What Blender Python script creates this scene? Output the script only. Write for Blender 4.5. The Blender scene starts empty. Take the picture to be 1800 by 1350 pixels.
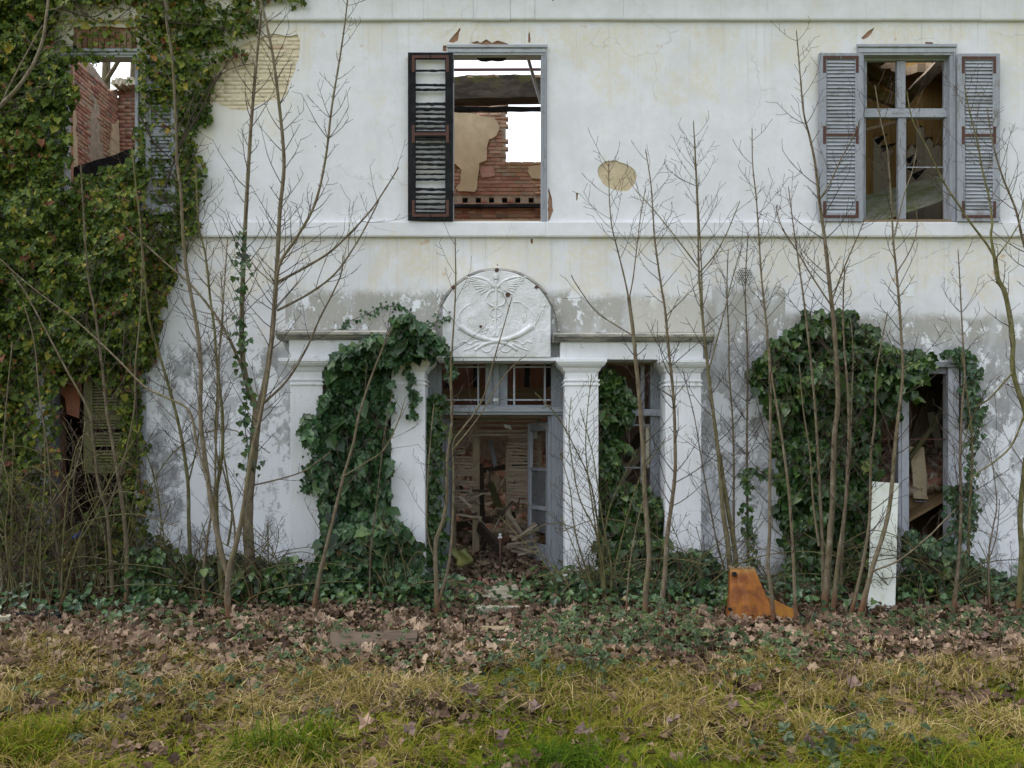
import bpy, math, random
import numpy as np
from mathutils import Vector, Matrix
from mathutils.geometry import delaunay_2d_cdt

random.seed(7)
rng = np.random.default_rng(7)
scene = bpy.context.scene
COL = scene.collection

# ------------------------------------------------------------------ camera
EYE, DIST, SC = 1.6, 11.0, 150.0          # eye height, metres to the facade, photo pixels per metre on the facade
cam_d = bpy.data.cameras.new('camera')
cam = bpy.data.objects.new('camera', cam_d)
COL.objects.link(cam)
cam.location = (0, -DIST, EYE)
cam.rotation_euler = (math.radians(90), 0, 0)
cam_d.sensor_width = 36.0
cam_d.lens = 36.0 * SC * DIST / 1800.0
cam_d.shift_y = 115.0 / 1800.0
cam_d.clip_start = 0.05
cam_d.clip_end = 2000
scene.camera = cam

# ------------------------------------------------------------------ overcast sky and sun
SUN_EL, SUN_AZ = math.radians(60), math.radians(283)    # azimuth measured clockwise from +Y
world = bpy.data.worlds.new('World')
scene.world = world
world.use_nodes = True
wn = world.node_tree
for n in list(wn.nodes):
    wn.nodes.remove(n)
wo = wn.nodes.new('ShaderNodeOutputWorld')
bg = wn.nodes.new('ShaderNodeBackground')
sky = wn.nodes.new('ShaderNodeTexSky')
sky.sky_type = 'NISHITA'
sky.sun_disc = False
sky.sun_elevation = SUN_EL
sky.sun_rotation = SUN_AZ
sky.air_density = 1.0
sky.dust_density = 3.0
sky.ozone_density = 1.0
hs = wn.nodes.new('ShaderNodeHueSaturation')
hs.inputs['Saturation'].default_value = 0.32
wn.links.new(sky.outputs[0], hs.inputs['Color'])
wn.links.new(hs.outputs[0], bg.inputs[0])
bg.inputs[1].default_value = 0.15
wn.links.new(bg.outputs[0], wo.inputs[0])

sl = bpy.data.lights.new('sun', 'SUN')
sun = bpy.data.objects.new('sun', sl)
COL.objects.link(sun)
sl.energy = 0.5
sl.angle = math.radians(60)
sl.color = (1.0, 0.985, 0.965)
sd = Vector((math.sin(SUN_AZ) * math.cos(SUN_EL), math.cos(SUN_AZ) * math.cos(SUN_EL), math.sin(SUN_EL)))
sun.rotation_euler = sd.to_track_quat('Z', 'Y').to_euler()

scene.view_settings.view_transform = 'Standard'
scene.view_settings.look = 'None'
scene.view_settings.exposure = 1.5
scene.view_settings.gamma = 1.0
scene.view_settings.use_curve_mapping = False
scene.cycles.use_denoising = True
scene.cycles.max_bounces = 6
scene.cycles.diffuse_bounces = 3
scene.cycles.transparent_max_bounces = 8


# ------------------------------------------------------------------ helpers
def W(px, py, Y=0.0):
    """photo pixel -> point on the plane at depth Y"""
    k = (DIST + Y) / (SC * DIST)
    return Vector(((px - 900) * k, Y, EYE - (py - 790) * k))


def XZ(px, py, Y=0.0):
    p = W(px, py, Y)
    return (p.x, p.z)


def smooth(a, b, t):
    t = np.clip((t - a) / (b - a), 0, 1)
    return t * t * (3 - 2 * t)


def gz(x, y):
    """height of the ground"""
    t = -np.asarray(y, dtype=float)
    x = np.asarray(x, dtype=float)
    z = 0.06 - 0.22 * smooth(0, 1.5, t) - 0.16 * smooth(1.5, 6, t)
    z = z + 0.035 * np.sin(x * 1.7 + 0.6 * y) * np.cos(y * 1.3 + 1.1) + 0.02 * np.sin(3.9 * x + 1.0) * np.sin(3.1 * y + x)
    z = z + 0.012 * np.sin(9.1 * x + 2 * y) * np.sin(7.7 * y)
    # spoil heaped against the left wall, and the trodden path to the door
    z = z + 0.22 * np.exp(-((x + 5.6) / 1.3) ** 2) * np.exp(-((t - 0.35) / 0.7) ** 2)
    z = z - 0.05 * np.exp(-((x + 0.25) / 0.45) ** 2) * smooth(0.6, 2, t)
    return z


def ground_at(px, py):
    """where the ray through a photo pixel meets the ground"""
    Y = -1.0
    for _ in range(40):
        p = W(px, py, Y)
        zg = float(gz(p.x, Y))
        d = (EYE - zg) / max((py - 790) / (SC * DIST), 1e-4)
        Y += 0.5 * (d - DIST - Y)
        Y = max(min(Y, 0.0), -9)
    p = W(px, py, Y)
    return Vector((p.x, Y, float(gz(p.x, Y))))


def tag(o, label=None, cat=None, group=None, kind=None):
    if label: o['label'] = label
    if cat: o['category'] = cat
    if group: o['group'] = group
    if kind: o['kind'] = kind
    return o


def empty(name, loc=(0, 0, 0), parent=None):
    o = bpy.data.objects.new(name, None)
    o.location = loc
    o.empty_display_size = 0.1
    COL.objects.link(o)
    if parent: o.parent = parent
    return o


def world_loc(o):
    v = Vector((0, 0, 0))
    while o:
        v = v + Vector(o.location)
        o = o.parent
    return v


def np_mesh(name, V, polys, mat, parent=None, smoothf=False, rnd=None):
    """V (N,3) world coordinates, polys a list of (M,k) index arrays; rnd: value per vertex"""
    V = np.asarray(V, dtype=np.float32)
    if parent is not None:
        V = V - np.array(world_loc(parent), dtype=np.float32)
    me = bpy.data.meshes.new(name)
    me.vertices.add(len(V))
    me.vertices.foreach_set('co', V.ravel())
    polys = [np.asarray(p, dtype=np.int32) for p in polys if len(p)]
    tot = np.concatenate([np.full(len(p), p.shape[1], dtype=np.int32) for p in polys])
    loops = np.concatenate([p.ravel() for p in polys])
    start = np.concatenate([[0], np.cumsum(tot)[:-1]]).astype(np.int32)
    me.loops.add(len(loops))
    me.loops.foreach_set('vertex_index', loops)
    me.polygons.add(len(tot))
    me.polygons.foreach_set('loop_start', start)
    me.polygons.foreach_set('loop_total', tot)
    if smoothf:
        me.polygons.foreach_set('use_smooth', np.ones(len(tot), dtype=bool))
    if rnd is not None:
        a = me.attributes.new('rnd', 'FLOAT', 'POINT')
        a.data.foreach_set('value', np.asarray(rnd, dtype=np.float32))
    me.update(calc_edges=True)
    if mat is not None: me.materials.append(mat)
    o = bpy.data.objects.new(name, me)
    COL.objects.link(o)
    if parent is not None: o.parent = parent
    return o


class MB:
    """collects shapes; build() links them as one mesh object"""
    def __init__(self):
        self.v = []
        self.f = []

    def add(self, vs, fs):
        n = len(self.v)
        self.v += [tuple(p) for p in vs]
        self.f += [tuple(i + n for i in f) for f in fs]
        return self

    def box(self, x0, x1, y0, y1, z0, z1):
        vs = [(x0, y0, z0), (x1, y0, z0), (x1, y1, z0), (x0, y1, z0), (x0, y0, z1), (x1, y0, z1), (x1, y1, z1), (x0, y1, z1)]
        return self.add(vs, [(0, 3, 2, 1), (4, 5, 6, 7), (0, 1, 5, 4), (1, 2, 6, 5), (2, 3, 7, 6), (3, 0, 4, 7)])

    def pbox(self, px0, px1, py0, py1, y0, y1):
        """box whose front face covers a pixel rectangle at depth y0"""
        a, b = W(px0, py1, y0), W(px1, py0, y0)
        return self.box(a.x, b.x, y0, y1, a.z, b.z)

    def beam(self, p0, p1, w, d, seg=1, jit=0.0, side=None, taper=1.0):
        """rectangular bar from p0 to p1; w along `side`, d along the third axis"""
        p0, p1 = Vector(p0), Vector(p1)
        t = (p1 - p0).normalized()
        s = Vector(side) if side is not None else (Vector((0, 0, 1)) if abs(t.z) < 0.8 else Vector((1, 0, 0)))
        s = (s - t * s.dot(t)).normalized()
        u = t.cross(s)
        vs, fs = [], []
        for i in range(seg + 1):
            k = i / seg
            c = p0.lerp(p1, k)
            q = 1 + (taper - 1) * k
            for a, b in ((-1, -1), (1, -1), (1, 1), (-1, 1)):
                j = 1 + random.uniform(-jit, jit)
                j2 = 1 + random.uniform(-jit, jit)
                vs.append(c + s * a * w * 0.5 * q * j + u * b * d * 0.5 * q * j2)
        for i in range(seg):
            for j in range(4):
                a, b = i * 4 + j, i * 4 + (j + 1) % 4
                fs.append((a, b, b + 4, a + 4))
        fs += [(3, 2, 1, 0), tuple(seg * 4 + j for j in range(4))]
        return self.add(vs, fs)

    def prism(self, poly, y0, y1, jit=0.0):
        """polygon of (x, z) extruded from y0 (front) to y1"""
        n = len(poly)
        vs = [(x, y0 + random.uniform(-jit, jit), z) for x, z in poly] + [(x, y1, z) for x, z in poly]
        fs = [tuple(range(n)), tuple(range(2 * n - 1, n - 1, -1))]
        for i in range(n):
            j = (i + 1) % n
            fs.append((i, i + n, j + n, j))
        return self.add(vs, fs)

    def profile(self, prof, x0, x1):
        """profile of (y, z) points swept along x with closed ends"""
        n = len(prof)
        vs = [(x0, y, z) for y, z in prof] + [(x1, y, z) for y, z in prof]
        fs = [tuple(range(n - 1, -1, -1)), tuple(range(n, 2 * n))]
        for i in range(n):
            j = (i + 1) % n
            fs.append((i, j, j + n, i + n))
        return self.add(vs, fs)

    def tube(self, pts, rad, sides=6, flat=1.0, cap=True):
        pts = [Vector(p) for p in pts]
        if not hasattr(rad, '__len__'): rad = [rad] * len(pts)
        vs, fs = [], []
        for i, p in enumerate(pts):
            t = (pts[min(i + 1, len(pts) - 1)] - pts[max(i - 1, 0)]).normalized()
            s = Vector((0, 1, 0)) if abs(t.y) < 0.9 else Vector((1, 0, 0))
            s = (s - t * s.dot(t)).normalized()
            u = t.cross(s)
            for k in range(sides):
                a = 2 * math.pi * k / sides
                vs.append(p + s * math.cos(a) * rad[i] * flat + u * math.sin(a) * rad[i])
        for i in range(len(pts) - 1):
            for k in range(sides):
                a, b = i * sides + k, i * sides + (k + 1) % sides
                fs.append((a, b, b + sides, a + sides))
        if cap:
            fs += [tuple(range(sides - 1, -1, -1)), tuple((len(pts) - 1) * sides + k for k in range(sides))]
        return self.add(vs, fs)

    def build(self, name, mat, parent=None, bevel=0.0, smoothf=False):
        me = bpy.data.meshes.new(name)
        off = world_loc(parent) if parent is not None else Vector((0, 0, 0))
        me.from_pydata([(x - off.x, y - off.y, z - off.z) for x, y, z in self.v], [], self.f)
        me.update()
        if smoothf:
            me.polygons.foreach_set('use_smooth', np.ones(len(me.polygons), dtype=bool))
        if mat is not None: me.materials.append(mat)
        o = bpy.data.objects.new(name, me)
        COL.objects.link(o)
        if parent is not None: o.parent = parent
        if bevel > 0:
            b = o.modifiers.new('bevel', 'BEVEL')
            b.width = bevel
            b.segments = 2
            b.limit_method = 'ANGLE'
        return o


class Tubes:
    """many tapered tubes collected as arrays"""
    def __init__(self):
        self.V, self.F, self.R, self.n = [], [], [], 0

    def add(self, pts, rad, sides=4, rnd=0.5):
        P = np.asarray(pts, dtype=float)
        R = np.asarray(rad, dtype=float)
        m = len(P)
        T = np.empty_like(P)
        T[1:-1] = P[2:] - P[:-2]
        T[0] = P[1] - P[0]
        T[-1] = P[-1] - P[-2]
        T /= np.linalg.norm(T, axis=1, keepdims=True) + 1e-9
        ref = np.array([0.13, 0.97, 0.2])
        if abs(T[0] @ ref) > 0.9: ref = np.array([0.97, 0.1, 0.2])
        S = ref - (T @ ref)[:, None] * T
        S /= np.linalg.norm(S, axis=1, keepdims=True) + 1e-9
        U = np.cross(T, S)
        a = np.arange(sides) * 2 * math.pi / sides
        ring = P[:, None, :] + R[:, None, None] * (np.cos(a)[None, :, None] * S[:, None, :] + np.sin(a)[None, :, None] * U[:, None, :])
        i = np.arange(m - 1)[:, None] * sides
        k = np.arange(sides)[None, :]
        k2 = (k + 1) % sides
        f = np.stack([i + k, i + k2, i + sides + k2, i + sides + k], axis=-1).reshape(-1, 4) + self.n
        self.V.append(ring.reshape(-1, 3))
        self.F.append(f)
        self.R.append(np.full(m * sides, rnd))
        self.n += m * sides

    def build(self, name, mat, parent=None):
        if not self.V: return None
        return np_mesh(name, np.concatenate(self.V), [np.concatenate(self.F)], mat, parent, True, np.concatenate(self.R))


def frames(nrm, tip):
    """rotation matrices whose columns are (side, tip, normal)"""
    n = nrm / (np.linalg.norm(nrm, axis=1, keepdims=True) + 1e-9)
    t = tip - np.sum(tip * n, axis=1, keepdims=True) * n
    t /= np.linalg.norm(t, axis=1, keepdims=True) + 1e-9
    b = np.cross(t, n)
    return np.stack([b, t, n], axis=-1)


def scatter(name, templ, P, R, S, rnd, mat, parent=None, smoothf=False):
    """one mesh of len(P) copies of the template (verts, polys)"""
    tv, tp = templ
    tv = np.asarray(tv, dtype=float)
    N, M = len(P), len(tv)
    V = np.einsum('nij,mj->nmi', R, tv) * np.asarray(S)[:, None, None] + P[:, None, :]
    polys = []
    by = {}
    for p in tp: by.setdefault(len(p), []).append(p)
    for k, lst in by.items():
        a = np.asarray(lst, dtype=np.int64)
        polys.append((a[None] + (np.arange(N) * M)[:, None, None]).reshape(-1, k))
    return np_mesh(name, V.reshape(-1, 3), polys, mat, parent, smoothf, np.repeat(rnd, M))


def templ_mesh(name, templ, mat):
    me = bpy.data.meshes.new(name)
    me.from_pydata([tuple(v) for v in templ[0]], [], [tuple(f) for f in templ[1]])
    me.materials.append(mat)
    me.update()
    return me


def inside(poly, X, Y):
    """vectorised point in polygon"""
    X, Y = np.asarray(X, dtype=float), np.asarray(Y, dtype=float)
    r = np.zeros(X.shape, dtype=bool)
    n = len(poly)
    for i in range(n):
        x0, y0 = poly[i]
        x1, y1 = poly[(i + 1) % n]
        if y0 == y1: continue
        c = ((y0 > Y) != (y1 > Y)) & (X < (x1 - x0) * (Y - y0) / (y1 - y0) + x0)
        r ^= c
    return r


def vnoise(x, y, seed=0):
    """cheap smooth 2-D noise in 0..1"""
    x, y = np.asarray(x, dtype=float), np.asarray(y, dtype=float)
    xi, yi = np.floor(x).astype(np.int64), np.floor(y).astype(np.int64)
    xf, yf = x - xi, y - yi
    def h(a, b):
        v = (a * 374761393 + b * 668265263 + seed * 982451653) & 0x7fffffff
        v = ((v ^ (v >> 13)) * 1274126177) & 0x7fffffff
        return (v ^ (v >> 16)) % 10007 / 10007.0
    u, v = xf * xf * (3 - 2 * xf), yf * yf * (3 - 2 * yf)
    return (h(xi, yi) * (1 - u) + h(xi + 1, yi) * u) * (1 - v) + (h(xi, yi + 1) * (1 - u) + h(xi + 1, yi + 1) * u) * v


def ragged(poly, step=0.05, amp=0.02, seed=0):
    """polygon with its edges broken into uneven short pieces"""
    r = random.Random(seed)
    out = []
    n = len(poly)
    for i in range(n):
        a, b = Vector(poly[i]), Vector(poly[(i + 1) % n])
        m = max(1, int((b - a).length / step))
        for k in range(m):
            p = a.lerp(b, k / m)
            out.append((p.x + r.uniform(-amp, amp), p.y + r.uniform(-amp, amp)))
    return out


def wall_sheet(name, outline, holes, y0, y1, mat, parent=None, to3d=None):
    """slab in the x-z plane with polygonal holes, front at y0, back at y1"""
    if to3d is None: to3d = lambda u, d, v: (u, d, v)
    loops = [outline] + holes
    pts, edges = [], []
    for lp in loops:
        n0 = len(pts)
        pts += [Vector((float(a), float(b))) for a, b in lp]
        edges += [(n0 + i, n0 + (i + 1) % len(lp)) for i in range(len(lp))]
    v2, e2, f2, *_ = delaunay_2d_cdt(pts, edges, [], 0, 1e-5)
    if not f2: return None
    cx = np.array([sum(v2[i].x for i in f) / len(f) for f in f2])
    cz = np.array([sum(v2[i].y for i in f) / len(f) for f in f2])
    keep = inside(outline, cx, cz)
    for h in holes: keep &= ~inside(h, cx, cz)
    n = len(v2)
    vs = [to3d(p.x, y0, p.y) for p in v2] + [to3d(p.x, y1, p.y) for p in v2]
    fs, cnt = [], {}
    for f, k in zip(f2, keep):
        if not k: continue
        fs.append(tuple(f))
        fs.append(tuple(i + n for i in reversed(f)))
        for i in range(len(f)):
            e = (f[i], f[(i + 1) % len(f)])
            if (e[1], e[0]) in cnt: del cnt[(e[1], e[0])]
            else: cnt[e] = 1
    for a, b in cnt: fs.append((b, a, a + n, b + n))
    m = MB()
    m.add(vs, fs)
    return m.build(name, mat, parent)

# ------------------------------------------------------------------ procedural materials
class G:
    def __init__(self, name, rough=0.85, spec=0.3):
        self.m = bpy.data.materials.new(name)
        self.m.use_nodes = True
        self.t = self.m.node_tree
        for n in list(self.t.nodes): self.t.nodes.remove(n)
        self.out = self.t.nodes.new('ShaderNodeOutputMaterial')
        self.b = self.t.nodes.new('ShaderNodeBsdfPrincipled')
        self.t.links.new(self.b.outputs[0], self.out.inputs[0])
        self.b.inputs['Roughness'].default_value = rough
        self.b.inputs['Specular IOR Level'].default_value = spec

    def put(self, sock, v):
        if isinstance(v, bpy.types.NodeSocket): self.t.links.new(v, sock)
        elif isinstance(v, (tuple, list)):
            sock.default_value = tuple(v) + (1.0,) if len(v) == 3 and sock.type == 'RGBA' else tuple(v)
        else: sock.default_value = v

    def n(self, typ, ins=None, out=0, **props):
        nd = self.t.nodes.new('ShaderNode' + typ)
        for k, v in props.items(): setattr(nd, k, v)
        for k, v in (ins or {}).items(): self.put(nd.inputs[k], v)
        return nd.outputs[out]

    def pos(self):
        return self.n('NewGeometry', out=0)

    def objc(self):
        return self.n('TexCoord', out=3)

    def sep(self, v):
        nd = self.t.nodes.new('ShaderNodeSeparateXYZ')
        self.put(nd.inputs[0], v)
        return nd.outputs

    def vmul(self, v, s):
        return self.n('VectorMath', {0: v, 1: s}, operation='MULTIPLY')

    def noise(self, v, scale, detail=4.0, rough=0.6, dist=0.0):
        return self.n('TexNoise', {'Vector': v, 'Scale': scale, 'Detail': detail, 'Roughness': rough, 'Distortion': dist})

    def math(self, op, a, b=0.0, c=None, clamp=False):
        ins = {0: a, 1: b}
        if c is not None: ins[2] = c
        return self.n('Math', ins, operation=op, use_clamp=clamp)

    def step(self, v, lo, hi):
        return self.n('MapRange', {0: v, 1: lo, 2: hi, 3: 0.0, 4: 1.0}, interpolation_type='SMOOTHSTEP')

    def mix(self, f, a, b, mode='MIX'):
        nd = self.t.nodes.new('ShaderNodeMix')
        nd.data_type = 'RGBA'
        nd.blend_type = mode
        self.put(nd.inputs[0], f)
        self.put(nd.inputs[6], a)
        self.put(nd.inputs[7], b)
        return nd.outputs[2]

    def ramp(self, f, stops, interp='LINEAR'):
        nd = self.t.nodes.new('ShaderNodeValToRGB')
        cr = nd.color_ramp
        cr.interpolation = interp
        while len(cr.elements) < len(stops): cr.elements.new(0.5)
        for e, (p, c) in zip(cr.elements, stops):
            e.position = p
            e.color = tuple(c) + (1.0,) if len(c) == 3 else c
        self.put(nd.inputs[0], f)
        return nd.outputs[0]

    def attr(self, name='rnd'):
        return self.n('Attribute', out=2, attribute_name=name)

    def orand(self):
        return self.n('ObjectInfo', out=5)

    def bump(self, h, strength=0.5, dist=0.01, prev=None):
        ins = {'Height': h, 'Strength': strength, 'Distance': dist}
        if prev is not None: ins['Normal'] = prev
        return self.n('Bump', ins)

    def done(self, col, normal=None, rough=None, **kw):
        self.put(self.b.inputs['Base Color'], col)
        if normal is not None: self.put(self.b.inputs['Normal'], normal)
        if rough is not None: self.put(self.b.inputs['Roughness'], rough)
        for k, v in kw.items(): self.put(self.b.inputs[k.replace('_', ' ')], v)
        return self.m


def facade_plaster():
    g = G('facade_plaster', 0.9, 0.2)
    p = g.pos()
    x, y, z = g.sep(p)
    n_big = g.noise(p, 0.55, 5, 0.6)
    n_mid = g.noise(p, 2.3, 6, 0.65)
    n_fine = g.noise(p, 16, 6, 0.7)
    n_streak = g.noise(g.vmul(p, (5.0, 1.0, 0.45)), 1.6, 5, 0.65)
    n_horiz = g.noise(g.vmul(p, (0.6, 1.0, 5.0)), 2.2, 5, 0.65)
    white = g.mix(g.step(n_mid, 0.35, 0.68), (0.735, 0.745, 0.78), (0.66, 0.668, 0.695))
    white = g.mix(g.math('MULTIPLY', g.step(g.noise(p, 7.0, 7, 0.75), 0.46, 0.68), 0.35), white, (0.60, 0.60, 0.585))
    white = g.mix(g.math('MULTIPLY', g.step(n_streak, 0.52, 0.8), 0.4), white, (0.57, 0.58, 0.59))
    # old ochre limewash showing through: strongest under the ledges and beside the windows
    led = g.ramp(g.math('DIVIDE', z, 10.0), [(0.0, (0.0,) * 3), (0.26, (0.25,) * 3), (0.33, (0.35,) * 3), (0.35, (0.75,) * 3), (0.405, (0.9,) * 3), (0.411, (0.1,) * 3), (0.47, (0.12,) * 3), (0.55, (0.32,) * 3), (0.60, (0.55,) * 3), (0.655, (1.0,) * 3), (0.66, (0.18,) * 3), (1.0, (0.2,) * 3)])
    n_och = g.noise(g.vmul(p, (1.0, 1.0, 0.75)), 1.2, 12, 0.74, 0.3)
    och = g.math('MULTIPLY', g.step(g.math('ADD', n_och, g.math('MULTIPLY', led, 0.17)), 0.57, 0.69), 1.0)
    och = g.math('MULTIPLY', och, g.step(n_fine, 0.28, 0.6))
    och_col = g.mix(g.step(n_big, 0.4, 0.65), (0.69, 0.63, 0.48), (0.66, 0.57, 0.38))
    base = g.mix(g.math('MULTIPLY', och, 0.55), white, och_col)
    # left part of the upper wall is creamier
    lf = g.math('MULTIPLY', g.step(x, -2.2, -3.8), g.step(g.math('ADD', z, g.math('MULTIPLY', n_mid, 1.4)), 5.6, 6.6))
    base = g.mix(g.math('MULTIPLY', lf, 0.6), base, (0.68, 0.61, 0.46))
    # rusty spots under the string course
    ru = g.math('MULTIPLY', g.step(g.noise(p, 4.3, 3, 0.5), 0.66, 0.74), g.step(led, 0.5, 0.9))
    base = g.mix(g.math('MULTIPLY', ru, 0.7), base, (0.52, 0.33, 0.17))
    # lower zone: paint gone, grey cement render with flakes of paint
    zb = g.ramp(g.math('DIVIDE', g.math('ADD', x, 10.0), 20.0),
                [(0.0, (0.285,) * 3), (0.3655, (0.348,) * 3), (0.5345, (0.343,) * 3), (0.608, (0.338,) * 3), (0.6165, (0.352,) * 3), (0.6565, (0.32,) * 3)], 'CONSTANT')
    edge = g.math('ADD', g.math('SUBTRACT', g.math('MULTIPLY', zb, 10.0), z), g.math('ADD', g.math('MULTIPLY', g.math('SUBTRACT', n_fine, 0.5), 0.12), g.math('MULTIPLY', g.math('SUBTRACT', n_mid, 0.5), 0.22)))
    low = g.step(edge, -0.03, 0.10)
    grey = g.mix(g.step(n_mid, 0.32, 0.68), (0.31, 0.312, 0.318), (0.45, 0.453, 0.457))
    grey = g.mix(g.math('MULTIPLY', g.step(n_fine, 0.4, 0.65), 0.35), grey, (0.24, 0.24, 0.24))
    grey = g.mix(g.math('MULTIPLY', g.step(z, 2.75, 2.95), 0.7), grey, (0.40, 0.39, 0.345))
    flk = g.noise(g.vmul(p, (1.0, 1.0, 0.75)), 3.4, 14, 0.78, 0.15)
    lim = g.n('MapRange', {0: z, 1: 0.2, 2: 3.0, 3: 0.44, 4: 0.56})
    lim = g.math('SUBTRACT', lim, g.math('MULTIPLY', g.step(x, -2.4, -2.9), 0.035))
    flake = g.step(g.math('SUBTRACT', flk, lim), 0.0, 0.012)
    speck = g.math('MULTIPLY', g.step(g.noise(g.vmul(p, (1.3, 1, 0.8)), 13, 8, 0.75), 0.56, 0.585), g.step(g.noise(p, 1.3, 4, 0.6), 0.42, 0.6))
    flake = g.math('MAXIMUM', flake, g.math('MULTIPLY', speck, 0.8))
    flake2 = g.math('MULTIPLY', g.step(g.math('SUBTRACT', g.noise(g.vmul(p, (1.6, 1, 0.6)), 1.7, 7, 0.68), lim), -0.08, 0.06), 0.55)
    grey = g.mix(flake2, grey, (0.62, 0.64, 0.68))
    grey = g.mix(flake, grey, (0.76, 0.785, 0.82))
    # dark damp patch beside the left window
    dk = g.math('MULTIPLY', g.step(g.noise(p, 2.1, 7, 0.7), 0.48, 0.58), g.step(x, -3.1, -3.9))
    grey = g.mix(g.math('MULTIPLY', dk, 0.65), grey, (0.15, 0.152, 0.158))
    col = g.mix(low, base, grey)
    # cream block right above the portico cornice
    blk = g.math('MULTIPLY', g.math('MULTIPLY', g.step(x, 1.36, 1.38), g.step(x, 2.235, 2.215)), g.math('MULTIPLY', g.step(z, 2.95, 2.97), g.step(g.math('ADD', z, g.math('MULTIPLY', n_mid, 0.3)), 3.56, 3.46)))
    col = g.mix(g.math('MULTIPLY', blk, 0.8), col, (0.56, 0.545, 0.49))
    # algae and splash dirt at the foot
    alg = g.math('MULTIPLY', g.step(g.math('ADD', z, g.math('MULTIPLY', n_mid, 0.7)), 0.75, 0.30), 0.75)
    col = g.mix(alg, col, (0.235, 0.235, 0.175))
    # pin holes
    pin = g.step(g.n('TexVoronoi', {'Vector': p, 'Scale': 3.1}), 0.035, 0.02)
    col = g.mix(pin, col, (0.14, 0.11, 0.09))
    col = g.mix(g.math('MULTIPLY', g.step(n_horiz, 0.58, 0.8), 0.18), col, (0.46, 0.45, 0.42))
    # hairline cracks and drip stains below the ledges
    wp = g.n('VectorMath', {0: p, 1: g.vmul(g.n('TexNoise', {'Vector': p, 'Scale': 3.0, 'Detail': 5.0}, out=1), (0.35, 0.35, 0.35))}, operation='ADD')
    cr = g.n('TexVoronoi', {'Vector': wp, 'Scale': 0.9}, feature='DISTANCE_TO_EDGE')
    ck = g.math('MULTIPLY', g.step(cr, 0.007, 0.002), g.step(g.noise(p, 0.9, 3, 0.5), 0.5, 0.58))
    col = g.mix(g.math('MULTIPLY', ck, 0.22), col, (0.20, 0.19, 0.175))
    dr = g.noise(g.vmul(p, (9.0, 1.0, 0.22)), 2.0, 5, 0.7)
    dz = g.ramp(g.math('DIVIDE', z, 10.0), [(0.0, (0.2,) * 3), (0.33, (0.3,) * 3), (0.405, (1.0,) * 3), (0.409, (0.0,) * 3), (0.47, (0.05,) * 3), (0.60, (0.35,) * 3), (0.658, (1.0,) * 3), (0.66, (0.4,) * 3), (1.0, (0.8,) * 3)])
    col = g.mix(g.math('MULTIPLY', g.math('MULTIPLY', g.step(dr, 0.52, 0.72), dz), 0.4), col, (0.36, 0.35, 0.31))
    nb = g.bump(n_fine, 0.22, 0.008)
    nb = g.bump(n_mid, 0.35, 0.02, nb)
    nb = g.bump(g.math('MULTIPLY', g.math('MAXIMUM', flake, g.math('SUBTRACT', 1.0, low)), 1.0), 0.5, 0.004, nb)
    return g.done(col, nb)


def simple(name, c1, c2, scale=6, rough=0.85, bump=0.3, bd=0.01, c3=None, stretch=(1, 1, 1), lo=0.35, hi=0.65, spec=0.3, detail=6):
    g = G(name, rough, spec)
    p = g.objc()
    q = g.vmul(p, stretch)
    a = g.noise(q, scale, detail, 0.65)
    col = g.mix(g.step(a, lo, hi), c1, c2)
    b = g.noise(q, scale * 4.1, 5, 0.65)
    if c3 is not None: col = g.mix(g.step(b, 0.55, 0.7), col, c3)
    return g.done(col, g.bump(b, bump, bd))


def wood(name, c1, c2, c3, axis='z', scale=1.0, rough=0.85, bump=0.5, peel=None, moss=0.0):
    """grain runs along the axis; c3 shows in the cracks, peel = bare-wood colour where paint has gone"""
    g = G(name, rough, 0.25)
    p = g.pos()
    s = {'x': (0.08, 1, 1), 'y': (1, 0.08, 1), 'z': (1, 1, 0.08)}[axis]
    r = g.orand()
    off = g.n('CombineXYZ', {0: g.math('MULTIPLY', r, 37.0), 1: g.math('MULTIPLY', r, 11.0), 2: g.math('MULTIPLY', r, 23.0)})
    q = g.n('VectorMath', {0: g.vmul(p, s), 1: off}, operation='ADD')
    gr = g.noise(q, 42 * scale, 7, 0.7, 0.2)
    big = g.noise(p, 5 * scale, 4, 0.6)
    col = g.mix(g.step(gr, 0.32, 0.66), c1, c2)
    col = g.mix(g.math('MULTIPLY', g.step(big, 0.45, 0.7), 0.5), col, c2)
    col = g.mix(g.math('MULTIPLY', g.step(gr, 0.40, 0.30), 0.85), col, c3)
    if peel is not None:
        pl = g.step(g.math('ADD', g.math('MULTIPLY', gr, 0.6), g.math('MULTIPLY', g.noise(p, 3.2, 5, 0.7), 0.5)), 0.585, 0.64)
        col = g.mix(g.math('MULTIPLY', pl, 0.8), col, peel)
    if moss:
        mo = g.step(g.noise(p, 6.0, 5, 0.7), 0.62 - moss * 0.3, 0.72 - moss * 0.3)
        nz = g.sep(g.n('NewGeometry', out=1))[2]
        mo = g.math('MULTIPLY', mo, g.step(nz, -0.4 + 0.4 * (1 - moss), 0.7))
        col = g.mix(mo, col, (0.10, 0.115, 0.03))
    hv = g.math('MULTIPLY_ADD', r, 0.35, 0.82)
    col = g.mix(1.0, col, g.n('CombineColor', {0: hv, 1: hv, 2: hv}), 'MULTIPLY')
    return g.done(col, g.bump(gr, bump, 0.006))


def charred():
    g = G('charred_timber', 0.85, 0.2)
    p = g.pos()
    v = g.n('TexVoronoi', {'Vector': g.vmul(p, (1.0, 1.0, 1.0)), 'Scale': 42.0}, feature='DISTANCE_TO_EDGE')
    n = g.noise(p, 9, 6, 0.7)
    col = g.mix(g.step(n, 0.4, 0.7), (0.009, 0.009, 0.010), (0.024, 0.025, 0.029))
    col = g.mix(g.step(v, 0.05, 0.0), col, (0.006, 0.006, 0.006))
    return g.done(col, g.bump(g.math('MINIMUM', v, 0.2), 0.8, 0.02))


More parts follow.
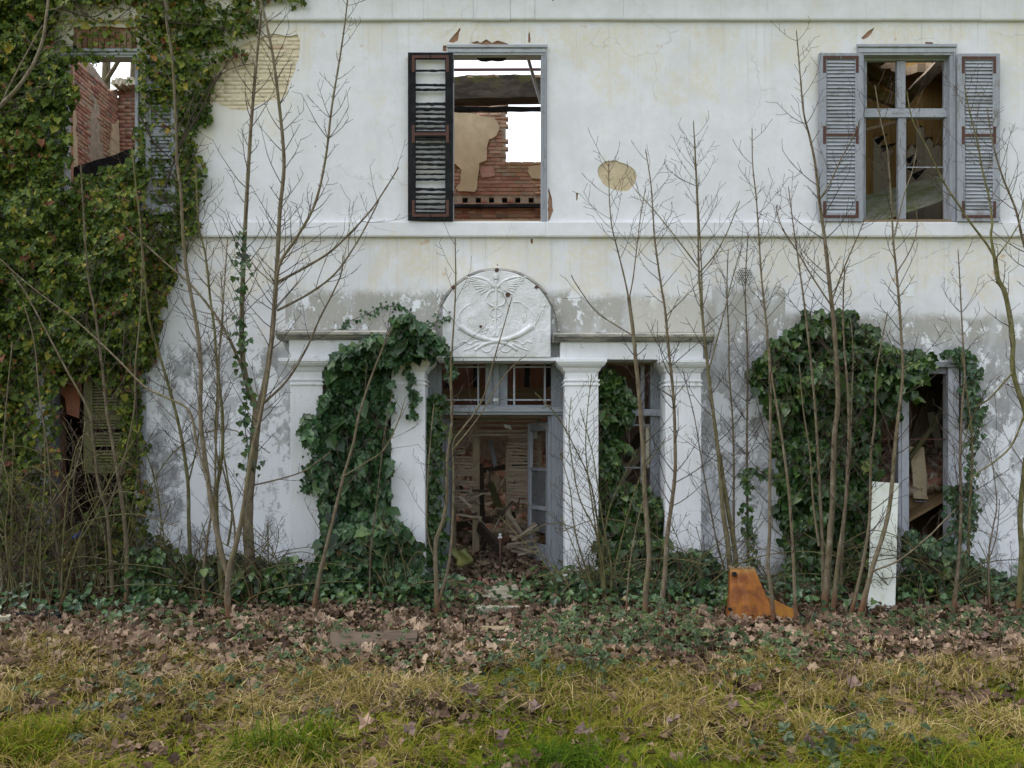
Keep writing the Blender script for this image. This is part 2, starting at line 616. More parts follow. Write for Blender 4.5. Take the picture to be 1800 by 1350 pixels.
def mossy_beam():
    g = G('mossy_charred_beam', 0.85, 0.25)
    p = g.pos()
    n = g.noise(g.vmul(p, (0.3, 1, 1)), 9, 6, 0.7)
    nz = g.sep(g.n('NewGeometry', out=1))[2]
    z = g.sep(g.objc())[2]
    col = g.mix(g.step(n, 0.4, 0.66), (0.03, 0.026, 0.02), (0.075, 0.065, 0.048))
    m = g.math('ADD', g.math('MULTIPLY', nz, 0.35), g.math('MULTIPLY', g.noise(p, 4.0, 6, 0.7), 1.0))
    m = g.math('ADD', m, g.math('MULTIPLY', z, 0.6))
    col = g.mix(g.math('MULTIPLY', g.step(m, 0.58, 0.72), 0.85), col, (0.07, 0.072, 0.02))
    return g.done(col, g.bump(n, 0.8, 0.02))


def brick_mat(name='brick', attr=False, buff=False):
    g = G(name, 0.92, 0.2)
    p = g.pos()
    r = g.attr() if attr else g.orand()
    n = g.noise(p, 24, 6, 0.7)
    big = g.noise(p, 1.7, 5, 0.6)
    if buff:
        col = g.ramp(r, [(0.0, (0.64, 0.56, 0.40)), (0.6, (0.67, 0.59, 0.43)), (0.992, (0.64, 0.56, 0.40)), (1.0, (0.40, 0.19, 0.12))])
    else:
        col = g.ramp(r, [(0.0, (0.16, 0.065, 0.045)), (0.3, (0.26, 0.11, 0.075)), (0.5, (0.32, 0.16, 0.105)), (0.65, (0.27, 0.125, 0.10)), (0.8, (0.37, 0.24, 0.165)), (0.92, (0.30, 0.22, 0.16)), (1.0, (0.12, 0.09, 0.08))])
        col = g.mix(g.math('MULTIPLY', g.step(big, 0.42, 0.62), 0.7), col, (0.33, 0.21, 0.13))
        x, y, z = g.sep(p)
        gm = g.math('MULTIPLY', g.step(g.noise(p, 2.1, 5, 0.65), 0.45, 0.62), g.step(x, -0.4, 0.2))
        gm = g.math('MULTIPLY', gm, g.step(z, 5.6, 6.1))
        col = g.mix(g.math('MULTIPLY', gm, 0.7), col, (0.16, 0.15, 0.05))
    col = g.mix(g.math('MULTIPLY', g.step(n, 0.42, 0.75), 0.35), col, (0.46, 0.36, 0.29) if not buff else (0.66, 0.57, 0.40))
    return g.done(col, g.bump(n, 0.6, 0.008))


def leaf_mat(name, stops, rough=0.45, spec=0.4, trans=0.25, vein=True):
    g = G(name, rough, spec)
    r = g.attr()
    p = g.pos()
    col = g.ramp(r, stops)
    n = g.noise(p, 30, 3, 0.6)
    col = g.mix(g.math('MULTIPLY', g.step(n, 0.35, 0.7), 0.35), col, g.mix(0.5, col, (0.02, 0.03, 0.01)))
    g.put(g.b.inputs['Base Color'], col)
    t = g.n('BsdfTranslucent', {0: g.mix(1.0, col, (1.0, 1.15, 0.5), 'MULTIPLY')})
    mx = g.n('MixShader', {0: trans, 1: g.b.outputs[0], 2: t})
    g.t.links.new(mx, g.out.inputs[0])
    return g.m


def leaf_obj_mat(name, stops, **k):
    """the same leaf for leaves that are objects of their own"""
    g = G(name, k.get('rough', 0.45), 0.4)
    r = g.orand()
    col = g.ramp(r, stops)
    n = g.noise(g.pos(), 30, 3, 0.6)
    col = g.mix(g.math('MULTIPLY', g.step(n, 0.35, 0.7), 0.35), col, g.mix(0.5, col, (0.02, 0.03, 0.01)))
    g.put(g.b.inputs['Base Color'], col)
    t = g.n('BsdfTranslucent', {0: g.mix(1.0, col, (1.0, 1.15, 0.5), 'MULTIPLY')})
    mx = g.n('MixShader', {0: k.get('trans', 0.25), 1: g.b.outputs[0], 2: t})
    g.t.links.new(mx, g.out.inputs[0])
    return g.m


def bark_mat():
    g = G('sapling_bark', 0.9, 0.2)
    p = g.pos()
    r = g.attr()
    n = g.noise(g.vmul(p, (1, 1, 0.35)), 26, 6, 0.7)
    big = g.noise(p, 3.1, 4, 0.6)
    z = g.sep(p)[2]
    col = g.ramp(r, [(0.0, (0.085, 0.062, 0.042)), (0.35, (0.108, 0.084, 0.054)), (0.6, (0.13, 0.105, 0.064)), (0.85, (0.11, 0.102, 0.036)), (1.0, (0.095, 0.092, 0.028))])
    col = g.mix(g.math('MULTIPLY', g.step(n, 0.4, 0.7), 0.5), col, (0.25, 0.22, 0.155))
    col = g.mix(g.math('MULTIPLY', g.step(g.noise(p, 11.0, 5, 0.7), 0.58, 0.66), 0.55), col, (0.27, 0.265, 0.20))
    col = g.mix(g.math('MULTIPLY', g.step(n, 0.46, 0.32), 0.7), col, (0.05, 0.038, 0.026))
    col = g.mix(g.math('MULTIPLY', g.step(big, 0.52, 0.68), 0.5), col, (0.115, 0.11, 0.038))
    red = g.step(g.math('ADD', z, g.math('MULTIPLY', big, 0.25)), 0.30, 0.05)
    col = g.mix(g.math('MULTIPLY', red, 0.8), col, (0.13, 0.055, 0.026))
    return g.done(col, g.bump(n, 0.6, 0.008))


def twig_mat():
    g = G('twig_bark', 0.8, 0.25)
    r = g.attr()
    col = g.ramp(r, [(0.0, (0.035, 0.023, 0.019)), (0.5, (0.06, 0.043, 0.031)), (0.8, (0.11, 0.083, 0.05)), (1.0, (0.18, 0.145, 0.085))])
    return g.done(col)


def ground_mat():
    g = G('ground_soil', 0.95, 0.15)
    p = g.pos()
    y = g.sep(p)[1]
    n = g.noise(p, 3.0, 7, 0.7)
    f = g.noise(p, 28, 6, 0.7)
    soil = g.mix(g.step(f, 0.35, 0.7), (0.03, 0.022, 0.014), (0.075, 0.054, 0.034))
    moss = g.mix(g.step(f, 0.35, 0.65), (0.05, 0.06, 0.006), (0.15, 0.165, 0.010))
    far = g.step(g.math('ADD', y, g.math('MULTIPLY', n, 1.6)), -1.4, -3.0)
    m = g.math('MULTIPLY', g.step(g.math('ADD', n, g.math('MULTIPLY', far, 0.22)), 0.52, 0.66), far)
    return g.done(g.mix(m, soil, moss), g.bump(f, 0.8, 0.02))


def orange_mat():
    g = G('orange_rusted_paint', 0.7, 0.3)
    p = g.objc()
    n = g.noise(p, 7, 7, 0.7)
    f = g.noise(p, 60, 4, 0.7)
    st = g.noise(g.vmul(p, (9, 9, 1.2)), 5, 6, 0.7)
    col = g.mix(g.step(n, 0.38, 0.60), (0.24, 0.085, 0.006), (0.125, 0.036, 0.007))
    col = g.mix(g.math('MULTIPLY', g.step(st, 0.48, 0.66), 0.6), col, (0.11, 0.035, 0.012))
    col = g.mix(g.math('MULTIPLY', g.step(f, 0.55, 0.72), 0.5), col, (0.10, 0.035, 0.015))
    z = g.sep(p)[2]
    top = g.step(g.math('ADD', z, g.math('MULTIPLY', n, 0.12)), 0.5, 0.58)
    col = g.mix(g.math('MULTIPLY', top, 0.6), col, (0.25, 0.17, 0.05))
    return g.done(col, g.bump(f, 0.25, 0.004), g.math('MULTIPLY_ADD', n, 0.4, 0.45))


M = {}
M['plaster'] = facade_plaster()
M['portico'] = simple('portico_whitewash', (0.79, 0.81, 0.84), (0.71, 0.73, 0.75), 2.2, 0.85, 0.3, 0.006, (0.70, 0.71, 0.71), (2.5, 2.5, 0.4))
def portico_mat():
    g = G('portico_whitewash', 0.85, 0.25)
    p = g.pos()
    z = g.sep(p)[2]
    a = g.noise(g.vmul(p, (1, 1, 0.6)), 2.4, 7, 0.7)
    st = g.noise(g.vmul(p, (9, 9, 0.35)), 2.2, 6, 0.7)
    f = g.noise(p, 22, 6, 0.7)
    col = g.mix(g.step(a, 0.35, 0.65), (0.79, 0.81, 0.84), (0.71, 0.73, 0.75))
    col = g.mix(g.math('MULTIPLY', g.step(st, 0.54, 0.74), 0.45), col, (0.46, 0.46, 0.44))
    col = g.mix(g.math('MULTIPLY', g.step(f, 0.56, 0.7), 0.3), col, (0.52, 0.51, 0.47))
    wear = g.math('MULTIPLY', g.step(g.noise(p, 5.5, 9, 0.75), 0.60, 0.63), 0.6)
    col = g.mix(wear, col, (0.47, 0.455, 0.41))
    foot = g.step(g.math('ADD', z, g.math('MULTIPLY', a, 0.9)), 0.95, 0.45)
    col = g.mix(g.math('MULTIPLY', foot, 0.6), col, (0.36, 0.36, 0.28))
    nb = g.bump(f, 0.3, 0.006)
    return g.done(col, g.bump(wear, 0.4, 0.004, nb))


M['portico'] = portico_mat()
M['orange2'] = simple('ochre_rusted_paint', (0.26, 0.115, 0.010), (0.18, 0.066, 0.009), 9.0, 0.75, 0.3, 0.004, (0.13, 0.055, 0.015))
M['portico_dirty'] = simple('weathered_cornice', (0.17, 0.17, 0.165), (0.48, 0.46, 0.40), 4.0, 0.9, 0.4, 0.008, (0.12, 0.12, 0.11), (0.5, 1, 2))
M['relief'] = simple('relief_whitewash', (0.76, 0.775, 0.80), (0.60, 0.605, 0.605), 4.0, 0.85, 1.0, 0.016, (0.54, 0.53, 0.48), detail=10)
M['undercoat'] = simple('sandy_undercoat', (0.56, 0.47, 0.32), (0.47, 0.39, 0.26), 7.0, 0.95, 0.5, 0.01, (0.36, 0.33, 0.27))
M['core'] = simple('rough_masonry', (0.42, 0.24, 0.16), (0.32, 0.17, 0.11), 9.0, 0.95, 0.7, 0.02, (0.36, 0.29, 0.21))
M['mortar'] = simple('lime_mortar', (0.34, 0.28, 0.21), (0.22, 0.18, 0.13), 12.0, 0.95, 0.6, 0.01)
M['plaster_tan'] = simple('tan_room_plaster', (0.46, 0.37, 0.24), (0.36, 0.29, 0.18), 3.0, 0.92, 0.3, 0.008, (0.40, 0.30, 0.18))
M['plaster_pink'] = simple('pink_room_plaster', (0.36, 0.20, 0.15), (0.28, 0.15, 0.11), 3.0, 0.92, 0.3, 0.008, (0.33, 0.25, 0.18))
M['paint_z'] = wood('grey_paint_upright', (0.28, 0.30, 0.34), (0.35, 0.37, 0.41), (0.13, 0.13, 0.14), 'z', 1.0, 0.75, 0.5, (0.20, 0.19, 0.18))
M['paint_x'] = wood('grey_paint_level', (0.28, 0.30, 0.34), (0.36, 0.38, 0.42), (0.13, 0.13, 0.14), 'x', 1.0, 0.75, 0.5, (0.19, 0.18, 0.17))
M['paint_dark_z'] = wood('slate_paint_upright', (0.18, 0.20, 0.225), (0.24, 0.26, 0.285), (0.06, 0.065, 0.07), 'z', 1.0, 0.75, 0.45, (0.13, 0.12, 0.10))
M['paint_dark_x'] = wood('slate_paint_level', (0.22, 0.24, 0.265), (0.29, 0.31, 0.34), (0.06, 0.065, 0.07), 'x', 1.0, 0.75, 0.45, (0.13, 0.12, 0.10))
M['paint_pale_z'] = wood('pale_paint_upright', (0.42, 0.44, 0.50), (0.50, 0.52, 0.57), (0.20, 0.20, 0.21), 'z', 1.0, 0.75, 0.5, (0.24, 0.22, 0.20))
M['moss_wood'] = wood('green_mossed_wood', (0.065, 0.066, 0.03), (0.11, 0.105, 0.05), (0.025, 0.024, 0.015), 'x', 0.6, 0.9, 0.6, None, 0.5)
M['lath'] = wood('weathered_lath', (0.19, 0.155, 0.11), (0.29, 0.245, 0.185), (0.05, 0.038, 0.026), 'x', 1.0, 0.9, 0.5, None, 0.12)
M['old_wood'] = wood('old_brown_wood', (0.20, 0.15, 0.095), (0.30, 0.23, 0.15), (0.06, 0.045, 0.03), 'x', 0.7, 0.9, 0.6, None, 0.25)
M['old_wood_z'] = wood('old_brown_upright_wood', (0.19, 0.15, 0.10), (0.28, 0.23, 0.15), (0.06, 0.045, 0.03), 'z', 0.7, 0.9, 0.6, None, 0.2)
M['board_yellow'] = wood('yellowed_boarding', (0.36, 0.22, 0.07), (0.46, 0.30, 0.11), (0.13, 0.075, 0.03), 'z', 0.6, 0.85, 0.4)
M['board_pale'] = wood('pale_papered_boarding', (0.58, 0.53, 0.41), (0.50, 0.46, 0.35), (0.32, 0.26, 0.18), 'z', 0.6, 0.9, 0.3)
M['buff_mortar'] = simple('buff_mortar', (0.65, 0.57, 0.41), (0.58, 0.50, 0.35), 9.0, 0.95, 0.6, 0.008)
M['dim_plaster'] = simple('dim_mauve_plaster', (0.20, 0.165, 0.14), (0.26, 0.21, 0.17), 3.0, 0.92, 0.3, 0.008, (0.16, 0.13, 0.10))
M['moss_board'] = simple('algae_covered_board', (0.36, 0.37, 0.30), (0.17, 0.20, 0.06), 5.0, 0.85, 0.3, 0.006, (0.30, 0.32, 0.27))
M['brown_board'] = simple('brown_board', (0.24, 0.165, 0.085), (0.18, 0.12, 0.06), 4.0, 0.85, 0.3, 0.006)
M['char'] = charred()
M['moss_beam'] = mossy_beam()
M['brick'] = brick_mat('brick')
M['brick_s'] = brick_mat('brick_joined', True)
M['brick_buff'] = brick_mat('buff_brick', True, True)
M['iron'] = simple('rusty_iron', (0.10, 0.045, 0.035), (0.075, 0.042, 0.036), 18.0, 0.85, 0.5, 0.003, (0.14, 0.06, 0.032))
M['dark_iron'] = simple('dark_iron', (0.03, 0.03, 0.032), (0.05, 0.046, 0.042), 18.0, 0.7, 0.3, 0.003)
M['vent'] = simple('cast_vent', (0.60, 0.61, 0.60), (0.48, 0.48, 0.45), 12.0, 0.7, 0.2, 0.003)
M['hole'] = simple('hole_shade', (0.012, 0.011, 0.01), (0.02, 0.018, 0.016), 12.0, 0.95, 0.2, 0.003)  # near-black colour standing for the shade inside holes
M['laminate'] = simple('white_laminate', (0.62, 0.65, 0.60), (0.55, 0.58, 0.50), 3.4, 0.45, 0.1, 0.002, (0.47, 0.49, 0.38), (1, 1, 0.6))
M['stone'] = simple('pale_stone', (0.46, 0.43, 0.34), (0.33, 0.30, 0.21), 7.0, 0.95, 0.6, 0.012, (0.20, 0.19, 0.12))
M['rubble'] = None
M['orange'] = orange_mat()
M['bark'] = bark_mat()
M['twig'] = twig_mat()
M['ground'] = ground_mat()
M['sack'] = simple('yellow_plastic_sack', (0.15, 0.15, 0.04), (0.10, 0.11, 0.035), 6.0, 0.5, 0.4, 0.01)
M['blue'] = simple('blue_plastic', (0.02, 0.06, 0.35), (0.02, 0.05, 0.28), 9.0, 0.35, 0.1, 0.002)
M['yellow_paint'] = simple('worn_yellow_paint', (0.42, 0.34, 0.05), (0.28, 0.22, 0.05), 9.0, 0.7, 0.3, 0.004, (0.12, 0.10, 0.05))
M['red_board'] = simple('red_brown_board', (0.36, 0.15, 0.085), (0.28, 0.10, 0.065), 6.0, 0.85, 0.3, 0.006, (0.20, 0.075, 0.05))


def rubble_mat():
    g = G('rubble', 0.95, 0.15)
    r = g.attr()
    n = g.noise(g.pos(), 20, 6, 0.7)
    col = g.ramp(r, [(0.0, (0.10, 0.075, 0.05)), (0.3, (0.20, 0.155, 0.10)), (0.55, (0.30, 0.25, 0.17)), (0.72, (0.30, 0.13, 0.09)), (0.85, (0.38, 0.20, 0.14)), (1.0, (0.46, 0.42, 0.34))])
    col = g.mix(g.math('MULTIPLY', g.step(n, 0.42, 0.65), 0.5), col, (0.10, 0.085, 0.05))
    return g.done(col, g.bump(n, 0.7, 0.01))


M['rubble'] = rubble_mat()
# foliage palettes
IVY_L = [(0.0, (0.022, 0.050, 0.008)), (0.3, (0.056, 0.100, 0.014)), (0.58, (0.108, 0.158, 0.020)), (0.8, (0.185, 0.215, 0.028)), (0.94, (0.32, 0.25, 0.035)), (0.985, (0.30, 0.15, 0.04)), (1.0, (0.22, 0.08, 0.04))]
IVY_C = [(0.0, (0.014, 0.034, 0.013)), (0.3, (0.036, 0.088, 0.034)), (0.65, (0.078, 0.16, 0.062)), (0.93, (0.15, 0.23, 0.09)), (0.98, (0.13, 0.16, 0.04)), (1.0, (0.22, 0.12, 0.04))]
IVY_R = [(0.0, (0.012, 0.030, 0.009)), (0.3, (0.032, 0.074, 0.02)), (0.65, (0.07, 0.138, 0.036)), (0.94, (0.14, 0.20, 0.042)), (1.0, (0.17, 0.19, 0.04))]
M['ivy_l'] = leaf_mat('ivy_leaf_yellowing', IVY_L, 0.55, 0.22)
M['ivy_c'] = leaf_mat('ivy_leaf_dark', IVY_C, 0.32, 0.5)
M['ivy_r'] = leaf_mat('ivy_leaf_green', IVY_R, 0.34, 0.5)
M['ivy_l_o'] = leaf_obj_mat('ivy_leaf_yellowing_single', IVY_L, rough=0.5)
M['ivy_c_o'] = leaf_obj_mat('ivy_leaf_dark_single', IVY_C, rough=0.4)
M['ivy_r_o'] = leaf_obj_mat('ivy_leaf_green_single', IVY_R, rough=0.42)
DEAD = [(0.0, (0.045, 0.028, 0.022)), (0.25, (0.10, 0.062, 0.045)), (0.5, (0.18, 0.122, 0.085)), (0.8, (0.31, 0.225, 0.16)), (1.0, (0.45, 0.345, 0.25))]
M['dead'] = leaf_mat('dead_leaf', DEAD, 0.9, 0.08, 0.1)
M['dead_o'] = leaf_obj_mat('dead_leaf_single', [(0.0, (0.11, 0.07, 0.065)), (0.5, (0.17, 0.115, 0.10)), (1.0, (0.30, 0.20, 0.14))], rough=0.8, trans=0.08)
M['grass'] = leaf_mat('grass_blade', [(0.0, (0.035, 0.075, 0.006)), (0.25, (0.085, 0.13, 0.008)), (0.45, (0.165, 0.17, 0.012)), (0.6, (0.19, 0.145, 0.035)), (0.8, (0.27, 0.20, 0.08)), (1.0, (0.47, 0.37, 0.19))], 0.9, 0.06, 0.25)
M['bramble'] = leaf_mat('bramble_leaf', [(0.0, (0.018, 0.036, 0.010)), (0.6, (0.042, 0.074, 0.018)), (0.85, (0.07, 0.105, 0.028)), (1.0, (0.13, 0.16, 0.035))], 0.5)


def glass_mat():
    g = G('dusty_pane', 0.25, 0.5)
    n = g.noise(g.pos(), 5, 6, 0.7)
    f = g.math('MULTIPLY_ADD', g.step(n, 0.3, 0.7), 0.25, 0.5)
    g.put(g.b.inputs['Base Color'], (0.16, 0.17, 0.185))
    tr = g.n('BsdfTransparent', {0: (0.85, 0.87, 0.88)})
    g.t.links.new(g.n('MixShader', {0: f, 1: tr, 2: g.b.outputs[0]}), g.out.inputs[0])
    return g.m


M['glass'] = glass_mat()

# ------------------------------------------------------------------ the ground: one sheet to the horizon
def axis(fine0, fine1, step, far):
    a = list(np.arange(fine0, fine1 + 1e-6, step))
    lo, hi, d = [], [], step
    p, q = fine0, fine1
    while q < far:
        d *= 1.45
        p -= d
        q += d
        lo.append(p)
        hi.append(q)
    return np.array(lo[::-1] + a + hi)


gx, gy = axis(-9, 9, 0.12, 400), axis(-10, 0.6, 0.1, 400)
GX, GY = np.meshgrid(gx, gy)
GZ = gz(GX, np.clip(GY, -10, 0.0)) + 0.03 * (vnoise(GX * 6, GY * 6, 3) - 0.5)
GZ = np.where(GY > 0.35, 0.02, GZ)
nx, ny = len(gx), len(gy)
ii = (np.arange(ny - 1)[:, None] * nx + np.arange(nx - 1)[None, :]).ravel()
tag(np_mesh('ground', np.stack([GX, GY, GZ], -1).reshape(-1, 3), [np.stack([ii, ii + 1, ii + nx + 1, ii + nx], -1)], M['ground'], None, True), kind='structure')

# ------------------------------------------------------------------ the house
house = empty('derelict_house')
tag(house, 'derelict white plastered mansion front with burnt-out windows and pillared doorway', 'house')
X0, X1, ZT = -9.6, 9.6, 7.35


def prect(px0, px1, py0, py1, Y=0.0):
    a, b = W(px0, py1, Y), W(px1, py0, Y)
    return [(a.x, a.z), (b.x, a.z), (b.x, b.z), (a.x, b.z)]


def ppoly(pts, Y=0.0):
    return [XZ(a, b, Y) for a, b in pts]


OPEN = dict(
    ul=prect(110, 241, 92, 372), uc=prect(795, 955, 92, 389), ur=prect(1514, 1676, 92, 387),
    bl=prect(566, 690, 631, 1030), bc=prect(749, 992, 631, 1030), br=prect(1053, 1170, 631, 1030),
    ll=prect(88, 238, 645, 985), lr=prect(1508, 1692, 642, 990))
# the middle bays are one wide opening in the wall; pillars stand in it
OPENS = list(OPEN.values())
buff = ragged(ppoly([(372, 95), (400, 88), (437, 75), (470, 60), (523, 62), (527, 72), (524, 105), (508, 150), (505, 165), (495, 175), (470, 178), (425, 195), (405, 192), (380, 180), (360, 185), (365, 130)]), 0.06, 0.012, 2)
egg = ragged([(W(1085, 309).x + 0.225 * math.cos(a) * (1 + 0.05 * math.sin(3 * a)), W(1085, 309).z + 0.178 * math.sin(a) * (1 + 0.06 * math.cos(2 * a + 1)) - 0.03 * math.cos(a)) for a in np.linspace(0, 2 * math.pi, 40, endpoint=False)], 0.03, 0.005, 33)
chips = [ragged(ppoly(q), 0.04, 0.006, i) for i, q in enumerate([
    [(790, 70), (808, 49), (809, 52), (804, 72), (797, 76), (789, 74)], [(828, 76), (838, 71), (845, 75), (856, 68), (864, 75), (874, 70), (885, 74), (895, 78), (860, 79)], [(929, 56), (932, 58), (932, 75), (928, 74)],
    [(779, 80), (785, 80), (785, 90), (779, 90)], [(1514, 66), (1526, 55), (1537, 48), (1532, 58), (1524, 68), (1517, 70)], [(1626, 74), (1640, 75), (1641, 80), (1626, 80)],
    [(964, 330), (970, 345), (972, 370), (967, 386), (963, 388)], [(788, 540), (792, 538), (793, 543), (789, 545)], [(1013, 340), (1017, 339), (1016, 350), (1012, 352)],
    [(932, 421), (937, 420), (938, 427), (933, 428)], [(1170, 398), (1200, 390), (1202, 392), (1172, 401)]])]
LINT = ragged(prect(128, 240, 47, 86), 0.06, 0.012, 21)      # plaster lost over the left upper window: brick lintel shows
outline = [(X0, -0.4), (X1, -0.4), (X1, ZT), (X0, ZT)]
wall_sheet('wall', outline, OPENS + [buff, egg, LINT] + chips, 0.0, 0.022, M['plaster'], house)
CORE = [[(a[0] - .06, a[1] - .02), (b[0] + .06, b[1] - .02), (c[0] + .06, c[1] + .30), (d[0] - .06, d[1] + .30)] if k in ('ul', 'uc', 'ur') else [a, b, c, d] for k, (a, b, c, d) in OPEN.items()]
wall_sheet('wall_core', outline, OPENS + [LINT], 0.024, 0.12, M['core'], house)
wall_sheet('wall_core', outline, CORE, 0.122, 0.40, M['core'], house)
# what shows where plaster has fallen
m = MB()
m.prism([(W(1085, 309).x + 0.27 * math.cos(a), W(1085, 309).z + 0.22 * math.sin(a)) for a in np.linspace(0, 2 * math.pi, 24, endpoint=False)], 0.011, 0.03)
m.build('plaster_patch', M['undercoat'], house)


# bricks ---------------------------------------------------------------
def brick_templ(seed):
    r = random.Random(seed)
    b = 0.07
    vs = []
    for sx in (-1, 1):
        for sz in (-1, 1):
            for k, (dx, dz) in enumerate(((0, 0),)):
                vs.append((sx * 0.5 + r.uniform(-.02, .02), 0.5, sz * 0.5))
                vs.append((sx * 0.485 + r.uniform(-.015, .015), -0.5, sz * 0.455 + r.uniform(-.03, .03)))
    # order: (-,-)back,front (-,+) (+,-) (+,+)
    f = [(1, 5, 7, 3), (0, 1, 3, 2), (4, 6, 7, 5), (2, 3, 7, 6), (0, 4, 5, 1)]
    return vs, f


BT = [brick_templ(i) for i in range(4)]
BMESH = [templ_mesh('brick', t, M['brick']) for t in BT]


def brick_rows(u0, u1, v0, v1, L=0.205, H=0.052, j=0.010):
    out = []
    v, row = v0, 0
    while v < v1:
        u = u0 - (0.5 * (L + j) if row % 2 else 0)
        while u < u1:
            l = L if row % 3 else L * 0.5 if random.random() < 0.8 else L
            out.append((u + l / 2, v + H / 2, l, H))
            u += l + j
        v += H + j
        row += 1
    return out


def lay_bricks(parent, cells, place, single, mat=None, name='brickwork', depth=0.1):
    """cells (u, v, l, h); place(u, v) -> (point, axis along u); the first `single` are objects, the rest joined"""
    Ps, Rs, Ss, rs = [], [], [], []
    V, F, RN, n = [], {4: []}, [], 0
    for k, (u, v, l, h) in enumerate(cells):
        p, ax = place(u, v)
        ax = Vector(ax)
        nrm = Vector((0, 0, 1)).cross(ax)           # into the wall
        p = Vector(p) + nrm * (random.uniform(-0.003, 0.006) if mat is None else random.uniform(-0.001, 0.002))
        R = Matrix((ax, nrm, Vector((0, 0, 1)))).transposed()
        if k < single:
            o = bpy.data.objects.new('brick', random.choice(BMESH))
            o.matrix_world = Matrix.Translation(p + nrm * depth / 2 - world_loc(parent)) @ R.to_4x4() @ Matrix.Diagonal((l, depth, h, 1))
            COL.objects.link(o)
            o.parent = parent
        else:
            t = random.choice(BT)
            tv = np.array(t[0]) * (l, depth, h)
            V.append(tv @ np.array(R.transposed()) + np.array(p + nrm * depth / 2))
            F[4] += [tuple(i + n for i in f) for f in t[1]]
            RN += [random.random()] * len(tv)
            n += len(tv)
    if V:
        tag(np_mesh(name, np.concatenate(V), [np.array(F[4])], mat or M['brick_s'], parent, False, RN), kind='stuff')


# buff bricks in the bare patch: too fine to pick apart
bc = [c for c in brick_rows(-4.0, -2.3, 5.4, 6.6, 0.2, 0.042, 0.005) if inside([(p[0], p[1]) for p in buff], c[0], c[1]) or True]
bc = [c for c in bc if -3.75 < c[0] < -2.35 and 5.5 < c[1] < 6.5]
for c in list(bc): pass
lay_bricks(house, bc, lambda u, v: ((u, 0.0145, v), (1, 0, 0)), 0, M['brick_buff'], 'buff_brickwork', 0.05)
MB().box(-3.72, -2.35, 0.0157, 0.0235, 5.5, 6.52).build('mortar_patch', M['buff_mortar'], house)
# soldier-course lintel over the left upper window
lint = empty('brick_lintel', (0, 0, 0), house)
x = W(122, 80).x
cells = []
while x < W(243, 80).x:
    cells.append((x + 0.03, W(0, 68).z, 0.058, 0.215))
    x += 0.066
lay_bricks(lint, cells, lambda u, v: ((u, 0.03, v), (1, 0, 0)), 60, depth=0.12)
cells = [(W(122, 0).x + 0.11 + 0.232 * i, W(0, 50).z, 0.22, 0.06) for i in range(4)]
lay_bricks(lint, cells, lambda u, v: ((u, 0.03, v), (1, 0, 0)), 10, depth=0.12)
MB().pbox(112, 250, 42, 88, 0.07, 0.13).build('mortar_bed', M['mortar'], lint)

# frieze band at the top, of blocks
fx = [X0] + [W(p, 0).x for p in (-60, 100, 242, 545, 690, 745, 832, 897, 940, 1095, 1265, 1548, 1588, 1720, 1860)] + [X1]
for a, b in zip(fx[:-1], fx[1:]):
    zb = W(0, 38).z + random.uniform(-0.006, 0.006)
    yj = random.uniform(-0.004, 0.004)
    gp = random.choice((0.0006, 0.0006, 0.002))
    m = MB()
    m.profile([(-0.001, zb), (-0.045 + yj, zb + 0.004), (-0.052 + yj, zb + 0.02), (-0.052 + yj, ZT - 0.35), (-0.001, ZT - 0.35)], a + gp, b - gp)
    m.build('frieze_block', M['plaster'], house)
m = MB()
zc = ZT - 0.349
m.profile([(-0.001, zc), (-0.09, zc), (-0.12, zc + 0.08), (-0.26, zc + 0.12), (-0.30, zc + 0.2), (-0.30, zc + 0.24), (-0.001, zc + 0.30)], X0, X1)
m.build('eaves_cornice', M['plaster'], house)
# string course below the upper windows
sx = [X0] + [W(p, 0).x for p in (240, 788, 958, 1195, 1508, 1690)] + [X1]
for a, b in zip(sx[:-1], sx[1:]):
    z1, z0 = W(0, 391).z + random.uniform(-.004, .004), W(0, 418).z + random.uniform(-.004, .004)
    m = MB()
    m.profile([(-0.001, z0), (-0.05, z0 + 0.003), (-0.056, z0 + 0.02), (-0.056, z1 - 0.012), (-0.05, z1 - 0.004), (-0.001, z1 + 0.008)], a + 0.0008, b - 0.0008)
    m.build('string_course', M['plaster'], house)
for lohi, zz in (((X0, W(505, 0).x), 0.32), ((W(1237, 0).x, W(1505, 0).x), 0.32), ((W(1696, 0).x, X1), 0.16)):
    pass

# ------------------------------------------------------------------ windows
def architrave(win, px0, px1, py0, py1, mz, mx, w=9):
    """moulded timber surround, stepped: outer rim and inner face"""
    for a, b in ((px0 - w, px0), (px1, px1 + w)):
        m = MB()
        m.pbox(a, b, py0 - w, py1, -0.028, 0.12)
        s = 0 if a < px0 else 1
        m.pbox(a + (1 if s == 0 else w - 4), a + (4 if s == 0 else w - 1), py0 - w + 1, py1, -0.042, -0.0285)
        m.build('jamb', mz, win, 0.003)
    m = MB()
    m.pbox(px0 - w, px1 + w, py0 - w - 7, py0 - 0.5, -0.034, 0.12)
    m.pbox(px0 - w - 2, px1 + w + 2, py0 - w - 9, py0 - w - 4, -0.055, -0.0345)
    m.pbox(px0 - w + 1, px1 + w - 1, py0 - w - 1, py0 - 5, -0.046, -0.0345)
    m.build('head', mx, win, 0.003)


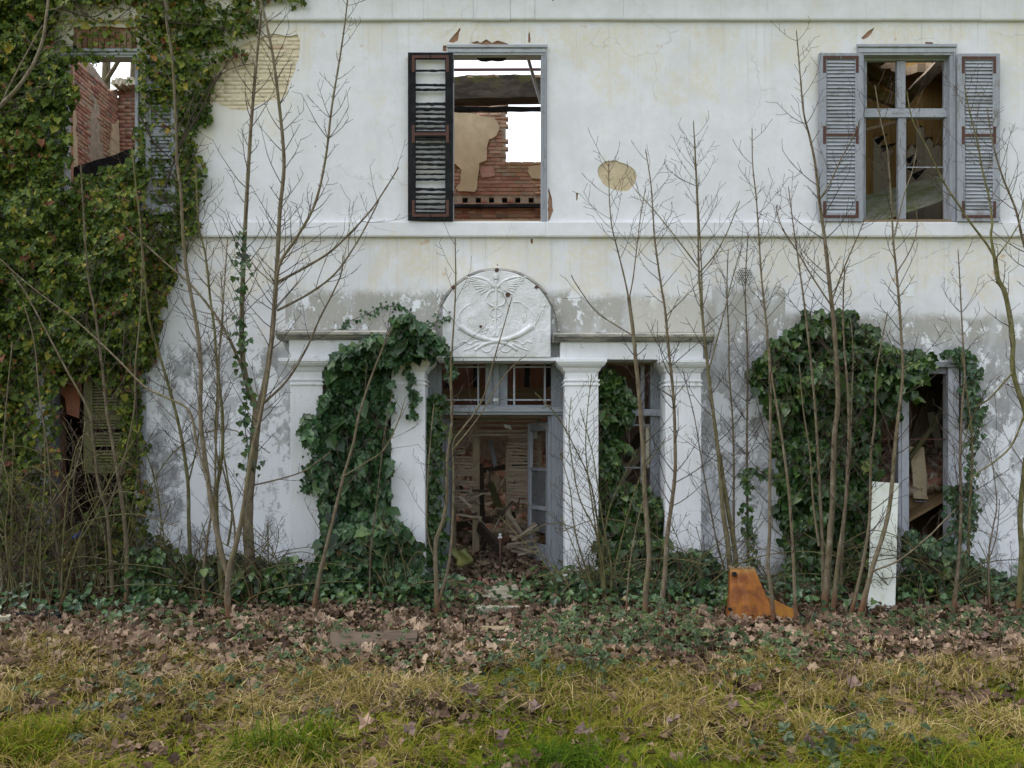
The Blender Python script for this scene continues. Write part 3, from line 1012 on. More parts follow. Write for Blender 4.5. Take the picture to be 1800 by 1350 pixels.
def shutter(px0, px1, py0, py1, Yf, mz, mx, parent, n, missing=(), thin=False, name='shutter', iron=True, slatk=1.22, label=None):
    """louvred leaf: stiles and rails, then each slat, then the iron angle straps"""
    base = W(px0, py1, Yf)
    m = MB()
    sw = (px1 - px0) * 0.17
    d = 0.038
    mid = py0 + (py1 - py0) * 0.485
    m.pbox(px0, px0 + sw, py0, py1, Yf, Yf + d)
    m.pbox(px1 - sw, px1, py0, py1, Yf, Yf + d)
    for a, b in ((py0, py0 + 11), (mid - 5, mid + 6), (py1 - 15, py1)):
        m.pbox(px0 + sw + 0.05, px1 - sw - 0.05, a, b, Yf + 0.001, Yf + d - 0.001)
    o = m.build(name, mz, parent, 0.002)
    if label: o['label'] = label
    for h, (a, b) in enumerate(((py0 + 11, mid - 5), (mid + 6, py1 - 15))):
        k = n // 2
        for i in range(k):
            if (h, i) in missing: continue
            c = a + (b - a) * (i + 0.5) / k
            th = (b - a) / k * (random.uniform(0.32, 0.6) if thin else random.uniform(0.92, 1.05))
            p, q = W(px0 + sw, c, Yf + d * 0.5), W(px1 - sw, c + random.uniform(-0.7, 0.7), Yf + d * 0.5)
            s = MB()
            if thin:
                s.beam(p, q, th / SC, 0.012, 9, 0.35)
            else:
                s.beam(p, q, th / SC * slatk, 0.007, 1, 0.0, side=(0, 0.42, 0.9))
            s.build('slat', mx, o)
    if iron:
        w, e = 5, Yf - 0.004
        L, T = (px1 - px0) * 0.40, (py1 - py0) * 0.10
        for a in (py0 + 5, py1 - 11):
            for side in (0, 1):
                s = MB()
                xa = px0 + 7 if side == 0 else px1 - 7
                dx = 1 if side == 0 else -1
                h = T if a < mid else -T
                pts = [(xa, a if a < mid else a + w), (xa + dx * L, a if a < mid else a + w), (xa + dx * L, a + w if a < mid else a), (xa + dx * w, a + w if a < mid else a), (xa + dx * w, (a if a < mid else a + w) + h), (xa, (a if a < mid else a + w) + h)]
                s.prism(ppoly(pts, e), e, e + 0.0035)
                s.build('iron_strap', M['iron'], o)
        s = MB()
        s.prism(ppoly([(px0 + 7, mid - 15), (px0 + 12, mid - 15), (px0 + 12, mid - 2), (px1 - 12, mid - 2), (px1 - 12, mid - 15), (px1 - 7, mid - 15), (px1 - 7, mid + 16), (px1 - 12, mid + 16), (px1 - 12, mid + 3), (px0 + 12, mid + 3), (px0 + 12, mid + 16), (px0 + 7, mid + 16)], e), e, e + 0.0035)
        s.build('iron_strap', M['iron'], o)
    return o


# middle upper window: empty frame, one charred shutter
wc = empty('window', W(875, 389, 0), house)
wc['label'] = 'burnt-out window frame open to the sky'
architrave(wc, 797, 951, 97, 390, M['paint_z'], M['paint_x'], 10)
m = MB()
pts = [(797, 95)] + [(797 + 9.6 * i, 98 + random.uniform(0, 3) + (5 if 5 <= i <= 9 else 0)) for i in range(17)] + [(951, 95)]
m.prism([XZ(a, b, 0.05) for a, b in pts], 0.05, 0.10)
m.build('charred_head', M['char'], wc)
MB().pbox(796, 952, 386, 391, 0.02, 0.3).build('sill', M['old_wood'], wc, 0.004)
for y_ in (140, 341): MB().pbox(793.5, 797.5, y_ - 5, y_ + 4, -0.045, -0.02).build('hinge', M['iron'], wc)
shutter(717, 796, 92, 387, -0.085, M['char'], M['char'], house, 30, {(0, 1), (0, 3), (0, 4), (0, 7), (0, 0), (1, 9), (0, 8)}, True, label='charred black louvred shutter with missing slats')

# right upper window: casement cross and two grey shutters
wr = empty('window', W(1595, 387, 0), house)
wr['label'] = 'grey cross-framed window with no glass'
architrave(wr, 1519, 1670, 97, 389, M['paint_z'], M['paint_x'], 11)
MB().pbox(1519.2, 1669.8, 96.5, 106, 0.06, 0.13).build('frame_head', M['paint_x'], wr, 0.003)
MB().pbox(1577, 1592, 107, 190, 0.06, 0.12).build('mullion', M['paint_z'], wr, 0.004)
MB().pbox(1519.2, 1669.8, 190.5, 206, 0.045, 0.13).build('transom_bar', M['paint_x'], wr, 0.004)
MB().pbox(1579, 1593, 206.5, 385, 0.06, 0.12).build('mullion', M['paint_z'], wr, 0.004)
for a, b, c, d in ((1519.2, 1524, 106.5, 190), (1660, 1669.8, 106.5, 190), (1519.2, 1522, 206.5, 385), (1660.5, 1669.8, 206.5, 385)):
    MB().pbox(a, b, c, d, 0.065, 0.115).build('sash_stile', M['paint_z'], wr, 0.003)
MB().pbox(1593.2, 1660.3, 293, 295, 0.085, 0.095).build('glazing_bar', M['paint_x'], wr)
MB().pbox(1516, 1673, 385.5, 391, -0.03, 0.3).build('sill', M['old_wood'], wr, 0.004)
shutter(1440, 1516.5, 93, 389, -0.085, M['paint_z'], M['paint_x'], house, 40, label='grey louvred shutter left of the cross-framed window')
shutter(1684, 1758, 94, 389, -0.085, M['paint_z'], M['paint_x'], house, 40, label='grey louvred shutter right of the cross-framed window')

# left upper window under ivy, with its shutters
wl = empty('window', W(176, 372, 0), house)
architrave(wl, 114, 237, 101, 372, M['paint_z'], M['paint_x'], 7)
shutter(256, 310, 97, 377, -0.085, M['paint_z'], M['paint_x'], house, 36, {(0, 4), (1, 6), (1, 11), (1, 12)}, iron=False, label='faded grey louvred shutter half hidden by ivy')
shutter(35, 104, 97, 377, -0.085, M['paint_z'], M['paint_x'], house, 36, iron=False, label='grey louvred shutter buried in ivy')

# lower left window: mossy hanging shutter, red board
wll = empty('window', W(163, 985, 0), house)
MB().pbox(88, 96, 645, 985, -0.02, 0.12).build('jamb', M['paint_dark_z'], wll, 0.003)
MB().pbox(246, 256, 645, 985, -0.03, -0.002).build('jamb', M['paint_pale_z'], wll, 0.003)
MB().pbox(88, 246, 633, 645, -0.05, 0.1).build('head', M['old_wood'], wll, 0.003)
MB().pbox(90, 125, 640, 653, -0.06, -0.051).build('loose_board', M['old_wood'], wll, 0.002)
o = MB().prism(ppoly([(112, 655), (144, 655), (142, 690), (138, 735), (118, 728), (114, 700), (104, 690), (106, 672)], 0.12), 0.12, 0.15).build('red_panel', M['red_board'], wll)
shutter(147, 240, 640, 832, -0.07, M['moss_wood'], M['moss_wood'], house, 30, {(0, 1), (0, 2), (1, 3), (1, 9)}, iron=False, slatk=.78, label='green mossy louvred shutter hanging in the lower left window')

# lower right window: tall peeling frame
wlr = empty('window', W(1600, 990, 0), house)
MB().pbox(1508, 1700, 636, 645, -0.035, 0.10).build('head', M['paint_dark_x'], wlr, 0.003)
MB().pbox(1600, 1664, 645.5, 657, 0.04, 0.10).build('frame_head', M['paint_dark_x'], wlr, 0.003)
MB().pbox(1579, 1598, 645.5, 988, 0.02, 0.12).pbox(1585, 1588, 646, 987, 0.010, 0.0198).build('mullion', M['paint_pale_z'], wlr, 0.004)
MB().pbox(1667, 1686, 645.5, 988, 0.0, 0.14).build('jamb', M['paint_pale_z'], wlr, 0.003)
MB().pbox(1690, 1701, 645.5, 975, -0.02, -0.002).build('jamb', M['paint_pale_z'], wlr, 0.003)
MB().pbox(1508, 1522, 645.5, 988, 0.02, 0.12).build('jamb', M['paint_dark_z'], wlr, 0.003)
MB().pbox(1598.5, 1666.5, 771, 773, 0.06, 0.068).build('glazing_bar', M['iron'], wlr)
MB().pbox(1535, 1578.5, 770, 772.5, 0.06, 0.068).build('glazing_bar', M['iron'], wlr)

# round perforated vent and other wall fixtures
vent = empty('vent', W(1308, 485, 0), house)
m = MB()
c = W(1308, 485, 0)
R_ = 0.102
ring = [(c.x + R_ * math.cos(a), c.z + R_ * math.sin(a)) for a in np.linspace(0, 2 * math.pi, 28, endpoint=False)]
holes = []
for i in range(-4, 5):
    for j in range(-4, 5):
        hx, hz = i * 0.0235 + (0.01175 if j % 2 else 0), j * 0.0205
        if math.hypot(hx, hz) < R_ * 0.84:
            holes.append([(c.x + hx + 0.0086 * math.cos(a), c.z + hz + 0.0086 * math.sin(a)) for a in np.linspace(0, 2 * math.pi, 6, endpoint=False)])
wall_sheet('vent_plate', ring, holes, -0.02, -0.008, M['vent'], vent)
m = MB()
m.prism(ring, -0.0075, -0.001)
m.build('vent_hole_shade', M['hole'], vent)  # black disc paints the dark of the vent holes
MB().pbox(1592, 1607, 497, 521, -0.003, 0.002).build('mortar_patch', M['portico'], house)

# ------------------------------------------------------------------ portico
YP = -0.24


def pillar(s0, s1, c0, c1, cy0):
    o = empty('pillar', W((s0 + s1) / 2, 1020, YP / 2), house)
    k = (DIST + YP) / DIST      # keep pixel edges on the front face
    MB().pbox(s0, s1, 666 + cy0, 1012, YP, 0.17).build('shaft', M['portico'], o, 0.006)
    MB().pbox(s0 - 3, s1 + 3, 1012.2, 1042, YP - 0.03, 0.172).build('plinth', M['portico'], o, 0.006)
    # necking with two fillets
    MB().pbox(s0 + 0.8, s1 - 0.8, 650 + cy0, 665.8 + cy0, YP + 0.004, 0.168).build('necking', M['portico'], o, 0.003)
    for a in (664, 671.5):
        MB().pbox(s0 - 2.2, s1 + 2.2, a + cy0, a + 3 + cy0, YP - 0.014, 0.169).build('fillet', M['portico'], o, 0.002)
    # flared capital: stepped courses
    m = MB()
    lev = [(651, 0.05), (647, 0.22), (644, 0.32), (641, 0.62), (637, 0.86), (634.5, 0.9), (634.4, 1.0), (628.5, 1.0)]
    vs, fs = [], []
    for py, q in lev:
        a, b = s0 + (c0 - s0) * q, s1 + (c1 - s1) * q
        yy = YP - 0.085 * q
        p, r = W(a, py + cy0, YP), W(b, py + cy0, YP)
        vs += [(p.x, yy, p.z), (r.x, yy, p.z), (r.x, 0.166, p.z), (p.x, 0.166, p.z)]
    for i in range(len(lev) - 1):
        for j in range(4):
            fs.append((i * 4 + j, i * 4 + (j + 1) % 4, i * 4 + 4 + (j + 1) % 4, i * 4 + 4 + j))
    fs += [(3, 2, 1, 0), tuple(len(lev) * 4 - 4 + j for j in range(4))]
    m.add(vs, fs).build('capital', M['portico'], o, 0.003)
    return o


pillar(510, 567, 492, 581, 2)
pillar(687, 747, 672, 763, 2)
pillar(993, 1052, 978, 1066, 3)
pillar(1170, 1233, 1156, 1246, 4)
# entablatures: smooth lintel and moulded dirty cornice on each side of the arch
for a, b, y0, y1, nm in ((508, 779, 597, 629.5, 0), (985, 1236, 601, 632, 1)):
    MB().pbox(a, b, y0, y1, YP + 0.01, 0.16).build('entablature', M['portico'], house, 0.004)
    c0, c1 = (488, 767) if nm == 0 else (972, 1253)
    p0, p1 = W(c0, y0, YP).x, W(c1, y0, YP).x
    zt, zb = W(0, y0 - 14, YP).z, W(0, y0, YP).z
    m = MB()
    m.profile([(0.0235, zb + 0.0006), (YP - 0.02, zb + 0.0006), (YP - 0.06, zb + 0.02), (YP - 0.075, zb + 0.035), (YP - 0.11, zb + 0.045), (YP - 0.115, zb + 0.075), (YP - 0.105, zb + 0.085), (YP - 0.02, zt + 0.01), (0.0235, zt + 0.03)], p0, p1)
    m.build('cornice', M['portico_dirty'], house, 0.003)
    MB().pbox(c0 + 12, c1 - 12, y0 - 17.5, y0 - 14.5, YP + 0.1, -0.0005).build('cornice_cap', M['portico_dirty'], house)
# reveal lintels behind the entablature
MB().pbox(566, 750, 631, 640, 0.1605, 0.38).build('lintel', M['old_wood'], house)
MB().pbox(1053, 1171, 633, 641, 0.1605, 0.38).build('lintel', M['old_wood'], house)

# arched relief panel above the door
tym = empty('tympanum', W(873, 630, -0.1), house)
YT = -0.17
arc = [XZ(873 + 111 * math.cos(a), 583 - 111 * math.sin(a), 0) for a in np.linspace(0, math.pi, 36)]
m = MB()
inner = [XZ(873 + 107.5 * math.cos(a), 583 - 107.5 * math.sin(a), 0) for a in np.linspace(0, math.pi, 36)]
for i in range(35):
    q = [arc[i], arc[i + 1], inner[i + 1], inner[i]]
    m.prism(q, -0.045, -0.001)
m.build('arch_rim', M['portico_dirty'], tym)
m = MB()
pan = []
for a in np.linspace(math.radians(24), math.radians(156), 30):
    pan.append(XZ(873 + 104 * math.cos(a), 583 - 108 * math.sin(a), YT))
pan = [XZ(968, 628, YT)] + pan + [XZ(778, 628, YT)]
m.prism(pan, YT, -0.0012)
m.build('panel', M['relief'], tym, 0.008)
MB().pbox(768, 986, 628.2, 634, YT + 0.02, 0.3).build('soffit', M['portico'], tym)


def rel(pts, r0, r1=None, flat=0.6, name='relief', sides=6, mat=None):
    n = len(pts)
    P = []
    for i in range(n - 1):               # Catmull-Rom through the traced points
        p = [Vector((*pts[max(i - 1, 0)], 0)), Vector((*pts[i], 0)), Vector((*pts[i + 1], 0)), Vector((*pts[min(i + 2, n - 1)], 0))]
        for k in range(5):
            t = k / 5
            P.append(0.5 * ((2 * p[1]) + (p[2] - p[0]) * t + (2 * p[0] - 5 * p[1] + 4 * p[2] - p[3]) * t * t + (3 * p[1] - p[0] - 3 * p[2] + p[3]) * t ** 3))
    P.append(Vector((*pts[-1], 0)))
    r1 = r0 if r1 is None else r1
    rr = [(r0 + (r1 - r0) * i / (len(P) - 1)) / SC for i in range(len(P))]
    MB().tube([W(p.x, p.y, YT - 0.001) for p in P], rr, sides, flat * 0.52).build(name, mat or M['relief'], tym, 0, True)


rel([(872, 492), (872, 520), (871, 560), (870, 590)], 2.6, 2.0, 0.9, 'staff')
rel([(872, 482), (872, 491)], 4.5, 4.5, 0.9, 'finial')
for s in (-1, 1):                           # the two snakes
    rel([(872 + s * 3, 510), (872 + s * 12, 514), (872 + s * 17, 524), (872 + s * 12, 535), (872, 540), (872 - s * 9, 546), (872 - s * 9, 554), (872, 559), (872 + s * 6, 564), (872 + s * 5, 570), (871, 573)], 2.6, 1.0, 0.9, 'snake')
    for k in range(7):                      # wing feathers
        a = math.radians(4 + 9 * k)
        L = 46 - 4.2 * k
        b = (872 + s * (6 + k * 0.6), 499 + k * 1.8)
        rel([b, (b[0] + s * L * 0.5 * math.cos(a * 0.7), b[1] - 5 + k * 1.0), (b[0] + s * L * math.cos(a * 0.5), b[1] - 12 + k * 3.4)], 2.6, 1.4, 0.75, 'feather')
    rel([(872 + s * 2, 505), (872 + s * 14, 494), (872 + s * 30, 488), (872 + s * 46, 487)], 3.4, 1.6, 0.85, 'wing_edge')
    rel([(872 - s * 37, 616), (872 - s * 24, 607), (872 - s * 8, 601), (872 + s * 10, 598), (872 + s * 32, 592), (872 + s * 48, 584), (872 + s * 62, 574)], 2.6, 6.0, 0.9, 'horn')
    rel([(872 - s * 57, 616), (872 - s * 45, 612), (872 - s * 28, 604)], 1.4, 2.2, 0.8, 'stem')
    rel([(872 + s * 63, 603), (872 + s * 54, 600), (872 + s * 47, 605), (872 + s * 38, 600), (872 + s * 30, 599)], 1.8, 1.4, 0.8, 'ribbon')
    rel([(872 + s * 6, 607), (872 + s * 10, 616), (872 + s * 18, 619), (872 + s * 26, 613), (872 + s * 28, 606)], 1.8, 1.4, 0.8, 'ribbon')
    for k in range(5):                      # fruit and leaves spilling from the horns
        rel([(872 + s * (44 + 5 * k), 588 - 3 * k), (872 + s * (50 + 6 * k), 580 - 5 * k), (872 + s * (52 + 7 * k), 570 - 7 * k)], 2.4, 0.8, 0.8, 'leaf_spray')
    rel([(872 + s * 66, 580), (872 + s * 68, 562), (872 + s * 60, 545), (872 + s * 45, 534)], 2.0, 1.2, 0.7, 'branch')
for k in range(-3, 4):
    rel([(870 + 1.2 * k, 592), (870 + 2.4 * k, 583), (870 + 3.6 * k, 573 + 1.0 * abs(k))], 1.8, 1.2, 0.8, 'palmette')
rel([(902, 531), (914, 531), (923, 540), (925, 553), (921, 567)], 1.6, 1.2, 0.8, 'sickle')
for (a, b, r) in ((957, 537, 3), (955, 545, 2), (856, 578, 4), (853, 585, 3)): rel([(a - 1, b), (a + 1, b)], r, r, 0.7, 'boss')
for (a, b, w_) in ((873, 475, 4.2), (797, 505, 4.0), (893, 518, 4.5), (943, 505, 3.4), (845, 574, 3.0)):
    m = MB()
    m.prism([XZ(a + w_ * math.cos(t) * random.uniform(.8, 1.2), b + w_ * .9 * math.sin(t) * random.uniform(.8, 1.2), YT) for t in np.linspace(0.4, 0.4 - 2 * math.pi, 7, endpoint=False)], YT - 0.008, YT + 0.004)
    m.build('iron_cramp', M['iron'], tym)

# door: frame, overlight, leaf
door = empty('doorway', W(870, 1005, 0.2), house)
YD = 0.18
for a, b in ((751, 776), (969, 991)):
    MB().pbox(a, b, 636, 1005, YD, YD + 0.14).build('jamb', M['paint_dark_z'], door, 0.004)
for a, b in ((776.2, 779), (963, 968.8)):
    MB().pbox(a, b, 729, 1005, YD + 0.03, YD + 0.12).build('stop', M['paint_dark_z'], door, 0.003)
MB().pbox(764, 991, 716, 724, YD - 0.05, YD - 0.0005).pbox(768, 990, 724.2, 729, YD - 0.025, YD - 0.0005).build('transom', M['paint_dark_x'], door, 0.004)
MB().pbox(776.2, 968.8, 712, 728, YD + 0.001, YD + 0.13).build('transom_rail', M['paint_dark_x'], door)
MB().pbox(776.2, 968.8, 632.5, 637, YD + 0.01, YD + 0.13).build('head', M['paint_dark_x'], door)
m = MB()
m.pbox(853, 867, 637, 712, YD + 0.02, YD + 0.09)
m.pbox(878, 892, 637, 712, YD + 0.02, YD + 0.09)
m.pbox(867.2, 877.8, 637, 712, YD - 0.01, YD + 0.1)
m.build('centre_post', M['paint_dark_z'], door, 0.004)
m = MB()
m.pbox(867, 877, 700, 706, YD - 0.018, YD - 0.0105)
m.build('latch', M['vent'], door)
for a in (840, 842.9, 902, 957):
    pass
for a, b in ((839, 842), (902, 905.5), (956, 959.5)):
    MB().pbox(a, b, 637.2, 711.8, YD + 0.04, YD + 0.07).build('glazing_bar', M['paint_z'], door, 0.002)
for (a, b) in ((776.3, 852.8), (892.2, 968.6)):
    for y_ in (645, 703):
        MB().pbox(a, b, y_ - 1.4, y_ + 1.4, YD + 0.043, YD + 0.067).build('glazing_bar', M['paint_x'], door, 0.002)
# right leaf, swung inward on its hinges: built flat then turned
leaf = empty('door_leaf', W(966, 998, YD + 0.14), door)
leaf.location = W(967, 998, YD + 0.15) - world_loc(door)
lz0, lz1 = W(0, 995, YD + 0.15).z, W(0, 742, YD + 0.15).z
ang = math.radians(69)
ux, uy = -math.cos(ang), math.sin(ang)
hx, hy = W(967, 998, YD + 0.15).x, YD + 0.15


def lp(u, v, d=0.0):
    return Vector((hx + ux * u - uy * d, hy + uy * u - (-ux) * d * -1, v))


Lw = 0.68


def lbox(u0, u1, v0, v1, th=0.02):
    m = MB()
    nx_, ny_ = -uy, ux
    vs = []
    for dd in (-th, th):
        for u, v in ((u0, v0), (u1, v0), (u1, v1), (u0, v1)):
            vs.append((hx + ux * u + nx_ * dd, hy + uy * u + ny_ * dd, v))
    m.add(vs, [(0, 1, 2, 3), (7, 6, 5, 4), (0, 4, 5, 1), (1, 5, 6, 2), (2, 6, 7, 3), (3, 7, 4, 0)])
    return m


lbox(0, 0.09, lz0, lz1).build('stile', M['paint_dark_z'], leaf, 0.003)
lbox(Lw - 0.09, Lw, lz0, lz1).build('stile', M['paint_z'], leaf, 0.003)
for v0, v1 in ((lz0, lz0 + 0.24), (lz0 + 0.66, lz0 + 0.71), (lz0 + 1.14, lz0 + 1.18), (lz1 - 0.1, lz1)):
    lbox(0.0905, Lw - 0.0905, v0, v1, 0.018).build('rail', M['paint_dark_x'], leaf, 0.003)
for v0, v1 in ((lz0 + 0.38, lz0 + 0.655), (lz0 + 0.715, lz0 + 1.135)):
    lbox(0.091, Lw - 0.091, v0, v1, 0.002).build('pane', M['glass'], leaf)
# left leaf folded right back
MB().pbox(779.5, 790, 735, 1000, YD + 0.13, YD + 0.75).build('door_leaf', M['paint_dark_z'], door, 0.003)

# side light in the right bay
side = empty('side_light', W(1110, 1000, 0.2), house)
MB().pbox(1143, 1169, 640, 1005, YD, YD + 0.14).build('jamb', M['paint_dark_z'], side, 0.004)
MB().pbox(1055, 1066, 640, 1005, YD, YD + 0.14).build('jamb', M['paint_dark_z'], side, 0.004)
MB().pbox(1066.2, 1169, 719, 731, YD - 0.04, YD - 0.0005).build('transom', M['paint_x'], side, 0.004)
MB().pbox(1126, 1133, 641, 1000, YD + 0.04, YD + 0.08).build('glazing_bar', M['paint_z'], side, 0.002)
MB().pbox(1066.2, 1125.9, 703, 706, YD + 0.045, YD + 0.075).build('glazing_bar', M['paint_x'], side, 0.002)
for y_ in (747, 822):
    MB().pbox(1066.2, 1125.9, y_ - 1.5, y_ + 1.5, YD + 0.045, YD + 0.075).pbox(1133.1, 1142.9, y_ - 1.5, y_ + 1.5, YD + 0.045, YD + 0.075).build('glazing_bar', M['paint_x'], side, 0.002)
MB().pbox(1135, 1142, 749, 821, YD + 0.055, YD + 0.06).build('pane', M['board_pale'], side)
sil = empty('side_light', W(628, 1000, 0.2), house)
MB().pbox(567, 580, 640, 1005, YD, YD + 0.14).build('jamb', M['paint_dark_z'], sil, 0.004)
MB().pbox(676, 690, 640, 1005, YD, YD + 0.14).build('jamb', M['paint_dark_z'], sil, 0.004)
MB().pbox(580.2, 675.8, 719, 731, YD - 0.02, YD + 0.1).build('transom', M['paint_dark_x'], sil, 0.004)

# ------------------------------------------------------------------ inside the ruin
YB = 4.5                                   # rear wall
KB = (DIST + YB) / (SC * DIST)
xz = lambda px, py: XZ(px, py, YB)
gap = [xz(889, 285), (1.3, xz(0, 285)[1]), (1.3, 8.2), xz(889, -40)]
pockets = []
for i in range(-6, 9):
    a = xz(813 + 23.2 * i, 347)
    pockets.append([(a[0], a[1] - 0.085), (a[0] + 0.085, a[1] - 0.085), (a[0] + 0.085, a[1]), (a[0], a[1])])
top = [(-6.5, 7.45)]
for i in range(30):
    top.append((-6.3 + 0.3 * i, 7.5 + 0.12 * math.sin(i * 1.7) + random.uniform(-.05, .05)))
back_out = [(3.2, 0.0), (3.2, 7.4)] + [t for t in top[::-1] if t[0] < 3.1] + [(-6.6, 0.0)]
rear = wall_sheet('rear_wall', back_out, [gap] + pockets + [[xz(720, 640), xz(720, 560), xz(760, 560), xz(760, 640)]], YB + 0.014, YB + 0.36, M['mortar'], house)
MB().box(-2.6, 2.9, YB + 0.37, YB + 0.5, 5.3, 6.2).build('pocket_shade_sheet', M['hole'], house)  # black sheet added behind the joist pockets so they look dark


def vis(px, py, rects):
    return any(a <= px <= b and c <= py <= d for a, b, c, d in rects)


def to_px(p):
    k = SC * DIST / (DIST + p[1])
    return 900 + p[0] * k, 790 - (p[2] - EYE) * k


cells = []
for c in brick_rows(-6.5, 3.1, 0.1, 7.55):
    q = to_px((c[0], YB, c[1]))
    if not (vis(q[0], q[1], [(690, 1060, 60, 420), (150, 330, 60, 420), (770, 970, 630, 720), (1060, 1150, 640, 850)])): continue
    if inside(gap, c[0], c[1]) or c[0] > 3.1: continue
    if any(p[0][0] - 0.05 < c[0] < p[1][0] + 0.05 and p[0][1] - 0.02 < c[1] < p[2][1] + 0.02 for p in pockets): continue
    cells.append(c)
cells.sort(key=lambda c: 0 if vis(*to_px((c[0], YB, c[1])), [(797, 950, 180, 390)]) else 1)
lay_bricks(rear, cells, lambda u, v: ((u, YB, v), (1, 0, 0)), 170)
# charred wall plate below the pockets
MB().beam(W(780, 363, YB - 0.05), W(965, 362, YB - 0.05), 0.05, 0.09, 12, 0.2).build('wall_plate', M['char'], rear)
MB().beam(W(875, 185, YB - 0.03), W(875, 290, YB - 0.03), 0.0, 0.0).build('gap_edge', M['mortar'], rear) if False else None
# plaster still hanging on the rear wall
pl = ragged([xz(a, b) for a, b in [(770, 198), (800, 196), (830, 200), (872, 212), (878, 225), (874, 240), (858, 247), (856, 262), (856, 284), (842, 289), (839, 335), (834, 338), (806, 336), (800, 330), (810, 322), (812, 300), (802, 288), (770, 285)]], 0.08, 0.012, 5)
wall_sheet('plaster_remnant', pl[::-1], [], YB - 0.035, YB + 0.05, M['plaster_tan'], rear)
MB().prism([xz(a, b) for a, b in [(842, 296), (868, 292), (870, 310), (846, 313)]][::-1], YB - 0.015, YB + 0.02).build('plaster_remnant', M['plaster_pink'], rear)
MB().prism([xz(a, b) for a, b in [(930, 293), (952, 290), (960, 316), (935, 314), (928, 303)]][::-1], YB - 0.02, YB + 0.02).build('plaster_remnant', M['plaster_tan'], rear)
# side wall of the left room, running back from the facade
side_w = wall_sheet('cross_wall', [(0.42, 0.0), (YB - 0.002, 0.0), (YB - 0.002, 7.55)] + [(YB - 0.3 * i - 0.3, 7.45 + random.uniform(-.12, .15)) for i in range(12)] + [(0.42, 7.2)], [], 0.0, 0.3, M['mortar'], house, lambda u, d, v: (-6.512 - d, u, v))
cells = []
for c in brick_rows(0.5, YB, 3.2, 7.6):
    q = to_px((-6.5, c[0], c[1]))
    if vis(q[0], q[1], [(40, 300, 60, 420)]) and c[1] < 7.4 and vnoise(c[0] * 2.2, c[1] * 1.6, 9) > 0.25: cells.append(c)
random.shuffle(cells)
cells.sort(key=lambda c: 0 if vis(*to_px((-6.5, c[0], c[1])), [(122, 240, 100, 320)]) else 1)
lay_bricks(side_w, cells, lambda u, v: ((-6.5, u, v), (0, 1, 0)), 125)
m = MB()
for poly in ([(2.3, 4.4), (2.9, 4.6), (3.0, 6.0), (2.85, 7.2), (2.3, 7.3)], [(4.1, 5.4), (4.47, 5.3), (4.47, 7.0), (4.2, 6.9)]):
    pg = ragged(poly, 0.12, 0.04, 3)
    n_ = len(pg)
    m.add([(-6.475, a, b) for a, b in pg] + [(-6.55, a, b) for a, b in pg], [tuple(range(n_))] + [(i, (i + 1) % n_, (i + 1) % n_ + n_, i + n_) for i in range(n_)])
m.build('plaster_remnant', M['plaster_tan'], side_w)
# partitions and the roofed right-hand room
for xa in (-2.75, 3.2):
    MB().box(xa, xa + 0.12, 0.41, YB, 0.0, 3.35 if xa < 0 else 7.0).build('cross_wall', M['plaster_pink' if xa < 0 else 'plaster_tan'], house)
MB().box(8.9, 9.1, 0.41, YB + 2, 0.0, 7.0).build('cross_wall', M['plaster_tan'], house)
MB().box(3.33, 8.89, YB, YB + 0.2, 0.0, 7.0).build('rear_wall', M['plaster_tan'], house)
# ceiling of the right room with a ragged hole
hole = ragged([(5.05, 1.15), (5.75, 1.2), (5.8, 1.75), (5.4, 2.0), (5.0, 1.7)], 0.08, 0.04, 4)
wall_sheet('ceiling', [(3.2, 0.4), (9.1, 0.4), (9.1, YB + 0.2), (3.2, YB + 0.2)], [hole, [(4.0, 3.0), (6.5, 3.1), (6.4, 4.3), (4.1, 4.2)]], 6.78, 6.9, M['old_wood'], house, lambda u, d, v: (u, v, d))  # second hole, out of view, added to let sky light in
# upper floor, out of view: joists and boards added to darken the rooms below
for i in range(11):
    xx = -2.4 + 0.52 * i
    MB().beam((xx, 0.41, 3.4), (xx + random.uniform(-.04, .04), YB + 0.05, 3.38), 0.2, 0.09, 6, 0.06).build('unseen_floor_joist', M['char'], house)
for i in range(16):
    yy = 0.5 + 0.22 * i
    a, b = -2.6 + random.choice((0, 0, .8)), 3.1 - random.choice((0, 0, 1.2, 2.0))
    if i in (6, 7, 12): continue
    MB().beam((a, yy, 3.53), (b, yy + random.uniform(-.02, .02), 3.525), 0.03, 0.2, 4, 0.03).build('unseen_floor_board', M['old_wood'], house)
for i in range(10):
    MB().box(3.33, 8.88, 0.42 + 0.4 * i, 0.81 + 0.4 * i, 3.42, 3.45).build('unseen_floor_board', M['brown_board'], house)
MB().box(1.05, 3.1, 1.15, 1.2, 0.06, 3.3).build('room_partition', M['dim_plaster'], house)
MB().box(3.33, 8.88, 1.45, 1.5, 0.06, 3.4).build('room_partition', M['brown_board'], house)
MB().box(-6.5, 9, 0.41, YB + 0.1, -0.1, 0.055).build('floor', M['core'], house)
MB().box(-6.48, -2.76, 0.42, YB - 0.1, 3.4, 3.5).build('unseen_floor_board', M['old_wood'], house)  # unseen floor over the left room, added to keep it dark below

# ------------------------------------------------------------------ timbers and wreckage in the ruin (loose things)
def bar(name, label, cat, p0, p1, w, d, mat, seg=8, jit=0.08, side=None, taper=1.0, group=None):
    o = MB().beam(p0, p1, w, d, seg, jit, side, taper)
    q = o.build(name, mat)
    tag(q, label, cat, group)
    return q


def shift_origin(o, loc):
    loc = Vector(loc)
    o.data.transform(Matrix.Translation(-loc))
    o.location = loc
    return o


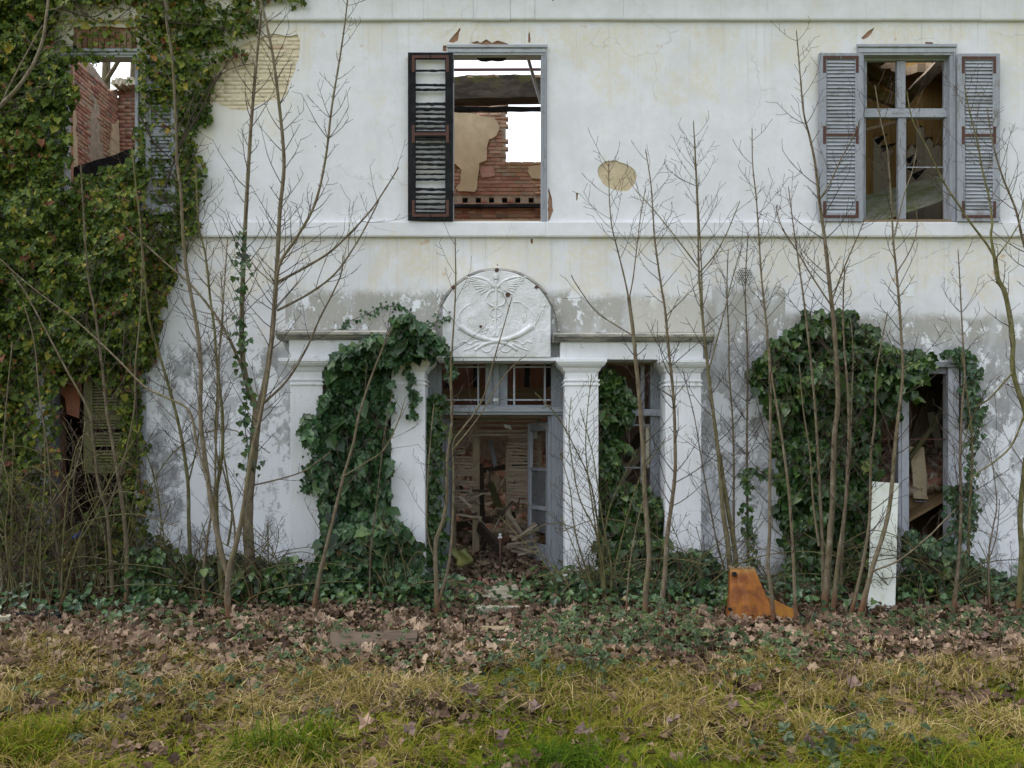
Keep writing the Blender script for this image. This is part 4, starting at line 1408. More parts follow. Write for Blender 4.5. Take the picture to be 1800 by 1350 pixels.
b_ = bar('fallen_beam', 'thick mossy charred beam lying across behind the middle upper window', 'beam', (-2.9, 3.0, 6.9), (3.3, 3.0, 7.02), 0.33, 0.3, M['moss_beam'], 22, 0.09)
shift_origin(b_, (0, 3.0, 6.9))
bar('fallen_beam', 'thin jagged board on top of the mossy beam in the middle upper window', 'beam', W(820, 137, 2.9), W(965, 136, 2.9), 0.05, 0.1, M['old_wood'], 12, 0.45)
bar('tie_rod', 'thin iron rod crossing the sky in the middle upper window', 'rod', W(700, 123, 2.0), W(1050, 122, 2.0), 0.03, 0.03, M['iron'], 4, 0.1)
bar('charred_lath', 'thin charred pole below the mossy beam in the middle upper window', 'pole', W(700, 193, 3.4), W(1060, 192, 3.4), 0.06, 0.06, M['char'], 20, 0.25)
bar('broken_stick', 'grey split stick leaning inside the top right of the middle upper window', 'stick', W(929, 105, 0.5), W(951, 182, 0.45), 0.035, 0.04, M['paint_z'], 5, 0.1)
bar('fallen_beam', 'sloping charred beam with mossy top in the ivy-framed upper left window', 'beam', W(70, 332, 1.2), W(300, 255, 2.2), 0.20, 0.2, M['char'], 14, 0.08)
m = MB()
for i in range(7): m.beam(W(203 + 5 * i, 149 - i % 3, YB - 0.1), W(209 + 6 * i, 152 - i % 2 * 3, YB - 0.1), 0.07 + 0.03 * (i % 3), 0.3, 2, 0.1)
shift_origin(tag(m.build('broken_coping', M['stone']), 'broken dark coping stones on the brick wall top in the upper left window', 'coping'), W(220, 150, YB))

M['burnt'] = wood('burnt_wood', (0.028, 0.022, 0.017), (0.055, 0.042, 0.03), (0.008, 0.007, 0.006), 'z', 0.8, 0.9, 0.7)
# lath partition behind the door
part = empty('lath_partition', (0, 1.0, 0.05))
tag(part, 'broken partition of bare horizontal laths behind the front door', 'partition')
YL = 1.0
for px0, px1, py0, py1, msk in ((830, 843, 735, 985, 0), (888, 899, 790, 935, 1), (795, 802, 735, 985, 0), (941, 951, 735, 990, 1)):
    MB().beam(W((px0 + px1) / 2, py1, YL + 0.05), W((px0 + px1) / 2 + 1, py0, YL + 0.05), (px1 - px0) / 145, 0.07, 8, 0.06, side=(1, 0, 0)).build('stud', M['old_wood_z'], part)
MB().beam(W(770, 731, YL), W(975, 731, YL), 0.07, 0.08, 6, 0.05).build('top_rail', M['old_wood'], part)
py = 735.0
while py < 893:
    segs = []
    if py < 768: segs = [(790, 950)]
    elif py < 800: segs = [(790, 838), (892, 950)]
    elif py < 880: segs = [(790, 838), (894, 948)]
    else: segs = [(790, 838)]
    for a, b in segs:
        cut = random.random()
        if 775 < py < 800 and a == 790: a2, b2 = a, random.choice((813, 818, 838))
        else: a2, b2 = a + random.uniform(-3, 3), b + random.uniform(-8, 4)
        if cut < 0.12: continue
        if b2 - a2 > 100 and cut < 0.6:
            mid = random.uniform(850, 900)
            pieces = [(a2, mid), (mid + random.uniform(0, 8), b2)]
        else: pieces = [(a2, b2)]
        for u, v in pieces:
            dy = random.uniform(-0.012, 0.012)
            t = random.uniform(-1.2, 1.2)
            MB().beam(W(u, py + t, YL + dy), W(v, py - t + random.uniform(-1.5, 1.5), YL + dy - 0.006), random.uniform(0.02, 0.036), 0.008, 4, 0.25).build('lath', M['lath'], part)
    py += random.uniform(4.6, 6.6)
MB().prism(ppoly([(885, 745), (897, 748), (900, 756), (888, 752)], YL - .03), YL - 0.03, YL - 0.015).build('plaster_scrap', M['vent'], part)
MB().prism(ppoly([(934, 760), (944, 757), (944, 770), (936, 772), (932, 768)], YL - .03), YL - 0.03, YL - 0.015).build('plaster_scrap', M['vent'], part)
MB().prism(ppoly([(940, 836), (950, 820), (950, 872), (937, 868), (933, 856)], YL - .03), YL - 0.03, YL - 0.015).build('plaster_scrap', M['vent'], part)
heap = empty('lath_heap', W(920, 985, 0.75))
tag(heap, 'heap of collapsed laths inside the right of the doorway', 'wood heap')
for (a, b, c, d, w) in ((894, 934, 946, 938, .035), (900, 950, 944, 922, .03), (892, 957, 944, 950, .03), (905, 945, 948, 930, .03), (890, 960, 946, 962, .035), (898, 968, 940, 972, .03), (892, 900, 926, 950, .045), (898, 878, 942, 888, .035), (905, 952, 940, 918, .025), (910, 975, 948, 968, .03), (895, 942, 930, 944, .03)):
    yy = random.uniform(0.55, 0.85)
    MB().beam(W(a, b, yy), W(c, d, yy + random.uniform(-.1, .1)), w, 0.012, 3, 0.12).build('lath', M['lath'], heap)
bar('charred_beam', 'black charred beam lying low across inside the doorway', 'beam', W(797, 925, 1.5), W(905, 905, 1.6), 0.09, 0.14, M['burnt'], 10, 0.2)
bar('charred_beam', 'charred plank sliding down towards the door threshold', 'beam', W(842, 925, 1.0), W(877, 965, 0.55), 0.13, 0.05, M['burnt'], 6, 0.1)
bar('charred_beam', 'black upright charred post beside the lath hole', 'post', W(852, 985, 1.25), W(844, 815, 1.3), 0.07, 0.08, M['burnt'], 10, 0.2)
bar('mossy_post', 'mossy leaning post seen through the hole in the laths', 'post', W(882, 905, 1.9), W(862, 850, 2.0), 0.1, 0.09, M['moss_wood'], 5, 0.12)
bar('broken_stick', 'grey sloping timber in the hole of the lath wall', 'timber', W(872, 822, 1.6), W(861, 772, 1.6), 0.05, 0.05, M['paint_dark_z'], 4, 0.1)
bar('charred_beam', 'charred rafter above the red brick rubble behind the door', 'beam', W(842, 828, 1.7), W(945, 812, 1.4), 0.06, 0.08, M['burnt'], 8, 0.2)
for i, px in enumerate((786, 835, 925, 963)):
    bar('charred_stud', ['black charred stud at the left edge of the overlight', 'black charred stud in the left pane of the overlight', 'black charred stud in the right pane of the overlight', 'black charred stud at the right edge of the overlight'][i], 'stud', W(px, 705, 2.2), W(px + 2, 636, 2.2), 0.075, 0.08, M['char'], 6, 0.12, side=(1, 0, 0))
bar('old_rail', 'dark old wood rail behind the lower overlight panes', 'rail', W(770, 694, 1.6), W(980, 690, 1.6), 0.16, 0.08, M['old_wood'], 8, 0.1)
o = MB().box(-2.5, 3.1, 3.0, 3.06, 1.9, 3.0).build('inner_partition', M['plaster_pink'], house)

CHUNK = []
for s in range(5):
    r = random.Random(s)
    vs = [(x * r.uniform(.6, 1), y * r.uniform(.6, 1), z * r.uniform(.5, .9)) for x in (-.5, .5) for y in (-.5, .5) for z in (-.5, .5)]
    CHUNK.append((vs, [(0, 1, 3, 2), (4, 6, 7, 5), (0, 4, 5, 1), (2, 3, 7, 6), (0, 2, 6, 4), (1, 5, 7, 3)]))


def rand_rot(n):
    return frames(rng.normal(size=(n, 3)), rng.normal(size=(n, 3)))


def rubble(name, label, fn, n, s0, s1, lo=0.0, hi=1.0):
    """fn(n) -> points"""
    P = fn(n)
    o = scatter(name, CHUNK[n % 5], P, rand_rot(n), rng.uniform(s0, s1, n), rng.uniform(lo, hi, n), M['rubble'])
    return tag(o, label, 'rubble', kind='stuff')


def mound(x0, x1, y0, y1, zf):
    def f(n):
        x, y = rng.uniform(x0, x1, n), rng.uniform(y0, y1, n)
        return np.stack([x, y, zf(x, y) + rng.uniform(-.03, .03, n)], -1)
    return f


rubble('brick_rubble', 'red brick rubble heaped behind the broken lath wall', mound(-1.0, 1.0, 1.6, 3.0, lambda x, y: 0.35 + 0.75 * (y - 1.5) + 0.1 * np.sin(5 * x)), 1300, 0.06, 0.19, 0.35, 0.95)
rubble('door_rubble', 'dark earth and plaster crumbs over the doorway floor', mound(-1.0, 0.65, 0.1, 1.6, lambda x, y: 0.08 + 0.14 * y), 3200, 0.012, 0.07, 0.0, 0.55)
rubble('room_rubble', 'stone and plaster rubble inside the lower right window', mound(4.3, 5.8, 0.45, 1.5, lambda x, y: 1.12 + 0.5 * (y - .45) + 0.25 * (x - 5.0)), 1500, 0.04, 0.15, 0.5, 1.0)
bar('collapsed_floor', 'sloping brown floor panel under the rubble in the lower right window', 'panel', W(1560, 915, 0.62), W(1700, 835, 0.66), 0.035, 0.9, M['brown_board'], 2, 0.02, side=(0, 0, 1))
o = MB()
o.prism(ppoly([(1598, 900), (1598, 870), (1660, 845), (1668, 880)], 0.5), 0.5, 0.53)
tag(o.build('brown_panel', M['brown_board']), 'brown triangular panel below the leaning plasterboard in the lower right window', 'panel')
o = MB()
o.prism(ppoly([(1598, 784), (1624, 786), (1629, 835), (1629, 870), (1632, 878), (1606, 876), (1604, 830)], 0.42), 0.42, 0.45)
tag(o.build('plaster_slab', M['undercoat']), 'narrow sandy plaster slab hanging in the lower right window', 'plaster slab')
bar('leaning_pole', 'greenish pole leaning across the lower right window opening', 'pole', W(1598, 806, 0.30), W(1668, 708, 0.36), 0.05, 0.05, M['moss_wood'], 8, 0.06)
bar('leaning_board', 'dark brown board leaning at the back of the lower right window', 'board', W(1600, 800, 1.2), W(1640, 690, 1.35), 0.16, 0.03, M['old_wood_z'], 4, 0.06, side=(1, 0, 0))
bar('leaning_board', 'pale splintered board leaning behind the greenish pole in the lower right window', 'board', W(1655, 800, 1.0), W(1636, 725, 1.2), 0.1, 0.03, M['board_pale'], 5, 0.12, side=(1, 0, 0))
bar('leaning_board', 'slanting yellowish board inside the side light right of the door', 'board', W(1085, 840, 0.8), W(1135, 770, 0.9), 0.2, 0.03, M['board_pale'], 4, 0.08, side=(1, 0, 0))
bar('leaning_board', 'black burnt board slanting in the lower pane of the right side light', 'board', W(1095, 810, 0.6), W(1128, 765, 0.62), 0.12, 0.03, M['burnt'], 4, 0.1, side=(1, 0, 0))
bar('shelf_strip', 'thin pale strip across the dark gap of the lower right window', 'strip', W(1606, 881, 0.47), W(1664, 882, 0.47), 0.012, 0.05, M['paint_z'], 2, 0.05)
# boards and rafters inside the right upper window
for i in range(15):
    a = 1490 + 15 * i
    pale = (i in (3, 4, 7, 8, 9, 10) )
    ztop = 240 + 18 * math.sin(i * 2.1)
    MB().pbox(a + .3, a + 14.7, 100, ztop if pale else 420, 2.2, 2.225).build('wall_board', M['board_yellow'], house)
    if pale:
        o = MB().prism(ppoly([(a + .3, 420), (a + 14.7, 420), (a + 14.7, ztop + random.uniform(0, 14)), (a + 8, ztop + random.uniform(-6, 6)), (a + .3, ztop + random.uniform(0, 14))], 2.2), 2.2, 2.225).build('wall_board', M['board_pale'], house)
MB().box(3.33, 8.88, 2.24, 2.3, 3.5, 6.7).build('room_partition', M['old_wood'], house)
o = MB().add([W(1500, 400, 0.5), W(1680, 342, 0.5), W(1690, 298, 1.3), W(1490, 352, 1.3), W(1500, 404, 0.5), W(1680, 346, 0.5), W(1690, 302, 1.3), W(1490, 356, 1.3)], [(0, 1, 2, 3), (7, 6, 5, 4), (0, 4, 5, 1), (1, 5, 6, 2), (2, 6, 7, 3), (3, 7, 4, 0)])
tag(o.build('fallen_board', M['moss_board']), 'large algae-covered board sloping across the right upper window', 'board')
bar('fallen_rafter', 'pale rafter sloping down behind the top left pane of the cross-framed window', 'rafter', W(1510, 112, 1.4), W(1600, 170, 1.1), 0.10, 0.13, M['old_wood'], 6, 0.06)
bar('fallen_rafter', 'lower thick rafter behind the top left pane of the cross-framed window', 'rafter', W(1505, 152, 1.1), W(1590, 185, 1.0), 0.13, 0.1, M['old_wood'], 6, 0.06)
bar('fallen_rafter', 'splintered planks rising right behind the top right pane of the cross-framed window', 'rafter', W(1585, 182, 1.2), W(1670, 95, 1.5), 0.14, 0.04, M['lath'], 10, 0.15)
bar('fallen_rafter', 'thin batten across the lower left pane of the cross-framed window', 'batten', W(1515, 230, 0.7), W(1600, 208, 0.9), 0.035, 0.04, M['old_wood'], 4, 0.06)
for i, (a, b, c, d) in enumerate(((1540, 250, 1560, 235), (1550, 262, 1575, 252), (1600, 300, 1612, 280), (1595, 285, 1606, 272), (1606, 312, 1628, 296))):
    bar('splinter', ['topmost dark splinter behind the lower left pane of the cross-framed window', 'lower dark splinter behind the lower left pane of the cross-framed window', 'dark splinter just right of the mullion of the cross-framed window', 'upper small dark splinter beside the mullion of the cross-framed window', 'lowest dark splinter behind the lower right pane of the cross-framed window'][i], 'splinter', W(a, b, 1.9), W(c, d, 1.85), 0.09, 0.03, M['char'], 3, 0.1, None, 0.15, 'splinters behind the cross-framed window')

# ------------------------------------------------------------------ things lying outside
# white board propped against the lower right window
pb, pt = ground_at(1549, 1082), W(1557, 848, -0.50)
w2 = 0.145
o = MB()
nrm = Vector((0, -1, 0.3))
vs = []
for off in (Vector((0, 0, 0)), Vector((0, 0.022, 0))):
    for p, s, dx in ((pb, -1, 0), (pb, 1, 0), (pt, 1, 0.0), (pt, -1, 0.0)):
        vs.append(p + Vector((s * w2, 0, -0.02 if p is pb else -0.01 * s)) + off)
o.add(vs, [(0, 1, 2, 3), (7, 6, 5, 4), (0, 4, 5, 1), (1, 5, 6, 2), (2, 6, 7, 3), (3, 7, 4, 0)])
shift_origin(tag(o.build('white_board', M['laminate'], None, 0.002), 'long narrow white laminate board leaning under the lower right window', 'board'), pb)

# orange rusted bonnet-like panel on a stump
gp = ground_at(1320, 1096)
hood = empty('rusted_hood', gp)
tag(hood, 'orange rusted sheet metal hood lying tilted in front of the grey wall', 'metal hood')
YH = gp.y


def hw(px, py, dy=0.0):
    p = W(px, py + 8, YH)
    return Vector((p.x, YH + dy, p.z))


m = MB()
rows = [(1000, 1298, 1342, 0.30), (1016, 1294, 1345, 0.22), (1035, 1289, 1351, 0.13), (1060, 1284, 1358, 0.05), (1080, 1280, 1363, 0.0), (1087, 1281, 1362, 0.01)]
vs, fs = [], []
nc = 6
for (py, a, b, dy) in rows:
    for j in range(nc + 1):
        t = j / nc
        bow = 0.015 * math.sin(math.pi * t)
        vs.append(hw(a + (b - a) * t + random.uniform(-.8, .8), py + 1.2 * math.sin(3 * t + py), dy - bow + 0.03 + random.uniform(-.012, .012)))
for i in range(len(rows) - 1):
    for j in range(nc):
        a = i * (nc + 1) + j
        fs.append((a, a + nc + 1, a + nc + 2, a + 1))
m.add(vs, fs)
o = m.build("front_sheet", M["orange"], hood)
sol = o.modifiers.new('solid', 'SOLIDIFY'); sol.thickness = 0.006; sol.offset = 1
m = MB()
m.add([hw(1298, 1000, .33), hw(1294, 1016, .25), hw(1284, 1060, .08), hw(1280, 1083, .03), hw(1286, 1080, .25), hw(1292, 1050, .30), hw(1300, 1010, .46)], [(0, 1, 5, 6), (1, 2, 5), (2, 3, 4, 5)])
o = m.build('side_flange', M['orange'], hood); s_ = o.modifiers.new('solid', 'SOLIDIFY'); s_.thickness = 0.006
m = MB()
m.add([hw(1298, 1000, .33), hw(1342, 1001, .33), hw(1340, 1002, .5), hw(1302, 1001, .5)], [(0, 1, 2, 3)])
o = m.build('top_flange', M['orange'], hood); s_ = o.modifiers.new('solid', 'SOLIDIFY'); s_.thickness = 0.006
m = MB()
P = [(1349, 1046, .34), (1356, 1047, .32), (1366, 1050, .28), (1380, 1057, .24), (1396, 1065, .20), (1412, 1072, .16), (1407, 1081, .14), (1390, 1084, .12), (1364, 1085, .16), (1352, 1066, .26)]
m.add([hw(*p) for p in P], [(0, 1, 9), (1, 2, 9), (2, 3, 8, 9), (3, 4, 7, 8), (4, 5, 6, 7)])
o = m.build('wing_sheet', M['orange2'], hood); s_ = o.modifiers.new('solid', 'SOLIDIFY'); s_.thickness = 0.008
for (a, b, r, dy) in ((1301, 1007, 4.0, .235), (1285, 1064, 3.0, .03), (1290, 1080, 2.6, -.005), (1410, 1074, 2.6, .0)):
    c = hw(a, b, dy)
    MB().tube([c + Vector((0, -0.006, 0)), c + Vector((0, 0.03, 0))], r / 165, 10).build('bolt_hole_shade', M['hole'], hood)  # black plug, painted as the shade inside a bolt hole
MB().beam(hw(1282, 1087, .02), hw(1362, 1089, .03), 0.018, 0.05, 4, 0.1).build('bottom_lip', M['dark_iron'], hood)
MB().beam(gp + Vector((-0.06, .1, -.1)), gp + Vector((-0.05, .12, .10)), 0.13, 0.13, 3, 0.12).build('stump_prop', M['old_wood_z'], hood)
m = MB()
for i in range(26):
    c = hw(1300 + random.uniform(0, 42), 1001, .33 + random.uniform(0, .15))
    m.beam(c + Vector((0, 0, .005)), c + Vector((random.uniform(-.02, .02), 0, random.uniform(.01, .03))), 0.015, 0.01, 1, .3)
tag(m.build('litter_on_top', M['old_wood'], hood), kind='stuff')

# step slabs leading to the door
for i, (a, b, w, d, h, lab) in enumerate(((880, 1040, .42, .28, .07, 'mossy stone step nearest the door threshold'), (872, 1052, .55, .26, .06, 'mossy stone step second from the door'), (884, 1072, .62, .24, .07, 'broad pale stone slab lying below the door steps'), (900, 1109, .68, .14, .05, 'dark rotten plank lying below the pale stone slab'))):
    g_ = ground_at(a, b)
    m = MB()
    m.prism(ragged([(-w / 2, -d / 2), (w / 2, -d / 2), (w / 2 - .04, d / 2), (-w / 2 + .03, d / 2)], 0.09, 0.018, i), 0, h)
    o = m.build('stone_slab' if i < 3 else 'rotten_plank', M['stone'] if i < 3 else M['old_wood'], None, 0.01)
    # prism is upright in x-z: lay it flat
    o.data.transform(Matrix.Rotation(math.radians(-90 + random.uniform(-4, 6)), 4, 'X'))
    o.location = g_ + Vector((0, 0, h * 0.8))
    o.rotation_euler = (0, random.uniform(-.05, .05), random.uniform(-.15, .15))
    tag(o, lab, 'slab' if i < 3 else 'plank')


def slab(name, label, cat, a, b, w, d, h, rz, mat, tilt=0.0, sink=0.5, roll=0.0):
    g_ = ground_at(a, b)
    m = MB()
    m.prism(ragged([(-w / 2, -d / 2), (w / 2, -d / 2), (w / 2, d / 2), (-w / 2, d / 2)], 0.08, min(0.015, d * 0.1), int(a)), 0, h)
    o = m.build(name, mat, None, 0.004)
    o.data.transform(Matrix.Rotation(math.radians(-90), 4, 'X'))
    o.location = g_ + Vector((0, 0, h * (1 - sink) + 0.03))
    o.rotation_euler = (tilt, roll, rz)
    return tag(o, label, cat)


bw = wood('half_burnt_board', (0.05, 0.036, 0.026), (0.115, 0.085, 0.06), (0.010, 0.008, 0.007), 'x', 0.5, 0.9, 0.8, (0.025, 0.02, 0.018))
slab('burnt_board', 'half-burnt brown board lying flat in the dead leaves', 'board', 640, 1148, 0.62, 0.30, 0.05, 0.05, bw, 0.42, -0.5)
slab('burnt_board', 'smaller blackened board beside the half-burnt board', 'board', 703, 1140, 0.30, 0.22, 0.05, -0.1, bw, 0.42, -0.5)
slab('charred_log', 'black charred log in the leaves at the left edge', 'log', 55, 1094, 0.62, 0.09, 0.08, -0.12, M['char'], 0, 0.2)
slab('stone_lump', 'pale yellow stone at the far left edge of the leaves', 'stone', 4, 1105, 0.16, 0.12, 0.12, 0.3, M['stone'], 0, 0.2)
slab('stone_lump', 'pale mortar lump on the path below the rotten plank', 'stone', 884, 1139, 0.24, 0.09, 0.06, 0.1, M['stone'], 0, 0.2)
slab('stone_lump', 'small white stone on the moss near the path', 'stone', 848, 1322, 0.035, 0.02, 0.02, 0.5, M['stone'], 0, 0.6)
slab('brick_piece', 'broken red brick in the grass at right', 'brick', 1592, 1245, 0.09, 0.06, 0.05, 0.4, M['red_board'], 0, 0.4)
slab('brick_piece', 'small red brick bit beside the pale mortar lump', 'brick', 893, 1128, 0.09, 0.06, 0.05, -0.4, M['brick'], 0, 0.2)
# wreckage by the lower left window
bar('yellow_lath', 'worn yellow striped stick leaning in the undergrowth at left', 'stick', ground_at(76, 1022) + Vector((0, 0, .0)), W(140, 952, -0.45), 0.045, 0.02, M['yellow_paint'], 3, 0.05)
bar('leaning_post', 'short mossy post standing under the small blue bottle', 'post', W(146, 1010, -.3), W(146, 955, -.3), 0.09, 0.09, M['moss_wood'], 3, 0.08, side=(1, 0, 0))
slab('wood_offcut', 'grey wood offcut lying behind the yellow stick', 'wood', 128, 995, 0.55, 0.12, 0.08, 0.25, M['old_wood'], 0, 0)
p = W(136, 942, -.34)
o = MB().tube([p + Vector((-.045, 0, -.03)), p + Vector((-.02, 0, -.012)), p + Vector((.02, 0, .015)), p + Vector((.045, 0, .03))], [.02, .028, .028, .016], 10)
shift_origin(tag(o.build('blue_bottle', M['blue'], None, 0, True), 'small bright blue plastic bottle on the post under the left ivy', 'bottle'), p)
# plastic sack and standpipe at the threshold
p = ground_at(812, 1000)
sack_v, sack_f = [], []
for i in range(7):
    for j in range(6):
        u, v = i / 6, j / 5
        q = W(797 + 30 * u + 6 * math.sin(5 * v), 994 - 28 * v, 0.02)
        sack_v.append(q + Vector((0, -0.05 * math.sin(7 * u + 3 * v) - .09 * math.sin(math.pi * u) * (1 - v), .02 * math.sin(9 * u))))
for i in range(6):
    for j in range(5):
        a = i * 6 + j
        sack_f.append((a, a + 6, a + 7, a + 1))
o = MB().add(sack_v, sack_f).build('plastic_sack', M['sack'], None, 0, True)
s_ = o.modifiers.new('solid', 'SOLIDIFY'); s_.thickness = 0.012
shift_origin(tag(o, 'crumpled yellow-green plastic sack at the left of the door threshold', 'sack'), p)
for i in range(46):                      # splintered laths strewn inside the doorway
    a_, b_2, L_ = random.uniform(800, 945), random.uniform(850, 985), random.uniform(12, 48)
    t_ = random.uniform(-.9, .9) if random.random() < .7 else random.uniform(.9, 2.2)
    yy = random.uniform(.5, 1.6)
    MB().beam(W(a_, b_2, yy), W(a_ + L_ * math.cos(t_), b_2 - L_ * math.sin(t_), yy + random.uniform(-.2, .2)), random.uniform(.012, .035), 0.012, 3, .2).build('lath', M['lath'] if i % 3 else M['burnt'], heap)
pipe = empty('standpipe', W(880, 1003, 0.05))
tag(pipe, 'thin rusty pipe with a white valve standing before the doorway', 'pipe')
MB().tube([W(880, 1008, .05), W(879, 975, .05), W(879, 948, .05)], 0.012, 8).build('pipe', M['iron'], pipe, 0, True)
c = W(879, 945, .05)
MB().tube([c + Vector((-.025, 0, 0)), c + Vector((.025, 0, 0))], [.012, .012], 8).tube([c, c + Vector((0, 0, .035))], [.013, .008], 8).tube([c + Vector((-.02, 0, .04)), c + Vector((.02, 0, .04))], [.006, .006], 6).build('valve', M['vent'], pipe, 0, True)

# ------------------------------------------------------------------ bare saplings
def spline(pts, per=6):
    P = [np.array(p, dtype=float) for p in pts]
    out = []
    n = len(P)
    for i in range(n - 1):
        a, b, c, d = P[max(i - 1, 0)], P[i], P[i + 1], P[min(i + 2, n - 1)]
        for k in range(per):
            t = k / per
            out.append(0.5 * (2 * b + (c - a) * t + (2 * a - 5 * b + 4 * c - d) * t * t + (3 * b - a - 3 * c + d) * t ** 3))
    out.append(P[-1])
    return np.array(out)


class Sapling:
    def __init__(self, base_px, label, group, tone, Y=None, cat='sapling', name='bare_sapling'):
        g_ = ground_at(*base_px)
        self.Y = g_.y if Y is None else Y
        self.base = Vector((W(base_px[0], base_px[1], self.Y).x, self.Y, float(gz(W(base_px[0], base_px[1], self.Y).x, self.Y))))
        self.o = empty(name, self.base)
        tag(self.o, label, cat, group)
        self.tw = Tubes()
        self.tone = tone
        self.rs = random.Random(int(base_px[0] * 13 + base_px[1]))

    def stem(self, pts, r0, r1=1.0, name='trunk', drift=0.12, y0=0.0, twigs=1.0, start=0.25, foot=False, tl=1.0):
        """pts traced in photo pixels; r in pixels; drift lets the stem lean in depth too"""
        rs = self.rs
        n = len(pts)
        ph = rs.uniform(0, 6)
        P3 = []
        for i, (a, b) in enumerate(pts):
            k = i / max(1, n - 1)
            Y = min(self.Y + y0 + drift * math.sin(ph + 2.2 * k) * k, -0.1)
            P3.append(W(a, b, Y))
        if foot:
            P3[0] = Vector((P3[0].x, P3[0].y, float(gz(P3[0].x, P3[0].y)) - 0.05))
        P = spline(P3, 5)
        m = len(P)
        s = (DIST + self.Y) / (SC * DIST)
        t = np.linspace(0, 1, m)
        R = (r0 * (.88 if r0 > 10 else .74) + (r1 * .9 - r0 * (.88 if r0 > 10 else .74)) * t ** 0.8) * s
        if foot: R = R * (1 + 0.35 * np.exp(-t * m * 0.35))
        R = R * (1 + 0.06 * np.sin(np.arange(m) * 1.9 + ph))
        T = Tubes()
        T.add(P, R, 8 if r0 > 3 else 6, self.tone + rs.uniform(-.1, .1))
        T.build(name, M['bark'], self.o)
        if twigs: self.twigs(P, R, twigs, start, tl)
        return P

    def twigs(self, P, R, dens, start, tl):
        rs = self.rs
        seg = np.linalg.norm(np.diff(P, axis=0), axis=1)
        L = np.concatenate([[0], np.cumsum(seg)])
        tot = L[-1]
        s = tot * start + rs.uniform(0, .1)
        az = rs.uniform(0, 3)
        while s < tot * 0.985:
            i = min(np.searchsorted(L, s), len(P) - 1)
            p = P[i]
            d = P[i] - P[i - 1]
            d = d / (np.linalg.norm(d) + 1e-9)
            k = s / tot
            az += math.pi / 2 + rs.uniform(-.3, .3)
            for sgn in (0, math.pi):
                if rs.random() > 0.85 * min(1, dens + .25): continue
                a = az + sgn
                out = np.array([math.cos(a), 0.55 * math.sin(a), 0.0])
                out = out - (out @ d) * d
                out /= np.linalg.norm(out) + 1e-9
                short = rs.random() < 0.42
                ln = (rs.uniform(.04, .12) if short else rs.uniform(.25, .80)) * tl * (1.1 - 0.6 * k)
                self.twig(p, d, out, ln, max(0.0028, min(0.0062, R[i] * 0.42)), 0 if short else 1)
            s += rs.uniform(.065, .145) / dens
        # buds at the tip
        self.tw.add([P[-1], P[-1] + np.array([0, 0, .02])], [.0035, .001], 4, .1)

    def twig(self, p, d, out, ln, r, depth):
        rs = self.rs
        up = np.array([0, 0, 1.0])
        dirv = d * rs.uniform(.45, .9) + out * rs.uniform(.6, 1.0)
        dirv /= np.linalg.norm(dirv)
        pts = [p]
        n = 5 if depth else 3
        q = np.array(p)
        for i in range(n):
            dirv = dirv + up * rs.uniform(.02, .2) + np.array([rs.uniform(-.12, .12), rs.uniform(-.12, .12), rs.uniform(-.1, .1)])
            dirv /= np.linalg.norm(dirv)
            q = q + dirv * ln / n
            pts.append(q)
            if depth and i > 0 and rs.random() < .72:
                a = rs.uniform(0, 6.28)
                o2 = np.array([math.cos(a), .6 * math.sin(a), rs.uniform(-.2, .3)])
                o2 -= (o2 @ dirv) * dirv
                o2 /= np.linalg.norm(o2) + 1e-9
                self.twig(q, dirv, o2, ln * rs.uniform(.12, .38), max(r * .6, .0022), 0)
        rr = list(np.linspace(r, max(.0019, r * .5), n)) + [.0026]
        self.tw.add(pts, rr, 3, rs.uniform(.0, .7) * (0.45 + 0.75 * self.tone))

    def done(self):
        t = self.tw.build('twigs', M['twig'], self.o)
        if t: tag(t, kind='stuff')
        return self.o


GS = 'bare saplings in front of the house'
# --- left clump
t = Sapling((441, 1052), 'thickest ivy-wound tree left of the portico, forking above head height', GS, .5)
t.stem([(441, 1052), (440, 1000), (436, 930), (438, 860), (446, 790), (452, 718)], 12.5, 9, foot=True, twigs=.5, drift=0.03, start=.3)
t.stem([(452, 720), (432, 665), (425, 600), (426, 520), (429, 440), (433, 360), (437, 290), (442, 210), (448, 140), (453, 85), (458, 30), (462, -30)], 8, 2.0, 'branch', start=.15)
t.stem([(452, 720), (435, 670), (405, 600), (378, 553), (335, 500), (300, 470), (250, 425), (215, 395)], 5, 1.4, 'branch', drift=-.4, twigs=.8)
t.stem([(454, 718), (464, 680), (476, 610), (483, 530), (488, 450), (492, 370), (499, 300), (497, 245), (489, 170), (480, 100), (470, 50), (458, 0), (452, -40)], 7.5, 2.0, 'branch', start=.2)
t.stem([(486, 497), (540, 468), (580, 443), (612, 413), (650, 372), (680, 328), (700, 295)], 3.4, 1.2, 'branch', drift=-.4, twigs=.7)
t.stem([(487, 546), (545, 515), (590, 480), (625, 430), (650, 385), (665, 355)], 3.2, 1.2, 'branch', drift=-.3, twigs=.7)
t.stem([(460, 712), (505, 668), (540, 610), (562, 560), (585, 515), (600, 480), (603, 450)], 3.2, 1.1, 'branch', drift=.3, twigs=.7)
t.stem([(434, 855), (480, 845), (530, 830), (560, 810), (580, 795)], 2.4, 1.0, 'branch', drift=-.4, twigs=.5)
ivytree = t
t.done()
t = Sapling((405, 1096), 'slender two-stemmed tree with a reddish foot at the left clump', GS, .45)
t.stem([(405, 1096), (400, 1050), (403, 1000), (413, 965), (425, 912), (434, 853), (443, 795), (458, 730), (472, 650), (482, 560), (490, 470), (520, 420), (553, 360), (572, 280), (583, 190), (596, 110), (605, 50), (612, -10)], 8, 1.4, foot=True, drift=.1, start=.3)
